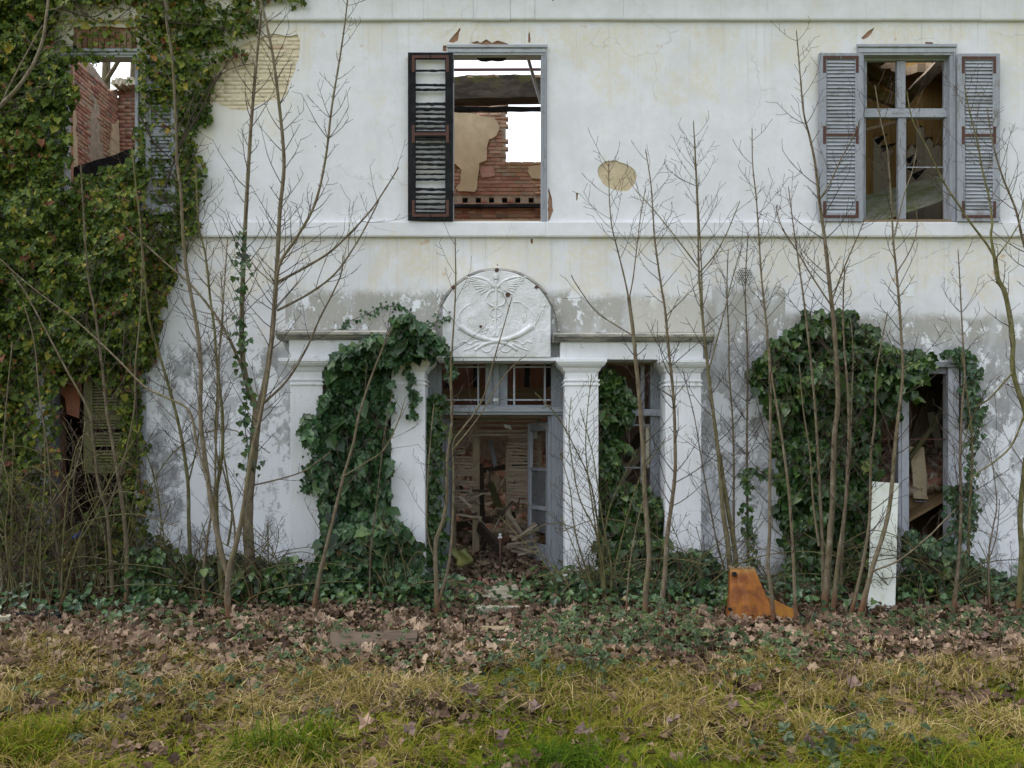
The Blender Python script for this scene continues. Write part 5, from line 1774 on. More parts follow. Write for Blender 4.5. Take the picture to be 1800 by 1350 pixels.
t.stem([(403, 1020), (390, 975), (381, 933), (372, 890), (364, 832), (355, 765), (352, 717), (353, 653), (348, 587), (337, 525), (327, 467), (321, 400), (318, 340), (311, 280), (309, 213), (303, 107), (293, 40), (289, -20)], 7.5, 2.0, 'branch', drift=.15, start=.25)
t.stem([(366, 845), (347, 785), (333, 723), (295, 700), (255, 680), (215, 640), (177, 603), (135, 565), (95, 535), (40, 492), (0, 455)], 3.6, 1.3, 'branch', drift=-.5, twigs=.8)
t.done()
t = Sapling((388, 1060), 'yellow-green barked sapling just left of the thick ivy-wound tree', GS, .9)
t.stem([(394, 1062), (383, 950), (380, 870), (386, 830), (391, 790), (391, 730), (387, 690), (380, 627), (377, 580), (369, 520), (361, 448), (350, 400), (346, 340), (344, 290)], 6.2, 1.3, foot=True)
t.stem([(386, 830), (378, 770), (381, 700), (383, 640), (392, 560), (388, 480)], 2.6, 1, 'branch')
t.stem([(400, 960), (408, 900), (400, 840), (390, 780)], 3.2, 1.5, 'branch', twigs=.5)
t.done()
t = Sapling((345, 1046), 'olive-barked sapling leaning left in front of the damp grey wall', GS, .95)
t.stem([(346, 1046), (336, 1000), (332, 920), (330, 845), (318, 765), (304, 706), (289, 653), (271, 595), (260, 547), (253, 467), (246, 387), (238, 320), (232, 260)], 5.5, 1.3, foot=True)
t.stem([(331, 850), (345, 790), (352, 740)], 2.0, 1, 'branch', twigs=.6)
t.done()
t = Sapling((359, 1066), 'thin grey stem rising behind the two-stemmed tree', GS, .5)
t.stem([(359, 1066), (358, 1005), (364, 950), (372, 900), (378, 850), (379, 790), (384, 700), (386, 610), (393, 520), (400, 420)], 4.2, 1.1, foot=True)
t.stem([(408, 1010), (413, 940), (405, 880), (396, 840), (388, 810)], 3.0, 1.5, 'branch', twigs=.4)
t.done()
t = Sapling((222, 1066), 'tall grey sapling in front of the green mossy shutter', GS, .4)
t.stem([(222, 1066), (223, 990), (220, 930), (214, 880), (207, 833), (197, 775), (188, 725), (180, 650), (167, 550), (157, 500), (151, 440), (146, 360), (142, 290)], 6, 1.3, foot=True, drift=.1)
t.done()
t = Sapling((196, 1060), 'crooked sapling leaning left across the lower left window', GS, .6)
t.stem([(200, 1060), (193, 960), (187, 897), (173, 850), (163, 767), (155, 720), (117, 650), (80, 580), (45, 515), (20, 480)], 4.8, 1.2, foot=True, drift=-.2)
t.stem([(188, 900), (215, 820), (236, 720), (238, 640), (246, 560), (250, 470), (247, 400)], 2.6, 1.0, 'branch')
t.done()
t = Sapling((110, 1062), 'thin sapling rising through the ivy left of the lower left window', GS, .5)
t.stem([(110, 1062), (102, 980), (92, 900), (85, 800), (70, 700), (60, 600), (40, 530)], 3.0, 1, foot=True)
t.done()
t = Sapling((30, 1066), 'thin sapling at the left edge in front of the ivy', GS, .45)
t.stem([(6, 1066), (3, 1000), (-4, 900), (5, 800), (12, 700), (22, 600)], 3.4, 1, foot=True)
t.stem([(5, 1010), (60, 930), (120, 850), (140, 800), (150, 740)], 2.4, 1, 'branch', drift=-.3)
t.done()
t = Sapling((-150, 1090), 'grey tree limb reaching in at the upper left corner over the ivy', GS, .45)
t.stem([(-150, 1090), (-150, 900), (-148, 700), (-142, 500)], 9, 7, foot=True, twigs=.3)
t.stem([(-142, 500), (-110, 370), (-60, 260), (0, 187), (28, 158), (56, 118), (74, 75), (80, 40), (85, 0), (94, -60)], 6, 2.2, 'branch', drift=-.2, twigs=.7)
t.stem([(0, 187), (25, 135), (60, 70), (75, 45)], 2.0, 1.2, 'branch', twigs=.6)
t.done()
# --- middle
t = Sapling((549, 1078), 'single slanting sapling in front of the left bay of the portico', GS, .55)
t.stem([(549, 1078), (560, 1020), (568, 985), (583, 923), (604, 837), (620, 784), (631, 731), (650, 670), (673, 612), (690, 575)], 5.8, 1.3, foot=True, drift=.05, twigs=.8)
t.stem([(604, 837), (640, 815), (675, 790), (700, 740), (712, 700)], 2.0, 1, 'branch', drift=-.3, twigs=.7)
t.done()
t = Sapling((652, 1072), 'very thin dark stem before the ivy of the left portico bay', GS, .1)
t.stem([(650, 1085), (651, 980), (660, 900), (668, 830), (676, 760), (690, 690)], 2.0, .8, foot=True, twigs=.6)
t.done()
t = Sapling((769, 1092), 'forked sapling standing at the left side of the front door', GS, .4)
t.stem([(769, 1092), (767, 1030), (766, 955), (779, 915), (785, 872), (785, 820), (790, 779), (794, 740), (793, 692), (793, 640), (797, 580), (801, 500), (800, 420)], 6.2, 1.1, foot=True, drift=.06, twigs=.7)
t.stem([(770, 1060), (785, 1010), (793, 960), (796, 900), (797, 830), (796, 780), (812, 755), (835, 725), (853, 690), (869, 630), (885, 575), (900, 522)], 4.2, .9, 'branch', drift=.1, twigs=.4)
t.stem([(796, 790), (825, 755), (850, 720), (880, 670), (905, 640), (925, 625)], 2.2, .9, 'branch', drift=-.15, twigs=.4)
t.stem([(766, 985), (755, 955), (750, 920), (752, 840), (758, 760), (763, 710)], 2.0, 1, 'branch', twigs=.4)
t.done()
t = Sapling((1064, 1066), 'many-stemmed pale twiggy shrub in front of the pillar right of the door', GS, 1.0, cat='shrub', name='twiggy_shrub')
for pts in ([(1066, 1070), (1060, 990), (1045, 930), (1020, 880), (1007, 820), (1000, 760), (1004, 700)], [(1062, 1070), (1055, 980), (1048, 900), (1035, 840), (1012, 790), (985, 740), (960, 710), (940, 690)], [(1068, 1070), (1052, 960), (1040, 880), (1030, 800), (1032, 730), (1040, 660)],
            [(1070, 1070), (1075, 1000), (1060, 920), (1050, 850), (1040, 790), (1020, 720)], [(1060, 1066), (1030, 1000), (1010, 930), (1002, 860), (985, 800)], [(1066, 1066), (1085, 980), (1105, 900), (1125, 840), (1150, 800), (1170, 770)], [(1066, 1066), (1060, 980), (1070, 900), (1090, 850), (1120, 790)]):
    t.stem(pts, 2.8, .8, 'stem', foot=True, drift=.3, twigs=1.2, start=.3, tl=.8)
t.done()
# --- right
t = Sapling((1134, 1092), 'sapling in front of the right side light, forked high beside the arch', GS, .35)
t.stem([(1133, 1092), (1136, 1030), (1141, 985), (1138, 930), (1133, 860), (1131, 800), (1124, 700), (1118, 638), (1113, 584), (1105, 522)], 7, 3.4, foot=True, drift=.05, twigs=.7, start=.35)
t.stem([(1105, 525), (1098, 490), (1084, 433), (1075, 395), (1071, 344), (1070, 284)], 2.6, .9, 'branch', twigs=1.1)
t.stem([(1106, 525), (1113, 488), (1120, 430), (1126, 380), (1134, 335)], 2.0, .9, 'branch', twigs=.9)
t.stem([(1113, 590), (1080, 570), (1050, 550), (1030, 525), (1010, 495), (1005, 485)], 1.9, .9, 'branch', drift=-.3, twigs=.5)
t.done()
t = Sapling((1160, 1095), 'straight sapling in front of the rightmost portico pillar', GS, .3)
t.stem([(1157, 1095), (1168, 1020), (1172, 950), (1180, 890), (1186, 840), (1187, 798), (1184, 700), (1175, 611), (1169, 544), (1161, 495), (1151, 422), (1148, 378), (1144, 322), (1135, 264)], 6.4, .9, foot=True, drift=.06)
t.done()
t = Sapling((1290, 1060), 'tall twin-stemmed sapling just left of the orange metal hood', GS, .7, Y=-0.6)
t.stem([(1288, 1040), (1280, 960), (1271, 900), (1266, 830), (1262, 790), (1253, 720), (1245, 655), (1238, 590), (1232, 530), (1228, 460), (1227, 400), (1223, 300), (1219, 214)], 6.8, 1, foot=True, drift=.05)
t.stem([(1297, 1040), (1292, 970), (1282, 910), (1272, 850), (1265, 800)], 6, 4, 'branch', foot=True, twigs=.5)
t.stem([(1240, 610), (1235, 540), (1233, 470), (1229, 390), (1221, 240)], 2.6, .9, 'branch', drift=.1)
t.stem([(1245, 655), (1270, 560), (1290, 480), (1305, 430)], 2.0, .9, 'branch', drift=-.2)
t.stem([(1228, 470), (1190, 420), (1150, 370), (1118, 335)], 2.0, .9, 'branch', drift=.2, twigs=.6)
t.stem([(1229, 480), (1255, 450), (1275, 415), (1290, 380), (1300, 355)], 2.0, .9, 'branch', twigs=.6)
t.done()
t = Sapling((1292, 1058), 'thin dark sapling behind the twin-stemmed sapling', GS, .2, Y=-0.4)
t.stem([(1296, 1030), (1290, 930), (1290, 820), (1288, 740), (1282, 660), (1281, 590), (1278, 510), (1280, 440)], 3.2, .9, foot=True)
t.done()
t = Sapling((1240, 1058), 'thin dark sapling leaning before the grey wall right of the portico', GS, .15, Y=-0.4)
t.stem([(1288, 1030), (1262, 960), (1248, 890), (1235, 820), (1222, 740), (1210, 690), (1200, 650)], 2.6, .8, foot=True)
t.done()
t = Sapling((1316, 1050), 'ivy-trailed thin sapling directly below the round vent', GS, .4, Y=-0.35)
t.stem([(1316, 1030), (1314, 900), (1313, 800), (1314, 650), (1312, 570), (1310, 500), (1315, 410)], 3.6, .9, foot=True)
venttree = t
t.done()
t = Sapling((1362, 1088), 'sapling rising just right of the orange metal hood', GS, .35, Y=gp.y - .12)
t.stem([(1362, 1088), (1356, 1045), (1350, 995), (1353, 933), (1353, 855), (1354, 798), (1354, 700), (1353, 644), (1349, 589), (1342, 522), (1338, 480), (1333, 400), (1329, 344), (1323, 289), (1322, 227)], 5.2, .9, foot=True, drift=.05)
t.stem([(1400, 1088), (1397, 1040), (1393, 955), (1387, 867), (1378, 796), (1367, 722), (1358, 670), (1352, 610)], 4.6, 1.6, 'branch', foot=True, twigs=.6)
t.done()
t = Sapling((1452, 1084), 'thickest stem of the sapling clump before the right ivy', GS, .45)
t.stem([(1448, 1084), (1455, 1000), (1460, 930), (1463, 890), (1467, 767), (1473, 700), (1467, 583), (1460, 517), (1452, 440), (1447, 400), (1440, 351), (1433, 289), (1424, 244), (1413, 200), (1408, 150), (1403, 90), (1400, 55)], 8.6, .9, foot=True, drift=.04)
t.stem([(1462, 530), (1480, 480), (1497, 440), (1510, 410), (1518, 390)], 2.2, .9, 'branch', drift=-.2)
t.stem([(1440, 352), (1460, 320), (1478, 280), (1500, 240), (1512, 210)], 2.2, .9, 'branch', drift=-.2)
t.stem([(1463, 540), (1430, 490), (1400, 440), (1375, 400), (1365, 370)], 2.2, .9, 'branch', drift=.2)
t.done()
t = Sapling((1446, 1076), 'left thin stem of the sapling clump before the right ivy', GS, .5)
t.stem([(1446, 1076), (1447, 1010), (1443, 900), (1437, 783), (1430, 683), (1417, 560), (1405, 470), (1395, 400), (1386, 330)], 5, .9, foot=True)
t.stem([(1440, 960), (1430, 890), (1424, 800), (1412, 720), (1405, 640)], 3.2, 1, 'branch', twigs=.6)
t.done()
t = Sapling((1464, 1090), 'stem leaning right inside the sapling clump before the right ivy', GS, .3)
t.stem([(1462, 1090), (1474, 980), (1485, 900), (1490, 820), (1492, 750), (1490, 680), (1484, 610), (1482, 540), (1485, 470)], 5.4, 1, foot=True)
t.done()
t = Sapling((1479, 1074), 'slim upright stem at the right of the sapling clump', GS, .6, Y=-0.75)
t.stem([(1478, 1060), (1482, 940), (1490, 850), (1495, 780), (1497, 700), (1500, 620), (1495, 560)], 3.8, .9, foot=True)
t.done()
t = Sapling((1492, 1094), 'slanting sapling just left of the white leaning board', GS, .35)
t.stem([(1490, 1094), (1508, 1030), (1522, 960), (1529, 900), (1531, 800), (1538, 740), (1540, 660), (1550, 600), (1560, 550)], 5, 1, foot=True, drift=-.1)
t.done()
t = Sapling((1512, 1096), 'strong sapling curving up across the white leaning board', GS, .5)
t.stem([(1506, 1096), (1520, 1050), (1534, 996), (1551, 944), (1564, 889), (1572, 800), (1577, 750), (1582, 707), (1587, 650), (1581, 540), (1575, 470), (1570, 422), (1567, 356), (1560, 267), (1548, 210), (1538, 150)], 7, .9, foot=True, drift=-.1)
t.stem([(1530, 1005), (1580, 985), (1630, 945), (1660, 915), (1680, 895)], 2.6, 1, 'branch', drift=-.2, twigs=.5)
t.stem([(1568, 430), (1590, 340), (1604, 300), (1612, 260)], 1.6, .8, 'branch', drift=-.2, twigs=.5)
t.stem([(1576, 480), (1600, 440), (1612, 400), (1608, 350)], 1.8, .8, 'branch', drift=.1, twigs=.6)
t.done()
t = Sapling((1676, 1086), 'reddish sapling before the right jamb of the lower right window', GS, .2)
t.stem([(1674, 1086), (1682, 1020), (1687, 960), (1689, 889), (1688, 800), (1692, 707), (1696, 660), (1692, 590), (1687, 490), (1684, 440)], 5, .9, foot=True)
t.done()
t = Sapling((1704, 1050), 'ivy-trailed sapling right of the lower right window', GS, .75, Y=-0.3)
t.stem([(1700, 1030), (1702, 980), (1704, 911), (1709, 800), (1706, 740), (1698, 680), (1690, 620)], 4.6, 1.2, foot=True, twigs=.7)
jambtree = t
t.done()
t = Sapling((1789, 1080), 'green-barked forked tree at the right edge of the picture', GS, .95)
t.stem([(1789, 1080), (1796, 978), (1793, 911), (1798, 850), (1806, 780), (1802, 725), (1781, 655), (1780, 590), (1767, 517), (1754, 490), (1749, 451)], 6.6, 4.6, foot=True, twigs=.6)
t.stem([(1749, 455), (1742, 415), (1744, 390), (1738, 345), (1727, 300), (1718, 250), (1705, 200), (1695, 150)], 3.6, 1, 'branch')
t.stem([(1749, 455), (1735, 430), (1707, 393), (1685, 360), (1660, 322), (1630, 260), (1604, 211), (1594, 160)], 3.2, 1, 'branch')
t.stem([(1780, 655), (1740, 700), (1715, 720), (1690, 790)], 2.4, 1, 'branch', drift=-.2, twigs=.6)
t.stem([(1802, 725), (1780, 780), (1750, 810), (1720, 830), (1705, 845)], 2.8, 1, 'branch', drift=-.2, twigs=.4)
t.stem([(1750, 455), (1775, 420), (1795, 385), (1800, 350)], 2.0, 1, 'branch')
t.done()
t = Sapling((1870, 1085), 'sapling reaching in at the upper right corner', GS, .4)
t.stem([(1870, 1085), (1860, 900), (1850, 700), (1830, 520), (1800, 430), (1786, 370), (1762, 310), (1745, 250), (1735, 190)], 6, 1, foot=True, drift=-.1)
t.done()
t = Sapling((1756, 1078), 'thin dark sapling before the grey wall near the right edge', GS, .1)
t.stem([(1740, 1070), (1738, 980), (1745, 930), (1752, 890), (1748, 840), (1740, 790)], 2.4, .8, foot=True)
t.stem([(1738, 985), (1752, 940), (1757, 880)], 1.6, .8, 'branch')
t.done()
t = Sapling((1100, 1088), 'thin sapling low between the right side light and the shrub', GS, .6)
t.stem([(1100, 1088), (1106, 1000), (1120, 920), (1135, 860), (1130, 800)], 2.2, .8, foot=True, twigs=.8)
t.done()

# bramble and dogwood thicket at left: arching bare canes
for i, (bx, by, lab) in enumerate(((60, 1040, 'tangle of bare arching canes under the lower left window'), (150, 1050, 'tangle of bare canes before the mossy shutter'), (255, 1050, 'tangle of bare canes at the foot of the left wall'), (330, 1060, 'low bare canes beside the left sapling clump'), (20, 1060, 'bare arching canes at the far left edge'), (1225, 1062, 'bare canes in the ivy mound beside the orange hood'), (1590, 1066, 'bare canes around the foot of the white board'), (1745, 1066, 'bare canes at the foot of the right wall'), (1120, 1060, 'bare canes tangled under the right side light'), (480, 1062, 'bare canes right of the thick ivy-wound tree'), (700, 1064, 'bare canes at the foot of the second pillar'), (1015, 1062, 'bare canes right of the door threshold'), (1180, 1070, 'bare canes before the rightmost pillar'), (1420, 1072, 'bare canes in the sapling clump'), (1665, 1068, 'bare canes below the right jamb of the lower right window'), (400, 1072, 'bare canes around the foot of the left clump'))):
    t = Sapling((bx, by), lab, 'bare cane thickets', 1.0, cat='bramble', name='cane_thicket')
    rs = random.Random(i)
    for k in range(20 if i < 5 else 12):
        a = rs.uniform(-1.7, 1.7)
        h = rs.uniform(40, 300 if i < 3 else 150)
        x0, y0 = bx + rs.uniform(-50, 50), by + rs.uniform(-12, 12)
        if k % 3 == 0: pp = [(x0, y0 + 8), (x0 + a * 15, y0 - h * .4), (x0 + a * 60, y0 - h * .85), (x0 + a * 120, y0 - h), (x0 + a * 170, y0 - h * .85)]
        else: pp = [(x0, y0 + 8), (x0 + a * 20 + rs.uniform(-14, 14), y0 - h * .35), (x0 + a * 45 + rs.uniform(-14, 14), y0 - h * .7), (x0 + a * 75 + rs.uniform(-14, 14), y0 - h)]
        t.stem(pp, rs.uniform(1.0, 2.2), .8, 'cane', foot=True, drift=rs.uniform(-.5, .3), twigs=rs.uniform(.6, 1.1), start=.15, tl=.6)
    t.done()

# bare trees beyond the ruin, seen through the upper left window
for (px, Y, h, lab, sd) in ((182, 14, 17, 'bare tree beyond the ruin seen through the ivy-framed upper window', 3), (228, 19, 18, 'fainter bare tree farther beyond the ruin', 8)):
    k = (DIST + Y) / (SC * DIST)
    bx = (px - 900) * k
    o = empty('bare_tree', (bx, Y, 0.0))
    tag(o, lab, 'tree')
    rs = random.Random(sd)
    T = Tubes()
    T.add([(bx, Y, -.2), (bx + .1, Y, h * .25), (bx - .05, Y + .1, h * .5), (bx + .1, Y, h * .75), (bx + .2, Y, h)], [.3, .24, .17, .09, .02], 8, .5)
    T.build('trunk', M['bark'], o)
    T = Tubes()
    def grow(p, d, ln, r, dep):
        q = [np.array(p)]
        dd = np.array(d, dtype=float)
        for i in range(5):
            dd = dd + np.array([rs.uniform(-.25, .25), rs.uniform(-.25, .25), rs.uniform(-.05, .2)])
            dd /= np.linalg.norm(dd)
            q.append(q[-1] + dd * ln / 5)
            if dep and i > 0:
                for _ in range(2): grow(q[-1], dd + np.array([rs.uniform(-.9, .9), rs.uniform(-.9, .9), rs.uniform(-.3, .5)]), ln * rs.uniform(.35, .6), r * .5, dep - 1)
        T.add(q, np.linspace(r, r * .4, 6), 4, .5)
    for i in range(16):
        zz = h * (.3 + .65 * i / 16)
        a = rs.uniform(0, 6.28)
        grow((bx, Y, zz), (math.cos(a), math.sin(a), .5), rs.uniform(2, 3.6) * (1.2 - .5 * i / 16), .07, 2)
    tag(T.build('crown', M['bark'], o), kind='stuff')

# ------------------------------------------------------------------ ivy
def half_leaf(pts, fold, sag=0.12):
    """leaf from the right-hand outline; mirrored, folded on the midrib, tip bent down"""
    out = [(0.0, 0.0)] + pts + [(0.0, 1.0)]
    n = len(out)
    vs = [(x, y, fold * abs(x) - sag * y * y) for x, y in out] + [(-x, y, fold * abs(x) - sag * y * y) for x, y in out[1:-1]]
    f1 = tuple(range(n))
    f2 = (0,) + (n - 1,) + tuple(range(2 * n - 3, n - 1, -1))
    return vs, [f1, f2]


IVYT = half_leaf([(0.26, -0.09), (0.50, 0.16), (0.34, 0.36), (0.38, 0.58), (0.17, 0.72)], 0.34)
IVYT2 = half_leaf([(0.28, -0.06), (0.46, 0.20), (0.34, 0.55), (0.14, 0.82)], 0.2)


def ivy(name, label, polys, n, Yf, thick, mat, omat, size, singles, holes=(), dens=None, vines=(), yel=0.0, core=None, wob=26, scale=1.0, templ=IVYT, group='ivy growing over the house front'):
    """leaves over the union of pixel polygons; Yf(px,py) depth of the surface under the ivy, thick(px,py) how far it stands out"""
    P0 = []
    bb = np.array([p for q in polys for p in q])
    x0, y0 = bb.min(0)
    x1, y1 = bb.max(0)
    got = 0
    n = int(n * 1.75 / scale)
    size = (size[0] * .62 * scale, size[1] * .80 * scale)
    xs, ys = [], []
    while got < n:
        a, b = rng.uniform(x0, x1, 4 * n), rng.uniform(y0, y1, 4 * n)
        # wobble the outline so it is not a clean polygon
        wx = a + wob * (vnoise(a / 14, b / 14, 1) - .5) + .6 * wob * (vnoise(a / 6, b / 6, 2) - .5)
        wy = b + wob * (vnoise(a / 14, b / 14, 5) - .5) + .6 * wob * (vnoise(a / 6, b / 6, 6) - .5)
        k = np.zeros(len(a), dtype=bool)
        for q in polys: k |= inside(q, wx, wy)
        for q in holes: k &= ~inside(q, wx, wy)
        if dens is not None: k &= rng.uniform(0, 1, len(a)) < dens(a, b)
        xs.append(a[k])
        ys.append(b[k])
        got += k.sum()
    a, b = np.concatenate(xs)[:n], np.concatenate(ys)[:n]
    clump = vnoise(a / 30, b / 24, 11) * .6 + vnoise(a / 13, b / 11, 12) * .4
    th = thick(a, b) * (0.12 + 1.65 * clump)
    u = rng.uniform(0, 1, n) ** 0.7
    Y = Yf(a, b) - 0.02 - th * u
    k = (DIST + Y) / (SC * DIST)
    P = np.stack([(a - 900) * k, Y, EYE - (b - 790) * k], -1)
    gzv = gz(P[:, 0], P[:, 1])
    P[:, 2] = np.maximum(P[:, 2], gzv + rng.uniform(0.01, 0.08, n))
    nr = np.stack([rng.normal(0, .6, n), -np.ones(n) * .9, rng.normal(.45, .55, n)], -1)
    tp = np.stack([rng.normal(0, .6, n), rng.normal(-.1, .3, n), -np.ones(n)], -1)
    R = frames(nr, tp)
    S = rng.uniform(*size, n) * np.clip(rng.lognormal(-.05, .33, n), .5, 2.0)
    col = np.clip(rng.beta(1.5, 1.7, n) * .86 + .3 * (clump - .5) + yel * (rng.uniform(0, 1, n) ** 3) * (vnoise(a / 60, b / 60, 21) * 1.4), 0, 1)
    o = empty(name, Vector((float(P[:, 0].mean()), float(P[:, 1].mean()), float(P[:, 2].min()))))
    tag(o, label, 'ivy', group)
    # the leaves that stand out in front are single objects
    if singles:
        front = np.argsort(Y + 0.4 * np.abs(rng.normal(0, .05, n)))[:max(singles * 6, 1)]
        pick = rng.choice(front, min(singles, len(front)), replace=False)
        me = templ_mesh('leaf', templ, omat)
        loc = world_loc(o)
        for i in pick:
            q = bpy.data.objects.new('leaf', me)
            q.matrix_world = Matrix.Translation(Vector(P[i]) + Vector((0, -.012, 0)) - loc) @ Matrix(R[i].tolist()).to_4x4() @ Matrix.Scale(float(S[i]) * 1.08, 4)
            COL.objects.link(q)
            q.parent = o
        keep = np.ones(n, dtype=bool)
        keep[pick] = False
        P, R, S, col = P[keep], R[keep], S[keep], col[keep]
    h_ = int(len(P) * .6)
    tag(scatter('foliage', templ, P[:h_], R[:h_], S[:h_], col[:h_], mat, o), kind='stuff')
    tag(scatter('foliage', IVYT2, P[h_:], R[h_:], S[h_:], col[h_:], mat, o), kind='stuff')
    # woody stems clinging to the wall
    T = Tubes()
    rs = random.Random(len(label))
    for v in list(vines) * 2:
        Q = []
        fwd = rs.choice((0, .1, .22))
        for (px, py) in v: Q.append(W(px, py, float(Yf(np.array([px]), np.array([py]))[0]) - .015 - rs.uniform(0, .02) - fwd))
        Q = spline(Q, 5)
        T.add(Q, np.linspace(rs.uniform(.006, .013), .003, len(Q)), 5, rs.uniform(0, .5))
        for j in range(3, len(Q) - 2, 2):
            d = np.array([rs.uniform(-1, 1), rs.uniform(-.25, 0), rs.uniform(.0, 1)])
            d /= np.linalg.norm(d)
            L = rs.uniform(.08, .35)
            T.add([Q[j], Q[j] + d * L * .5, Q[j] + d * L + np.array([0, 0, .04])], [.004, .003, .002], 3, rs.uniform(0, .8))
    if vines: T.build('vine_stems', M['twig'], o)
    return o


WALL = lambda a, b: np.zeros_like(np.asarray(a, dtype=float))
one = lambda v: (lambda a, b: np.full(np.shape(a), v, dtype=float))
winA = [(124, 100), (240, 98), (238, 255), (224, 285), (180, 300), (122, 318), (126, 250), (130, 180), (120, 120)]
winF = [(104, 655), (150, 665), (205, 690), (215, 830), (205, 880), (110, 930), (92, 890), (100, 760)]


def dl(a, b):
    d = np.ones_like(a)
    d = np.where((a > 240) & (b < 380), .62, d)
    d = np.where((a > 258) & (a < 308) & (b > 180) & (b < 360), .26, d)
    d = np.where((a > 365) & (b < 40), .5, d)
    d = np.where((a > 95) & (a < 242) & (b > 6) & (b < 98), .16, d)
    d = np.where((b > 640) & (a > 40), .5, d)
    return d * np.clip(.35 + 1.3 * vnoise(a / 24, b / 24, 31), 0, 1)


def tl_(a, b):
    t = np.where(a < 120, .30, .20)
    t = np.where((b > 330) & (b < 640) & (a < 270), .42, t)
    t = np.where(a > 255, .12, t)
    return t


Lp = [(-260, -60), (548, -60), (545, 6), (470, 6), (452, 30), (458, 52), (405, 70), (445, 90), (430, 100), (385, 100), (380, 140), (376, 175), (362, 215), (350, 250), (352, 285), (372, 300), (345, 330), (362, 345), (340, 372), (350, 405), (322, 440), (312, 495), (285, 540), (272, 600), (262, 640), (252, 700), (250, 840), (280, 940), (305, 1010), (310, 1070), (-260, 1070)]
vl = [[(330, 420), (345, 300), (320, 180), (300, 60), (310, -40)], [(290, 330), (330, 220), (370, 150), (420, 90)], [(250, 30), (300, 40), (360, 45), (430, 60)], [(110, 15), (160, 30), (200, 14), (238, 22)], [(130, 0), (150, 25), (190, 40), (236, 8)], [(60, 1040), (50, 800), (70, 600), (60, 300), (90, 60)], [(250, 900), (240, 700), (255, 520), (300, 420), (310, 300)], [(20, 1000), (15, 700), (30, 400), (20, 100)], [(150, 620), (160, 520), (200, 430), (240, 380)], [(320, 250), (350, 200), (390, 130), (450, 110)], [(245, 200), (270, 250), (300, 280), (330, 330)]]
leftivy = ivy('ivy_plant', 'huge yellowing ivy covering the left end of the house front', [Lp], 36000, WALL, tl_, M['ivy_l'], M['ivy_l_o'], (.047, .082), 280, [winA, winF], dl, vl, yel=.5)

# ivy filling the left bay of the portico and spilling over pillar and cornice
Cp = [(572, 650), (590, 622), (615, 605), (650, 592), (685, 580), (702, 552), (722, 548), (738, 580), (764, 588), (776, 610), (764, 630), (735, 626), (692, 630), (682, 668), (682, 905), (702, 920), (728, 955), (745, 1000), (748, 1070), (540, 1070), (548, 1000), (570, 935), (562, 870), (555, 810), (568, 775), (560, 742), (572, 700), (576, 668)]


def yc(a, b):
    return np.where(b < 640, YP - .06, np.where((b > 930), -.32, np.where((a < 572) | (a > 686), YP - .03, -.02)))


ivy('ivy_plant', 'dense dark green ivy filling the left bay of the portico', [Cp, [(530, 740), (560, 725), (560, 775), (538, 770)]], 9000, yc, lambda a, b: np.where(b > 920, .38, .30), M['ivy_c'], M['ivy_c_o'], (.07, .125), 280, [], lambda a, b: np.clip(.5 + 1.1 * vnoise(a / 20, b / 20, 41), 0, 1), wob=19, scale=1.05, vines=[[(630, 1040), (620, 900), (640, 760), (630, 660), (690, 600)], [(600, 1040), (590, 880), (610, 720)], [(660, 1040), (665, 860), (650, 700), (700, 560)]], yel=.15)


def strand(name, label, pts, n, Yv, mat, size, spread=9, sc=None):
    """leaves strung along a traced stem"""
    Q = spline([W(a, b, Yv if not callable(Yv) else Yv(a, b)) for a, b in pts], 8)
    o = empty(name, Q[0])
    tag(o, label, 'ivy', 'trailing strands of ivy')
    idx = rng.integers(0, len(Q), n)
    P = Q[idx] + np.stack([rng.normal(0, spread / SC, n), -np.abs(rng.normal(0.01, .03, n)), rng.normal(0, .03, n)], -1)
    nr = np.stack([rng.normal(0, .5, n), -np.ones(n), rng.normal(.3, .4, n)], -1)
    tp = np.stack([rng.normal(0, .7, n), rng.normal(0, .3, n), -np.ones(n)], -1)
    tag(scatter('foliage', IVYT, P, frames(nr, tp), rng.uniform(*size, n), rng.beta(2, 2, n) * .85, mat, o), kind='stuff')
    T = Tubes()
    T.add(Q, np.linspace(.006, .002, len(Q)), 4, .3)
    T.build('vine_stem', M['twig'], o)


strand('ivy_strand', 'thin ivy strand arching over the grey wall above the left cornice', [(690, 590), (720, 552), (700, 540), (672, 540), (645, 552), (612, 566), (602, 578), (625, 584)], 110, -.06, M['ivy_c'], (.03, .05), 2.5)
strand('ivy_strand', 'thin ivy strand reaching right towards the relief panel', [(735, 572), (760, 568), (778, 562), (792, 556)], 40, -.2, M['ivy_c'], (.03, .045), 2)
strand('ivy_strand', 'ivy strand hanging beside the lower left corner of the relief panel', [(760, 590), (778, 602), (786, 620), (790, 640), (792, 662), (800, 650)], 70, -.3, M['ivy_c'], (.045, .075), 4)
strand('ivy_strand', 'ivy strand hanging down the front of the second pillar', [(716, 625), (720, 650), (722, 680), (728, 700), (726, 720), (724, 732)], 70, YP - .07, M['ivy_c'], (.05, .085), 4)
strand('ivy_strand', 'small ivy tuft sticking out over the leftmost pillar', [(575, 745), (558, 738), (545, 735), (538, 742)], 45, YP - .1, M['ivy_c'], (.05, .08), 5)
strand('ivy_strand', 'small-leaved ivy tuft hanging on the leftmost pillar', [(560, 790), (548, 815), (540, 845), (545, 862), (552, 845)], 130, YP - .06, M['ivy_c'], (.035, .06), 7)
strand('ivy_strand', 'ivy column climbing between the second pillar and the door', [(762, 985), (764, 930), (760, 860), (764, 790), (762, 740), (768, 700)], 620, -.02, M['ivy_r'], (.06, .10), 10)
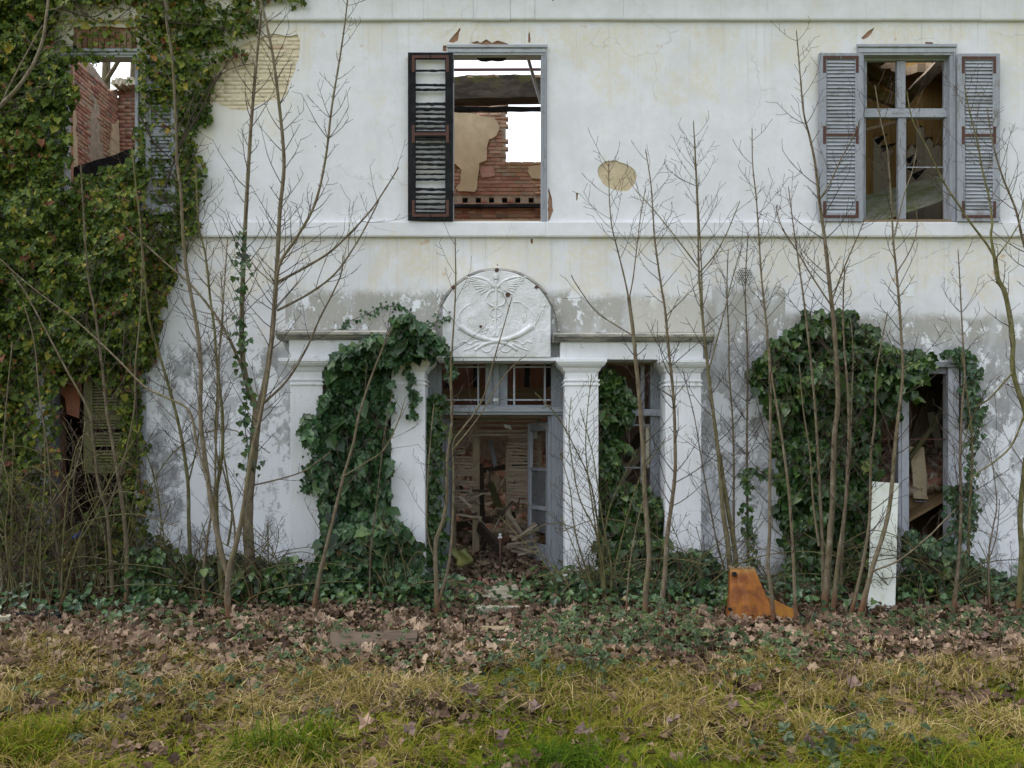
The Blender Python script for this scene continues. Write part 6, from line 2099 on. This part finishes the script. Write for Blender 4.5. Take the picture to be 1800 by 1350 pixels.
ivy('ivy_plant', 'pale-veined ivy covering the side light right of the door', [[(1055, 655), (1075, 650), (1100, 670), (1108, 720), (1094, 760), (1088, 850), (1120, 855), (1168, 880), (1170, 990), (1160, 1060), (1050, 1060), (1053, 860), (1056, 760)]], 4200, lambda a, b: np.where(b > 950, -.3, .12), one(.22), M['ivy_r'], M['ivy_r_o'], (.065, .115), 130, [], lambda a, b: np.where(b > 850, .55, .9) * np.clip(.4 + 1.2 * vnoise(a / 18, b / 18, 51), 0, 1), [[(1070, 1040), (1075, 860), (1080, 760), (1075, 680)], [(1110, 1040), (1115, 900), (1140, 860)]], yel=.25)
Rp = [(1320, 650), (1345, 622), (1368, 598), (1398, 572), (1412, 555), (1440, 552), (1470, 545), (1492, 558), (1505, 572), (1530, 578), (1545, 600), (1560, 612), (1600, 612), (1632, 616), (1640, 640), (1612, 655), (1600, 690), (1572, 700), (1570, 735), (1540, 738), (1530, 790), (1535, 850), (1520, 920), (1528, 1000), (1530, 1075), (1392, 1075), (1388, 1000), (1372, 900), (1368, 800), (1352, 730), (1335, 690)]
ivy('ivy_plant', 'big rounded green ivy bush on the wall left of the lower right window', [Rp], 12500, WALL, lambda a, b: np.where((b < 720), .42, .30), M['ivy_r'], M['ivy_r_o'], (.07, .125), 280, [], lambda a, b: np.clip(.45 + 1.2 * vnoise(a / 18, b / 18, 61), 0, 1), [[(1430, 1050), (1440, 850), (1420, 700), (1440, 580)], [(1480, 1050), (1490, 850), (1500, 680), (1560, 630)], [(1400, 1050), (1390, 850), (1370, 680)]], yel=.12)
strand('ivy_strand', 'ivy tuft at the top right corner of the lower right window', [(1668, 618), (1685, 622), (1700, 640), (1710, 665), (1702, 690), (1712, 720), (1704, 740)], 260, -.06, M['ivy_c'], (.05, .085), 9)
strand('ivy_strand', 'sparse ivy trail down the wall right of the lower right window', [(1710, 700), (1718, 740), (1708, 790), (1704, 840), (1706, 900), (1698, 950)], 150, -.2, M['ivy_c'], (.045, .075), 6)
strand('ivy_strand', 'leafy ivy tuft low on the right jamb of the lower right window', [(1672, 985), (1680, 930), (1684, 890), (1678, 865), (1690, 860)], 190, -.08, M['ivy_c'], (.05, .085), 10)
strand('ivy_strand', 'ivy wound up the thick tree left of the portico', [(440, 830), (436, 790), (430, 740), (434, 690), (424, 640), (428, 590), (424, 540), (430, 480), (427, 440), (433, 400)], 130, ivytree.Y - .06, M['ivy_r'], (.045, .08), 9)
strand('ivy_strand', 'thin ivy trailing up the sapling below the round vent', [(1318, 1000), (1325, 960), (1314, 920), (1312, 870), (1308, 840), (1320, 825), (1345, 832), (1360, 838)], 130, -.36, M['ivy_r'], (.045, .08), 5)
ivy('ivy_plant', 'low ivy mound between the rightmost pillar and the orange hood', [[(1165, 1000), (1180, 972), (1210, 965), (1245, 985), (1275, 1010), (1290, 1050), (1285, 1085), (1165, 1085)]], 1700, one(-.35), one(.5), M['ivy_c'], M['ivy_c_o'], (.06, .105), 80, yel=.1)
ivy('ivy_plant', 'low ivy bank under the lower right window', [[(1588, 940), (1620, 930), (1660, 960), (1700, 975), (1745, 1000), (1785, 1020), (1830, 1025), (1830, 1085), (1588, 1085)]], 3200, one(-.3), one(.5), M['ivy_c'], M['ivy_c_o'], (.055, .10), 90, [], lambda a, b: np.clip(.35 + 1.2 * vnoise(a / 20, b / 20, 71), 0, 1), yel=.2)
ivy('ivy_plant', 'ivy and weeds banked along the foot of the left wall', [[(225, 960), (300, 975), (350, 985), (420, 985), (520, 985), (530, 1080), (225, 1080)]], 2200, one(-.4), one(.5), M['ivy_r'], M['ivy_r_o'], (.05, .095), 80, [], lambda a, b: np.clip(.3 + 1.2 * vnoise(a / 20, b / 20, 81), 0, 1), yel=.3)

# ------------------------------------------------------------------ ground cover
def on_ground(n, x0, x1, y0, y1, lift=0.0):
    x, y = rng.uniform(x0, x1, n), rng.uniform(y0, y1, n)
    return x, y, gz(x, y) + lift


def gpx(x, y):
    return y


# dead sycamore leaves
DL = []
for s in range(3):
    r = random.Random(40 + s)
    pts = [(.22, .02), (.50, .05), (.34, .28), (.56, .52), (.28, .58), (.20, .86)]
    out = [(0, 0)] + pts + [(0, 1.0)]
    full = out + [(-x, y) for x, y in out[-2:0:-1]]
    vs = [(x * r.uniform(.7, 1.1), y + r.uniform(-.07, .07), r.uniform(-.18, .28) + .5 * (x * x) + .25 * (y - .5) ** 2) for x, y in full] + [(0.0, .45, r.uniform(-.05, .1))]
    c = len(full)
    DL.append((vs, [(i, (i + 1) % c, c) for i in range(c)]))


def litter_density(x, y):
    t = -y + 1.5 * (vnoise(x * .9, y * .9, 93) - .5) + .8 * (vnoise(x * 2.6, y * 2.6, 94) - .5)
    px = 900 + x * SC * DIST / (DIST + y)
    band = smooth(.3, .9, t) * (1 - .9 * smooth(2.9, 4.2, t))
    band *= .15 + 1.35 * vnoise(x * 1.9, y * 1.9, 91)
    band += .30 * smooth(2.6, 3.4, -y) * (1 - smooth(4.6, 5.6, -y)) * (vnoise(x * 1.3 + 5, y * 1.6, 96) > .62)
    path = np.exp(-((x + .3) / .35) ** 2) * smooth(2, 2.6, t) * (1 - smooth(3.6, 4.4, t)) * .35
    band *= 1 - .7 * np.exp(-((x + .12) / .42) ** 2) * (1 - smooth(1.4, 2.2, t))
    return np.clip(band + path + .03, 0, 1)


LV, LF, LC, ln_ = [], [], [], 0
for s in range(3):
    x, y, z = on_ground(26000, -8.5, 8.5, -7.5, -.15)
    k = rng.uniform(0, 1, len(x)) < litter_density(x, y)
    x, y, z = x[k], y[k], z[k]
    n = len(x)
    P = np.stack([x, y, z + rng.uniform(.012, .06, n)], -1)
    R = frames(np.stack([rng.normal(0, .5, n), rng.normal(-.15, .5, n), np.ones(n)], -1), rng.normal(size=(n, 3)))
    col = np.clip(rng.beta(2.2, 1.9, n) - .25 * smooth(2.6, 4, -y), 0, 1)
    tv = np.array(DL[s][0])
    LV.append((np.einsum('nij,mj->nmi', R, tv) * (rng.uniform(.045, .125, n) * (1 - .25 * smooth(3, 5, -y)))[:, None, None] + P[:, None, :]).reshape(-1, 3))
    LF.append((np.array(DL[s][1])[None] + (np.arange(n) * len(tv))[:, None, None]).reshape(-1, 3) + ln_)
    LC.append(np.repeat(col, len(tv)))
    ln_ += n * len(tv)
tag(np_mesh('leaf_litter', np.concatenate(LV), [np.concatenate(LF)], M['dead'], None, False, np.concatenate(LC)), 'carpet of pale brown dead leaves along the foot of the house', 'leaf litter', kind='stuff')

# single large dead leaves in the foreground grass
spots = [(198, 1240, 'purplish dead leaf upright in the grass at the lower left, upper of two'), (208, 1280, 'purplish dead leaf in the grass at the lower left, lower of two'), (258, 1215, 'pale dead leaf in the grass left of the bare stalks'), (382, 1262, 'large pinkish dead leaf standing in the straw at lower left'), (408, 1128, 'big brown dead leaf at the foot of the two-stemmed tree'), (632, 1306, 'dark dead leaf on the moss left of the path'), (716, 1300, 'pale dead leaf on the moss beside the path'), (885, 1310, 'dark curled dead leaf on the mossy path'), (930, 1272, 'dead leaf in the green grass right of the path'), (1035, 1308, 'dead leaf in the straw at the bottom centre'), (1287, 1272, 'tall pale dead leaf standing in the grass below the orange hood'), (1490, 1228, 'dark purple dead leaf in the straw below the sapling clump'), (1185, 1290, 'dark dead leaf low in the grass right of centre'), (1740, 1135, 'pale dead leaf among brambles near the right edge'), (840, 1240, 'dead leaf where the path leaves the litter'), (1425, 1342, 'pale dead leaf at the bottom edge right of centre')]
for i, (a, b, lab) in enumerate(spots):
    me = bpy.data.meshes.get('dead_leaf_%d' % (i % 3)) or templ_mesh('dead_leaf_%d' % (i % 3), DL[i % 3], M['dead_o'])
    o = bpy.data.objects.new('dead_leaf', me)
    g_ = ground_at(a, b)
    R = frames(rng.normal(0, .35, (1, 3)) + np.array([[0, -.45, 1.0]]), rng.normal(size=(1, 3)))[0]
    o.matrix_world = Matrix.Translation(g_ + Vector((0, 0, .10))) @ Matrix(R.tolist()).to_4x4() @ Matrix.Scale(random.uniform(.10, .14), 4)
    COL.objects.link(o)
    tag(o, lab, 'dead leaf', 'large dead leaves in the foreground grass')

# grass: curved blades, straw and green, in tufts
def grass(n, name, label, x0, x1, y0, y1, hmin, hmax, cfun, dfun, lean, wid=.0032, arch=1.0, tuft=14, spread=.035):
    K = tuft
    tx, ty = rng.uniform(x0, x1, n // K), rng.uniform(y0, y1, n // K)
    keep = rng.uniform(0, 1, len(tx)) < dfun(tx, ty)
    tx, ty = tx[keep], ty[keep]
    x = np.repeat(tx, K) + rng.normal(0, spread, len(tx) * K)
    y = np.repeat(ty, K) + rng.normal(0, spread, len(tx) * K)
    tcol = np.repeat(cfun(tx, ty) + rng.normal(0, .07, len(tx)), K)
    th = np.repeat(rng.uniform(.6, 1.15, len(tx)), K)
    ta = np.repeat(rng.uniform(0, 6.28, len(tx)), K)
    n = len(x)
    h = rng.uniform(hmin, hmax, n) * th
    az = ta + rng.normal(0, 1.1, n)
    ln = np.abs(rng.normal(lean, lean * .5, n))
    d = np.stack([np.cos(az), np.sin(az), np.zeros(n)], -1)
    sd = np.stack([-np.sin(az + rng.normal(0, .8, n)), np.cos(az), np.zeros(n)], -1)
    b = np.stack([x, y, gz(x, y) - .01], -1)
    up = np.array([0, 0, 1.0])
    w = wid * rng.uniform(.6, 1.3, n)[:, None]
    m1 = b + up * (h * .45)[:, None] + d * (h * ln * .25)[:, None]
    m2 = b + up * (h * (.80 - .12 * arch * ln))[:, None] + d * (h * ln * .7)[:, None]
    tip = b + up * (h * np.maximum(.12, 1.0 - .42 * arch * ln))[:, None] + d * (h * ln * 1.25)[:, None]
    V = np.stack([b - sd * w, b + sd * w, m1 - sd * w, m1 + sd * w, m2 - sd * w * .7, m2 + sd * w * .7, tip], 1)
    o = np.arange(n)[:, None] * 7
    q = np.concatenate([o + np.array([0, 1, 3, 2]), o + np.array([2, 3, 5, 4])])
    tr = o + np.array([4, 5, 6])
    col = np.clip(tcol + rng.normal(0, .14, n), 0, 1)
    return tag(np_mesh(name, V.reshape(-1, 3), [q, tr], M['grass'], None, True, np.repeat(col, 7)), label, 'grass', kind='stuff')


straw = lambda x, y: np.clip(.72 + .5 * (vnoise(x * 1.3, y * 1.3, 101) - .5) - .75 * smooth(4.6, 5.8, -y) * vnoise(x * .9 + 3, y * .9, 102) - .5 * np.exp(-((x - .1) / .7) ** 2) * smooth(3.2, 4.2, -y), 0, 1)
zone = lambda x, y: smooth(2.1, 4.0, -y + 1.6 * (vnoise(x * .9 + 7, y * .9, 95) - .5)) * np.clip(-.62 + 2.5 * vnoise(x * 1.9, y * 2.2, 103), 0, .95) * (1 - .6 * np.exp(-((x + .2) / .3) ** 2))
grass(120000, 'dry_grass', 'long straw-coloured grass drooping in the foreground', -7, 7, -6.6, -1.9, .07, .24, straw, zone, 1.3, .0028, tuft=38, spread=.05)
grass(110000, 'short_grass', 'short bright green grass and moss at the bottom of the picture', -7, 7, -7.2, -2.4, .025, .085, lambda x, y: .14 + .36 * vnoise(x * 2, y * 2, 105), lambda x, y: smooth(2.6, 4.4, -y) * np.clip(.35 + 1.3 * vnoise(x * 1.1, y * 1.1, 104), 0, 1), .7, .003)
grass(9000, 'green_grass', 'tufts of fresh green grass among the dead leaves', -7, 7, -4, -.5, .06, .2, lambda x, y: .10 + .2 * vnoise(x * 2, y * 2, 115), lambda x, y: .2 * (vnoise(x * 1.4, y * 1.4, 106) > .55), .9, .003)
g_ = ground_at(500, 1330)
for (px, py, lab, c0) in ((500, 1330, 'tall fresh green grass tuft at the bottom left', .22), (20, 1325, 'yellow-green grass tuft at the lower left corner', .42)):
    g_ = ground_at(px, py)
    grass(800, 'grass_tuft', lab, g_.x - .3, g_.x + .3, g_.y - .2, g_.y + .2, .14, .30, lambda x, y: np.full(len(x), c0), lambda x, y: np.full(len(x), 1.0), .7, .004)

for i, (px, py, w, h) in enumerate(((90, 1200, .35, .26), (300, 1225, .4, .28), (450, 1250, .3, .24), (560, 1215, .35, .28), (690, 1225, .35, .26), (770, 1235, .3, .24), (1000, 1235, .35, .28), (1110, 1215, .4, .26), (1190, 1255, .35, .26), (1330, 1190, .35, .26), (1450, 1235, .3, .24), (1560, 1205, .4, .30), (1690, 1200, .4, .28), (1590, 1300, .3, .22), (1240, 1310, .3, .2), (180, 1300, .3, .2), (1760, 1280, .3, .24))):
    g_ = ground_at(px, py)
    grass(700, 'straw_tussock', ['drooping straw tussock at the far left of the foreground', 'drooping straw tussock left of the tall grass tuft', 'small straw tussock above the tall grass tuft', 'straw tussock below the slanting sapling', 'straw tussock below the half-burnt board', 'straw tussock just left of the path', 'straw tussock just right of the path', 'straw tussock below the dark brambles', 'straw tussock below the rightmost pillar sapling', 'straw tussock below the orange hood', 'straw tussock below the sapling clump', 'broad straw tussock below the white board', 'broad straw tussock near the right edge', 'low straw tussock near the broken red brick', 'low straw tussock at the bottom right of centre', 'low straw tussock at the bottom left', 'straw tussock in the lower right corner'][i], g_.x - w * .8, g_.x + w * .8, g_.y - w * .6, g_.y + w * .6, h * .4, h * .95, lambda x, y: rng.uniform(.5, .98, len(x)), lambda x, y: np.full(len(x), 1.0), 1.2, .0028, 1.0, 16, .075)

# low leafy growth: bramble and ground ivy
_b = half_leaf([(.2, .06), (.30, .28), (.36, .34), (.28, .55), (.30, .62), (.14, .8)], .3, .25)
BR = ([], [])
for _a, _s in ((0, 1.0), (1.25, .8), (-1.25, .8)):
    _n = len(BR[0])
    BR[0].extend([(_s * (x * math.cos(_a) + y * math.sin(_a)), _s * (y * math.cos(_a) - x * math.sin(_a)), z * _s) for x, y, z in _b[0]])
    BR[1].extend([tuple(i + _n for i in f) for f in _b[1]])
def patch(label, cx, cy, rx, ry, n, hz, size, mat, lo=0.0, hi=1.0, stems=30):
    g_ = ground_at(cx, cy)
    x = g_.x + rng.normal(0, rx, n)
    y = np.minimum(g_.y + rng.normal(0, ry, n), -.15)
    z = gz(x, y) + .02 + hz * rng.uniform(0, 1, n) ** 1.4 * np.exp(-((x - g_.x) / (rx * 1.6)) ** 2)
    P = np.stack([x, y, z], -1)
    o = empty('bramble_patch', g_)
    tag(o, label, 'bramble', 'bramble patches')
    R = frames(np.stack([rng.normal(0, .5, n), rng.normal(-.45, .4, n), np.ones(n)], -1), rng.normal(size=(n, 3)))
    tag(scatter('foliage', BR, P, R, rng.uniform(*size, n), np.clip(rng.uniform(lo, hi, n), 0, 1), mat, o), kind='stuff')
    T = Tubes()
    for i in rng.integers(0, n, stems):
        q = P[i]
        b = np.array([q[0] + rng.normal(0, .12), min(q[1] + rng.normal(0, .1), -.1), 0])
        b[2] = gz(b[0], b[1])
        T.add([b, (b + q) / 2 + np.array([0, 0, .05]), q], [.003, .0025, .002], 3, rng.uniform(0, 1))
    tag(T.build('stems', M['twig'], o), kind='stuff')


for a in (('dark bramble leaves in the grass right of the path', 985, 1190, .35, .3, 330, .42, (.06, .10), .0, .8),
          ('bluish bramble leaves beside the pale stone slab', 1075, 1140, .5, .3, 600, .40, (.055, .095), .2, .95),
          ('bramble leaves in front of the sapling before the rightmost pillar', 1190, 1140, .35, .25, 330, .35, (.055, .09), .1, .9),
          ('green bramble sprouts below the orange hood', 1420, 1180, .4, .3, 260, .3, (.06, .10), .3, 1.0),
          ('bramble leaves in the dead leaves below the white board', 1600, 1120, .6, .22, 480, .2, (.05, .085), .1, .9),
          ('bramble leaves at the right edge of the leaf litter', 1745, 1120, .5, .25, 330, .25, (.055, .09), .0, .8),
          ('bramble sprouts in front of the half-burnt board', 630, 1180, .5, .3, 300, .28, (.05, .085), .2, .9),
          ('low green weeds left of the slanting sapling', 490, 1130, .6, .22, 420, .15, (.045, .08), .2, 1.0),
          ('low green weeds in the dead leaves at left', 250, 1110, .8, .3, 520, .14, (.045, .08), .3, 1.0),
          ('bramble leaves in the grass at the lower left', 330, 1230, .7, .35, 260, .25, (.06, .10), .1, .9),
          ('weeds on the mound left of the steps', 790, 1075, .3, .25, 330, .2, (.045, .08), .1, .9),
          ('weeds right of the steps', 985, 1060, .35, .25, 380, .2, (.045, .08), .1, .9),
          ('bramble leaves in the grass at the lower right corner', 1490, 1325, .35, .2, 130, .2, (.07, .11), .1, .8)):
    patch(*a[:3], a[3] * 1.35, a[4] * 1.2, int(a[5] * .6), a[6], (a[7][0] * .72, a[7][1] * .72), M['bramble'], a[8], a[9])

# plaster crumbs and stone bits on the path
n = 420
x, y = rng.normal(-.2, .42, n), rng.uniform(-2.6, .1, n)
tag(scatter('path_rubble', CHUNK[2], np.stack([x, y, gz(x, y) + rng.uniform(.0, .04, n)], -1), rand_rot(n), rng.uniform(.015, .085, n) * rng.uniform(.4, 1, n), rng.uniform(.35, 1, n), M['rubble']), 'pale plaster and stone bits strewn on the path to the door', 'rubble', kind='stuff')
n = 260
x, y = rng.uniform(-1.0, .65, n), rng.uniform(.05, 1.1, n)
tag(scatter('door_leaves', DL[1], np.stack([x, y, .1 + .14 * y + rng.uniform(.0, .05, n)], -1), frames(np.stack([rng.normal(0, .5, n), rng.normal(-.2, .5, n), np.ones(n)], -1), rng.normal(size=(n, 3))), rng.uniform(.05, .12, n), rng.uniform(0, .7, n), M['dead']), 'dead leaves blown in over the threshold', 'leaf litter', kind='stuff')

# ground ivy creeping out from the foot of the wall
for i, (px, py, rx, n, lab) in enumerate(((60, 1050, .7, 420, 'ground ivy at the far left foot of the wall'), (300, 1055, .6, 420, 'ground ivy around the leaning olive sapling'), (480, 1050, .5, 420, 'ground ivy between the thick tree and the slanting sapling'), (620, 1062, .55, 520, 'ground ivy below the left portico bay'), (720, 1058, .35, 260, 'ground ivy at the foot of the second pillar'), (1010, 1050, .4, 330, 'ground ivy at the foot of the third pillar'), (1120, 1062, .5, 460, 'ground ivy below the right side light'), (1225, 1065, .4, 330, 'ground ivy left of the orange hood'), (1420, 1070, .4, 260, 'ground ivy at the foot of the sapling clump'), (1640, 1062, .5, 420, 'ground ivy right of the white board'), (1755, 1062, .5, 420, 'ground ivy at the right foot of the wall'))):
    g_ = ground_at(px, py)
    x, y = g_.x + rng.normal(0, rx, n), np.minimum(g_.y + .1 + rng.normal(0, .22, n), -.12)
    z = gz(x, y) + .03 + .22 * rng.uniform(0, 1, n) ** 1.5
    o = empty('ground_ivy', g_)
    tag(o, lab, 'ivy', 'ground ivy along the wall')
    tag(scatter('foliage', IVYT, np.stack([x, y, z], -1), frames(np.stack([rng.normal(0, .5, n), rng.normal(-.6, .4, n), np.ones(n)], -1), rng.normal(size=(n, 3)) + np.array([0, -.6, -.2])), rng.uniform(.045, .09, n), np.clip(rng.beta(1.6, 1.9, n), 0, 1), M['ivy_r'] if i % 2 else M['ivy_c'], o), kind='stuff')

# dead stalks standing in the grass
T = Tubes()
for i in range(170):
    x, y = rng.uniform(-6.5, 6.5), rng.uniform(-5.6, -1.6)
    h = rng.uniform(.2, .6) * (1 if rng.uniform() < .7 else 1.4)
    a = rng.uniform(-.35, .35, 2)
    z = float(gz(x, y))
    T.add([(x, y, z - .02), (x + a[0] * h * .4, y + a[1] * h * .4, z + h * .5), (x + a[0] * h, y + a[1] * h, z + h)], [.0032, .0026, .0016], 4, rng.uniform(0, 1))
tag(T.build('dead_stalks', M['twig']), 'thin dead stalks standing in the foreground grass', 'dead stalks', kind='stuff')
# fallen twigs lying about
T = Tubes()
for i in range(420):
    x, y = rng.uniform(-6.5, 6.5), rng.uniform(-3.6, -.4)
    a, L = rng.uniform(0, 6.28), rng.uniform(.15, .7)
    p = [(x + t * L * math.cos(a), y + t * L * math.sin(a) * .7, float(gz(x + t * L * math.cos(a), y + t * L * math.sin(a) * .7)) + .035 + .05 * math.sin(3 * t + i)) for t in (0, .33, .66, 1)]
    T.add(p, [.004, .0035, .003, .002], 4, rng.uniform(.2, 1))
tag(T.build('fallen_twigs', M['twig']), 'fallen twigs strewn over the dead leaves', 'twigs', kind='stuff')
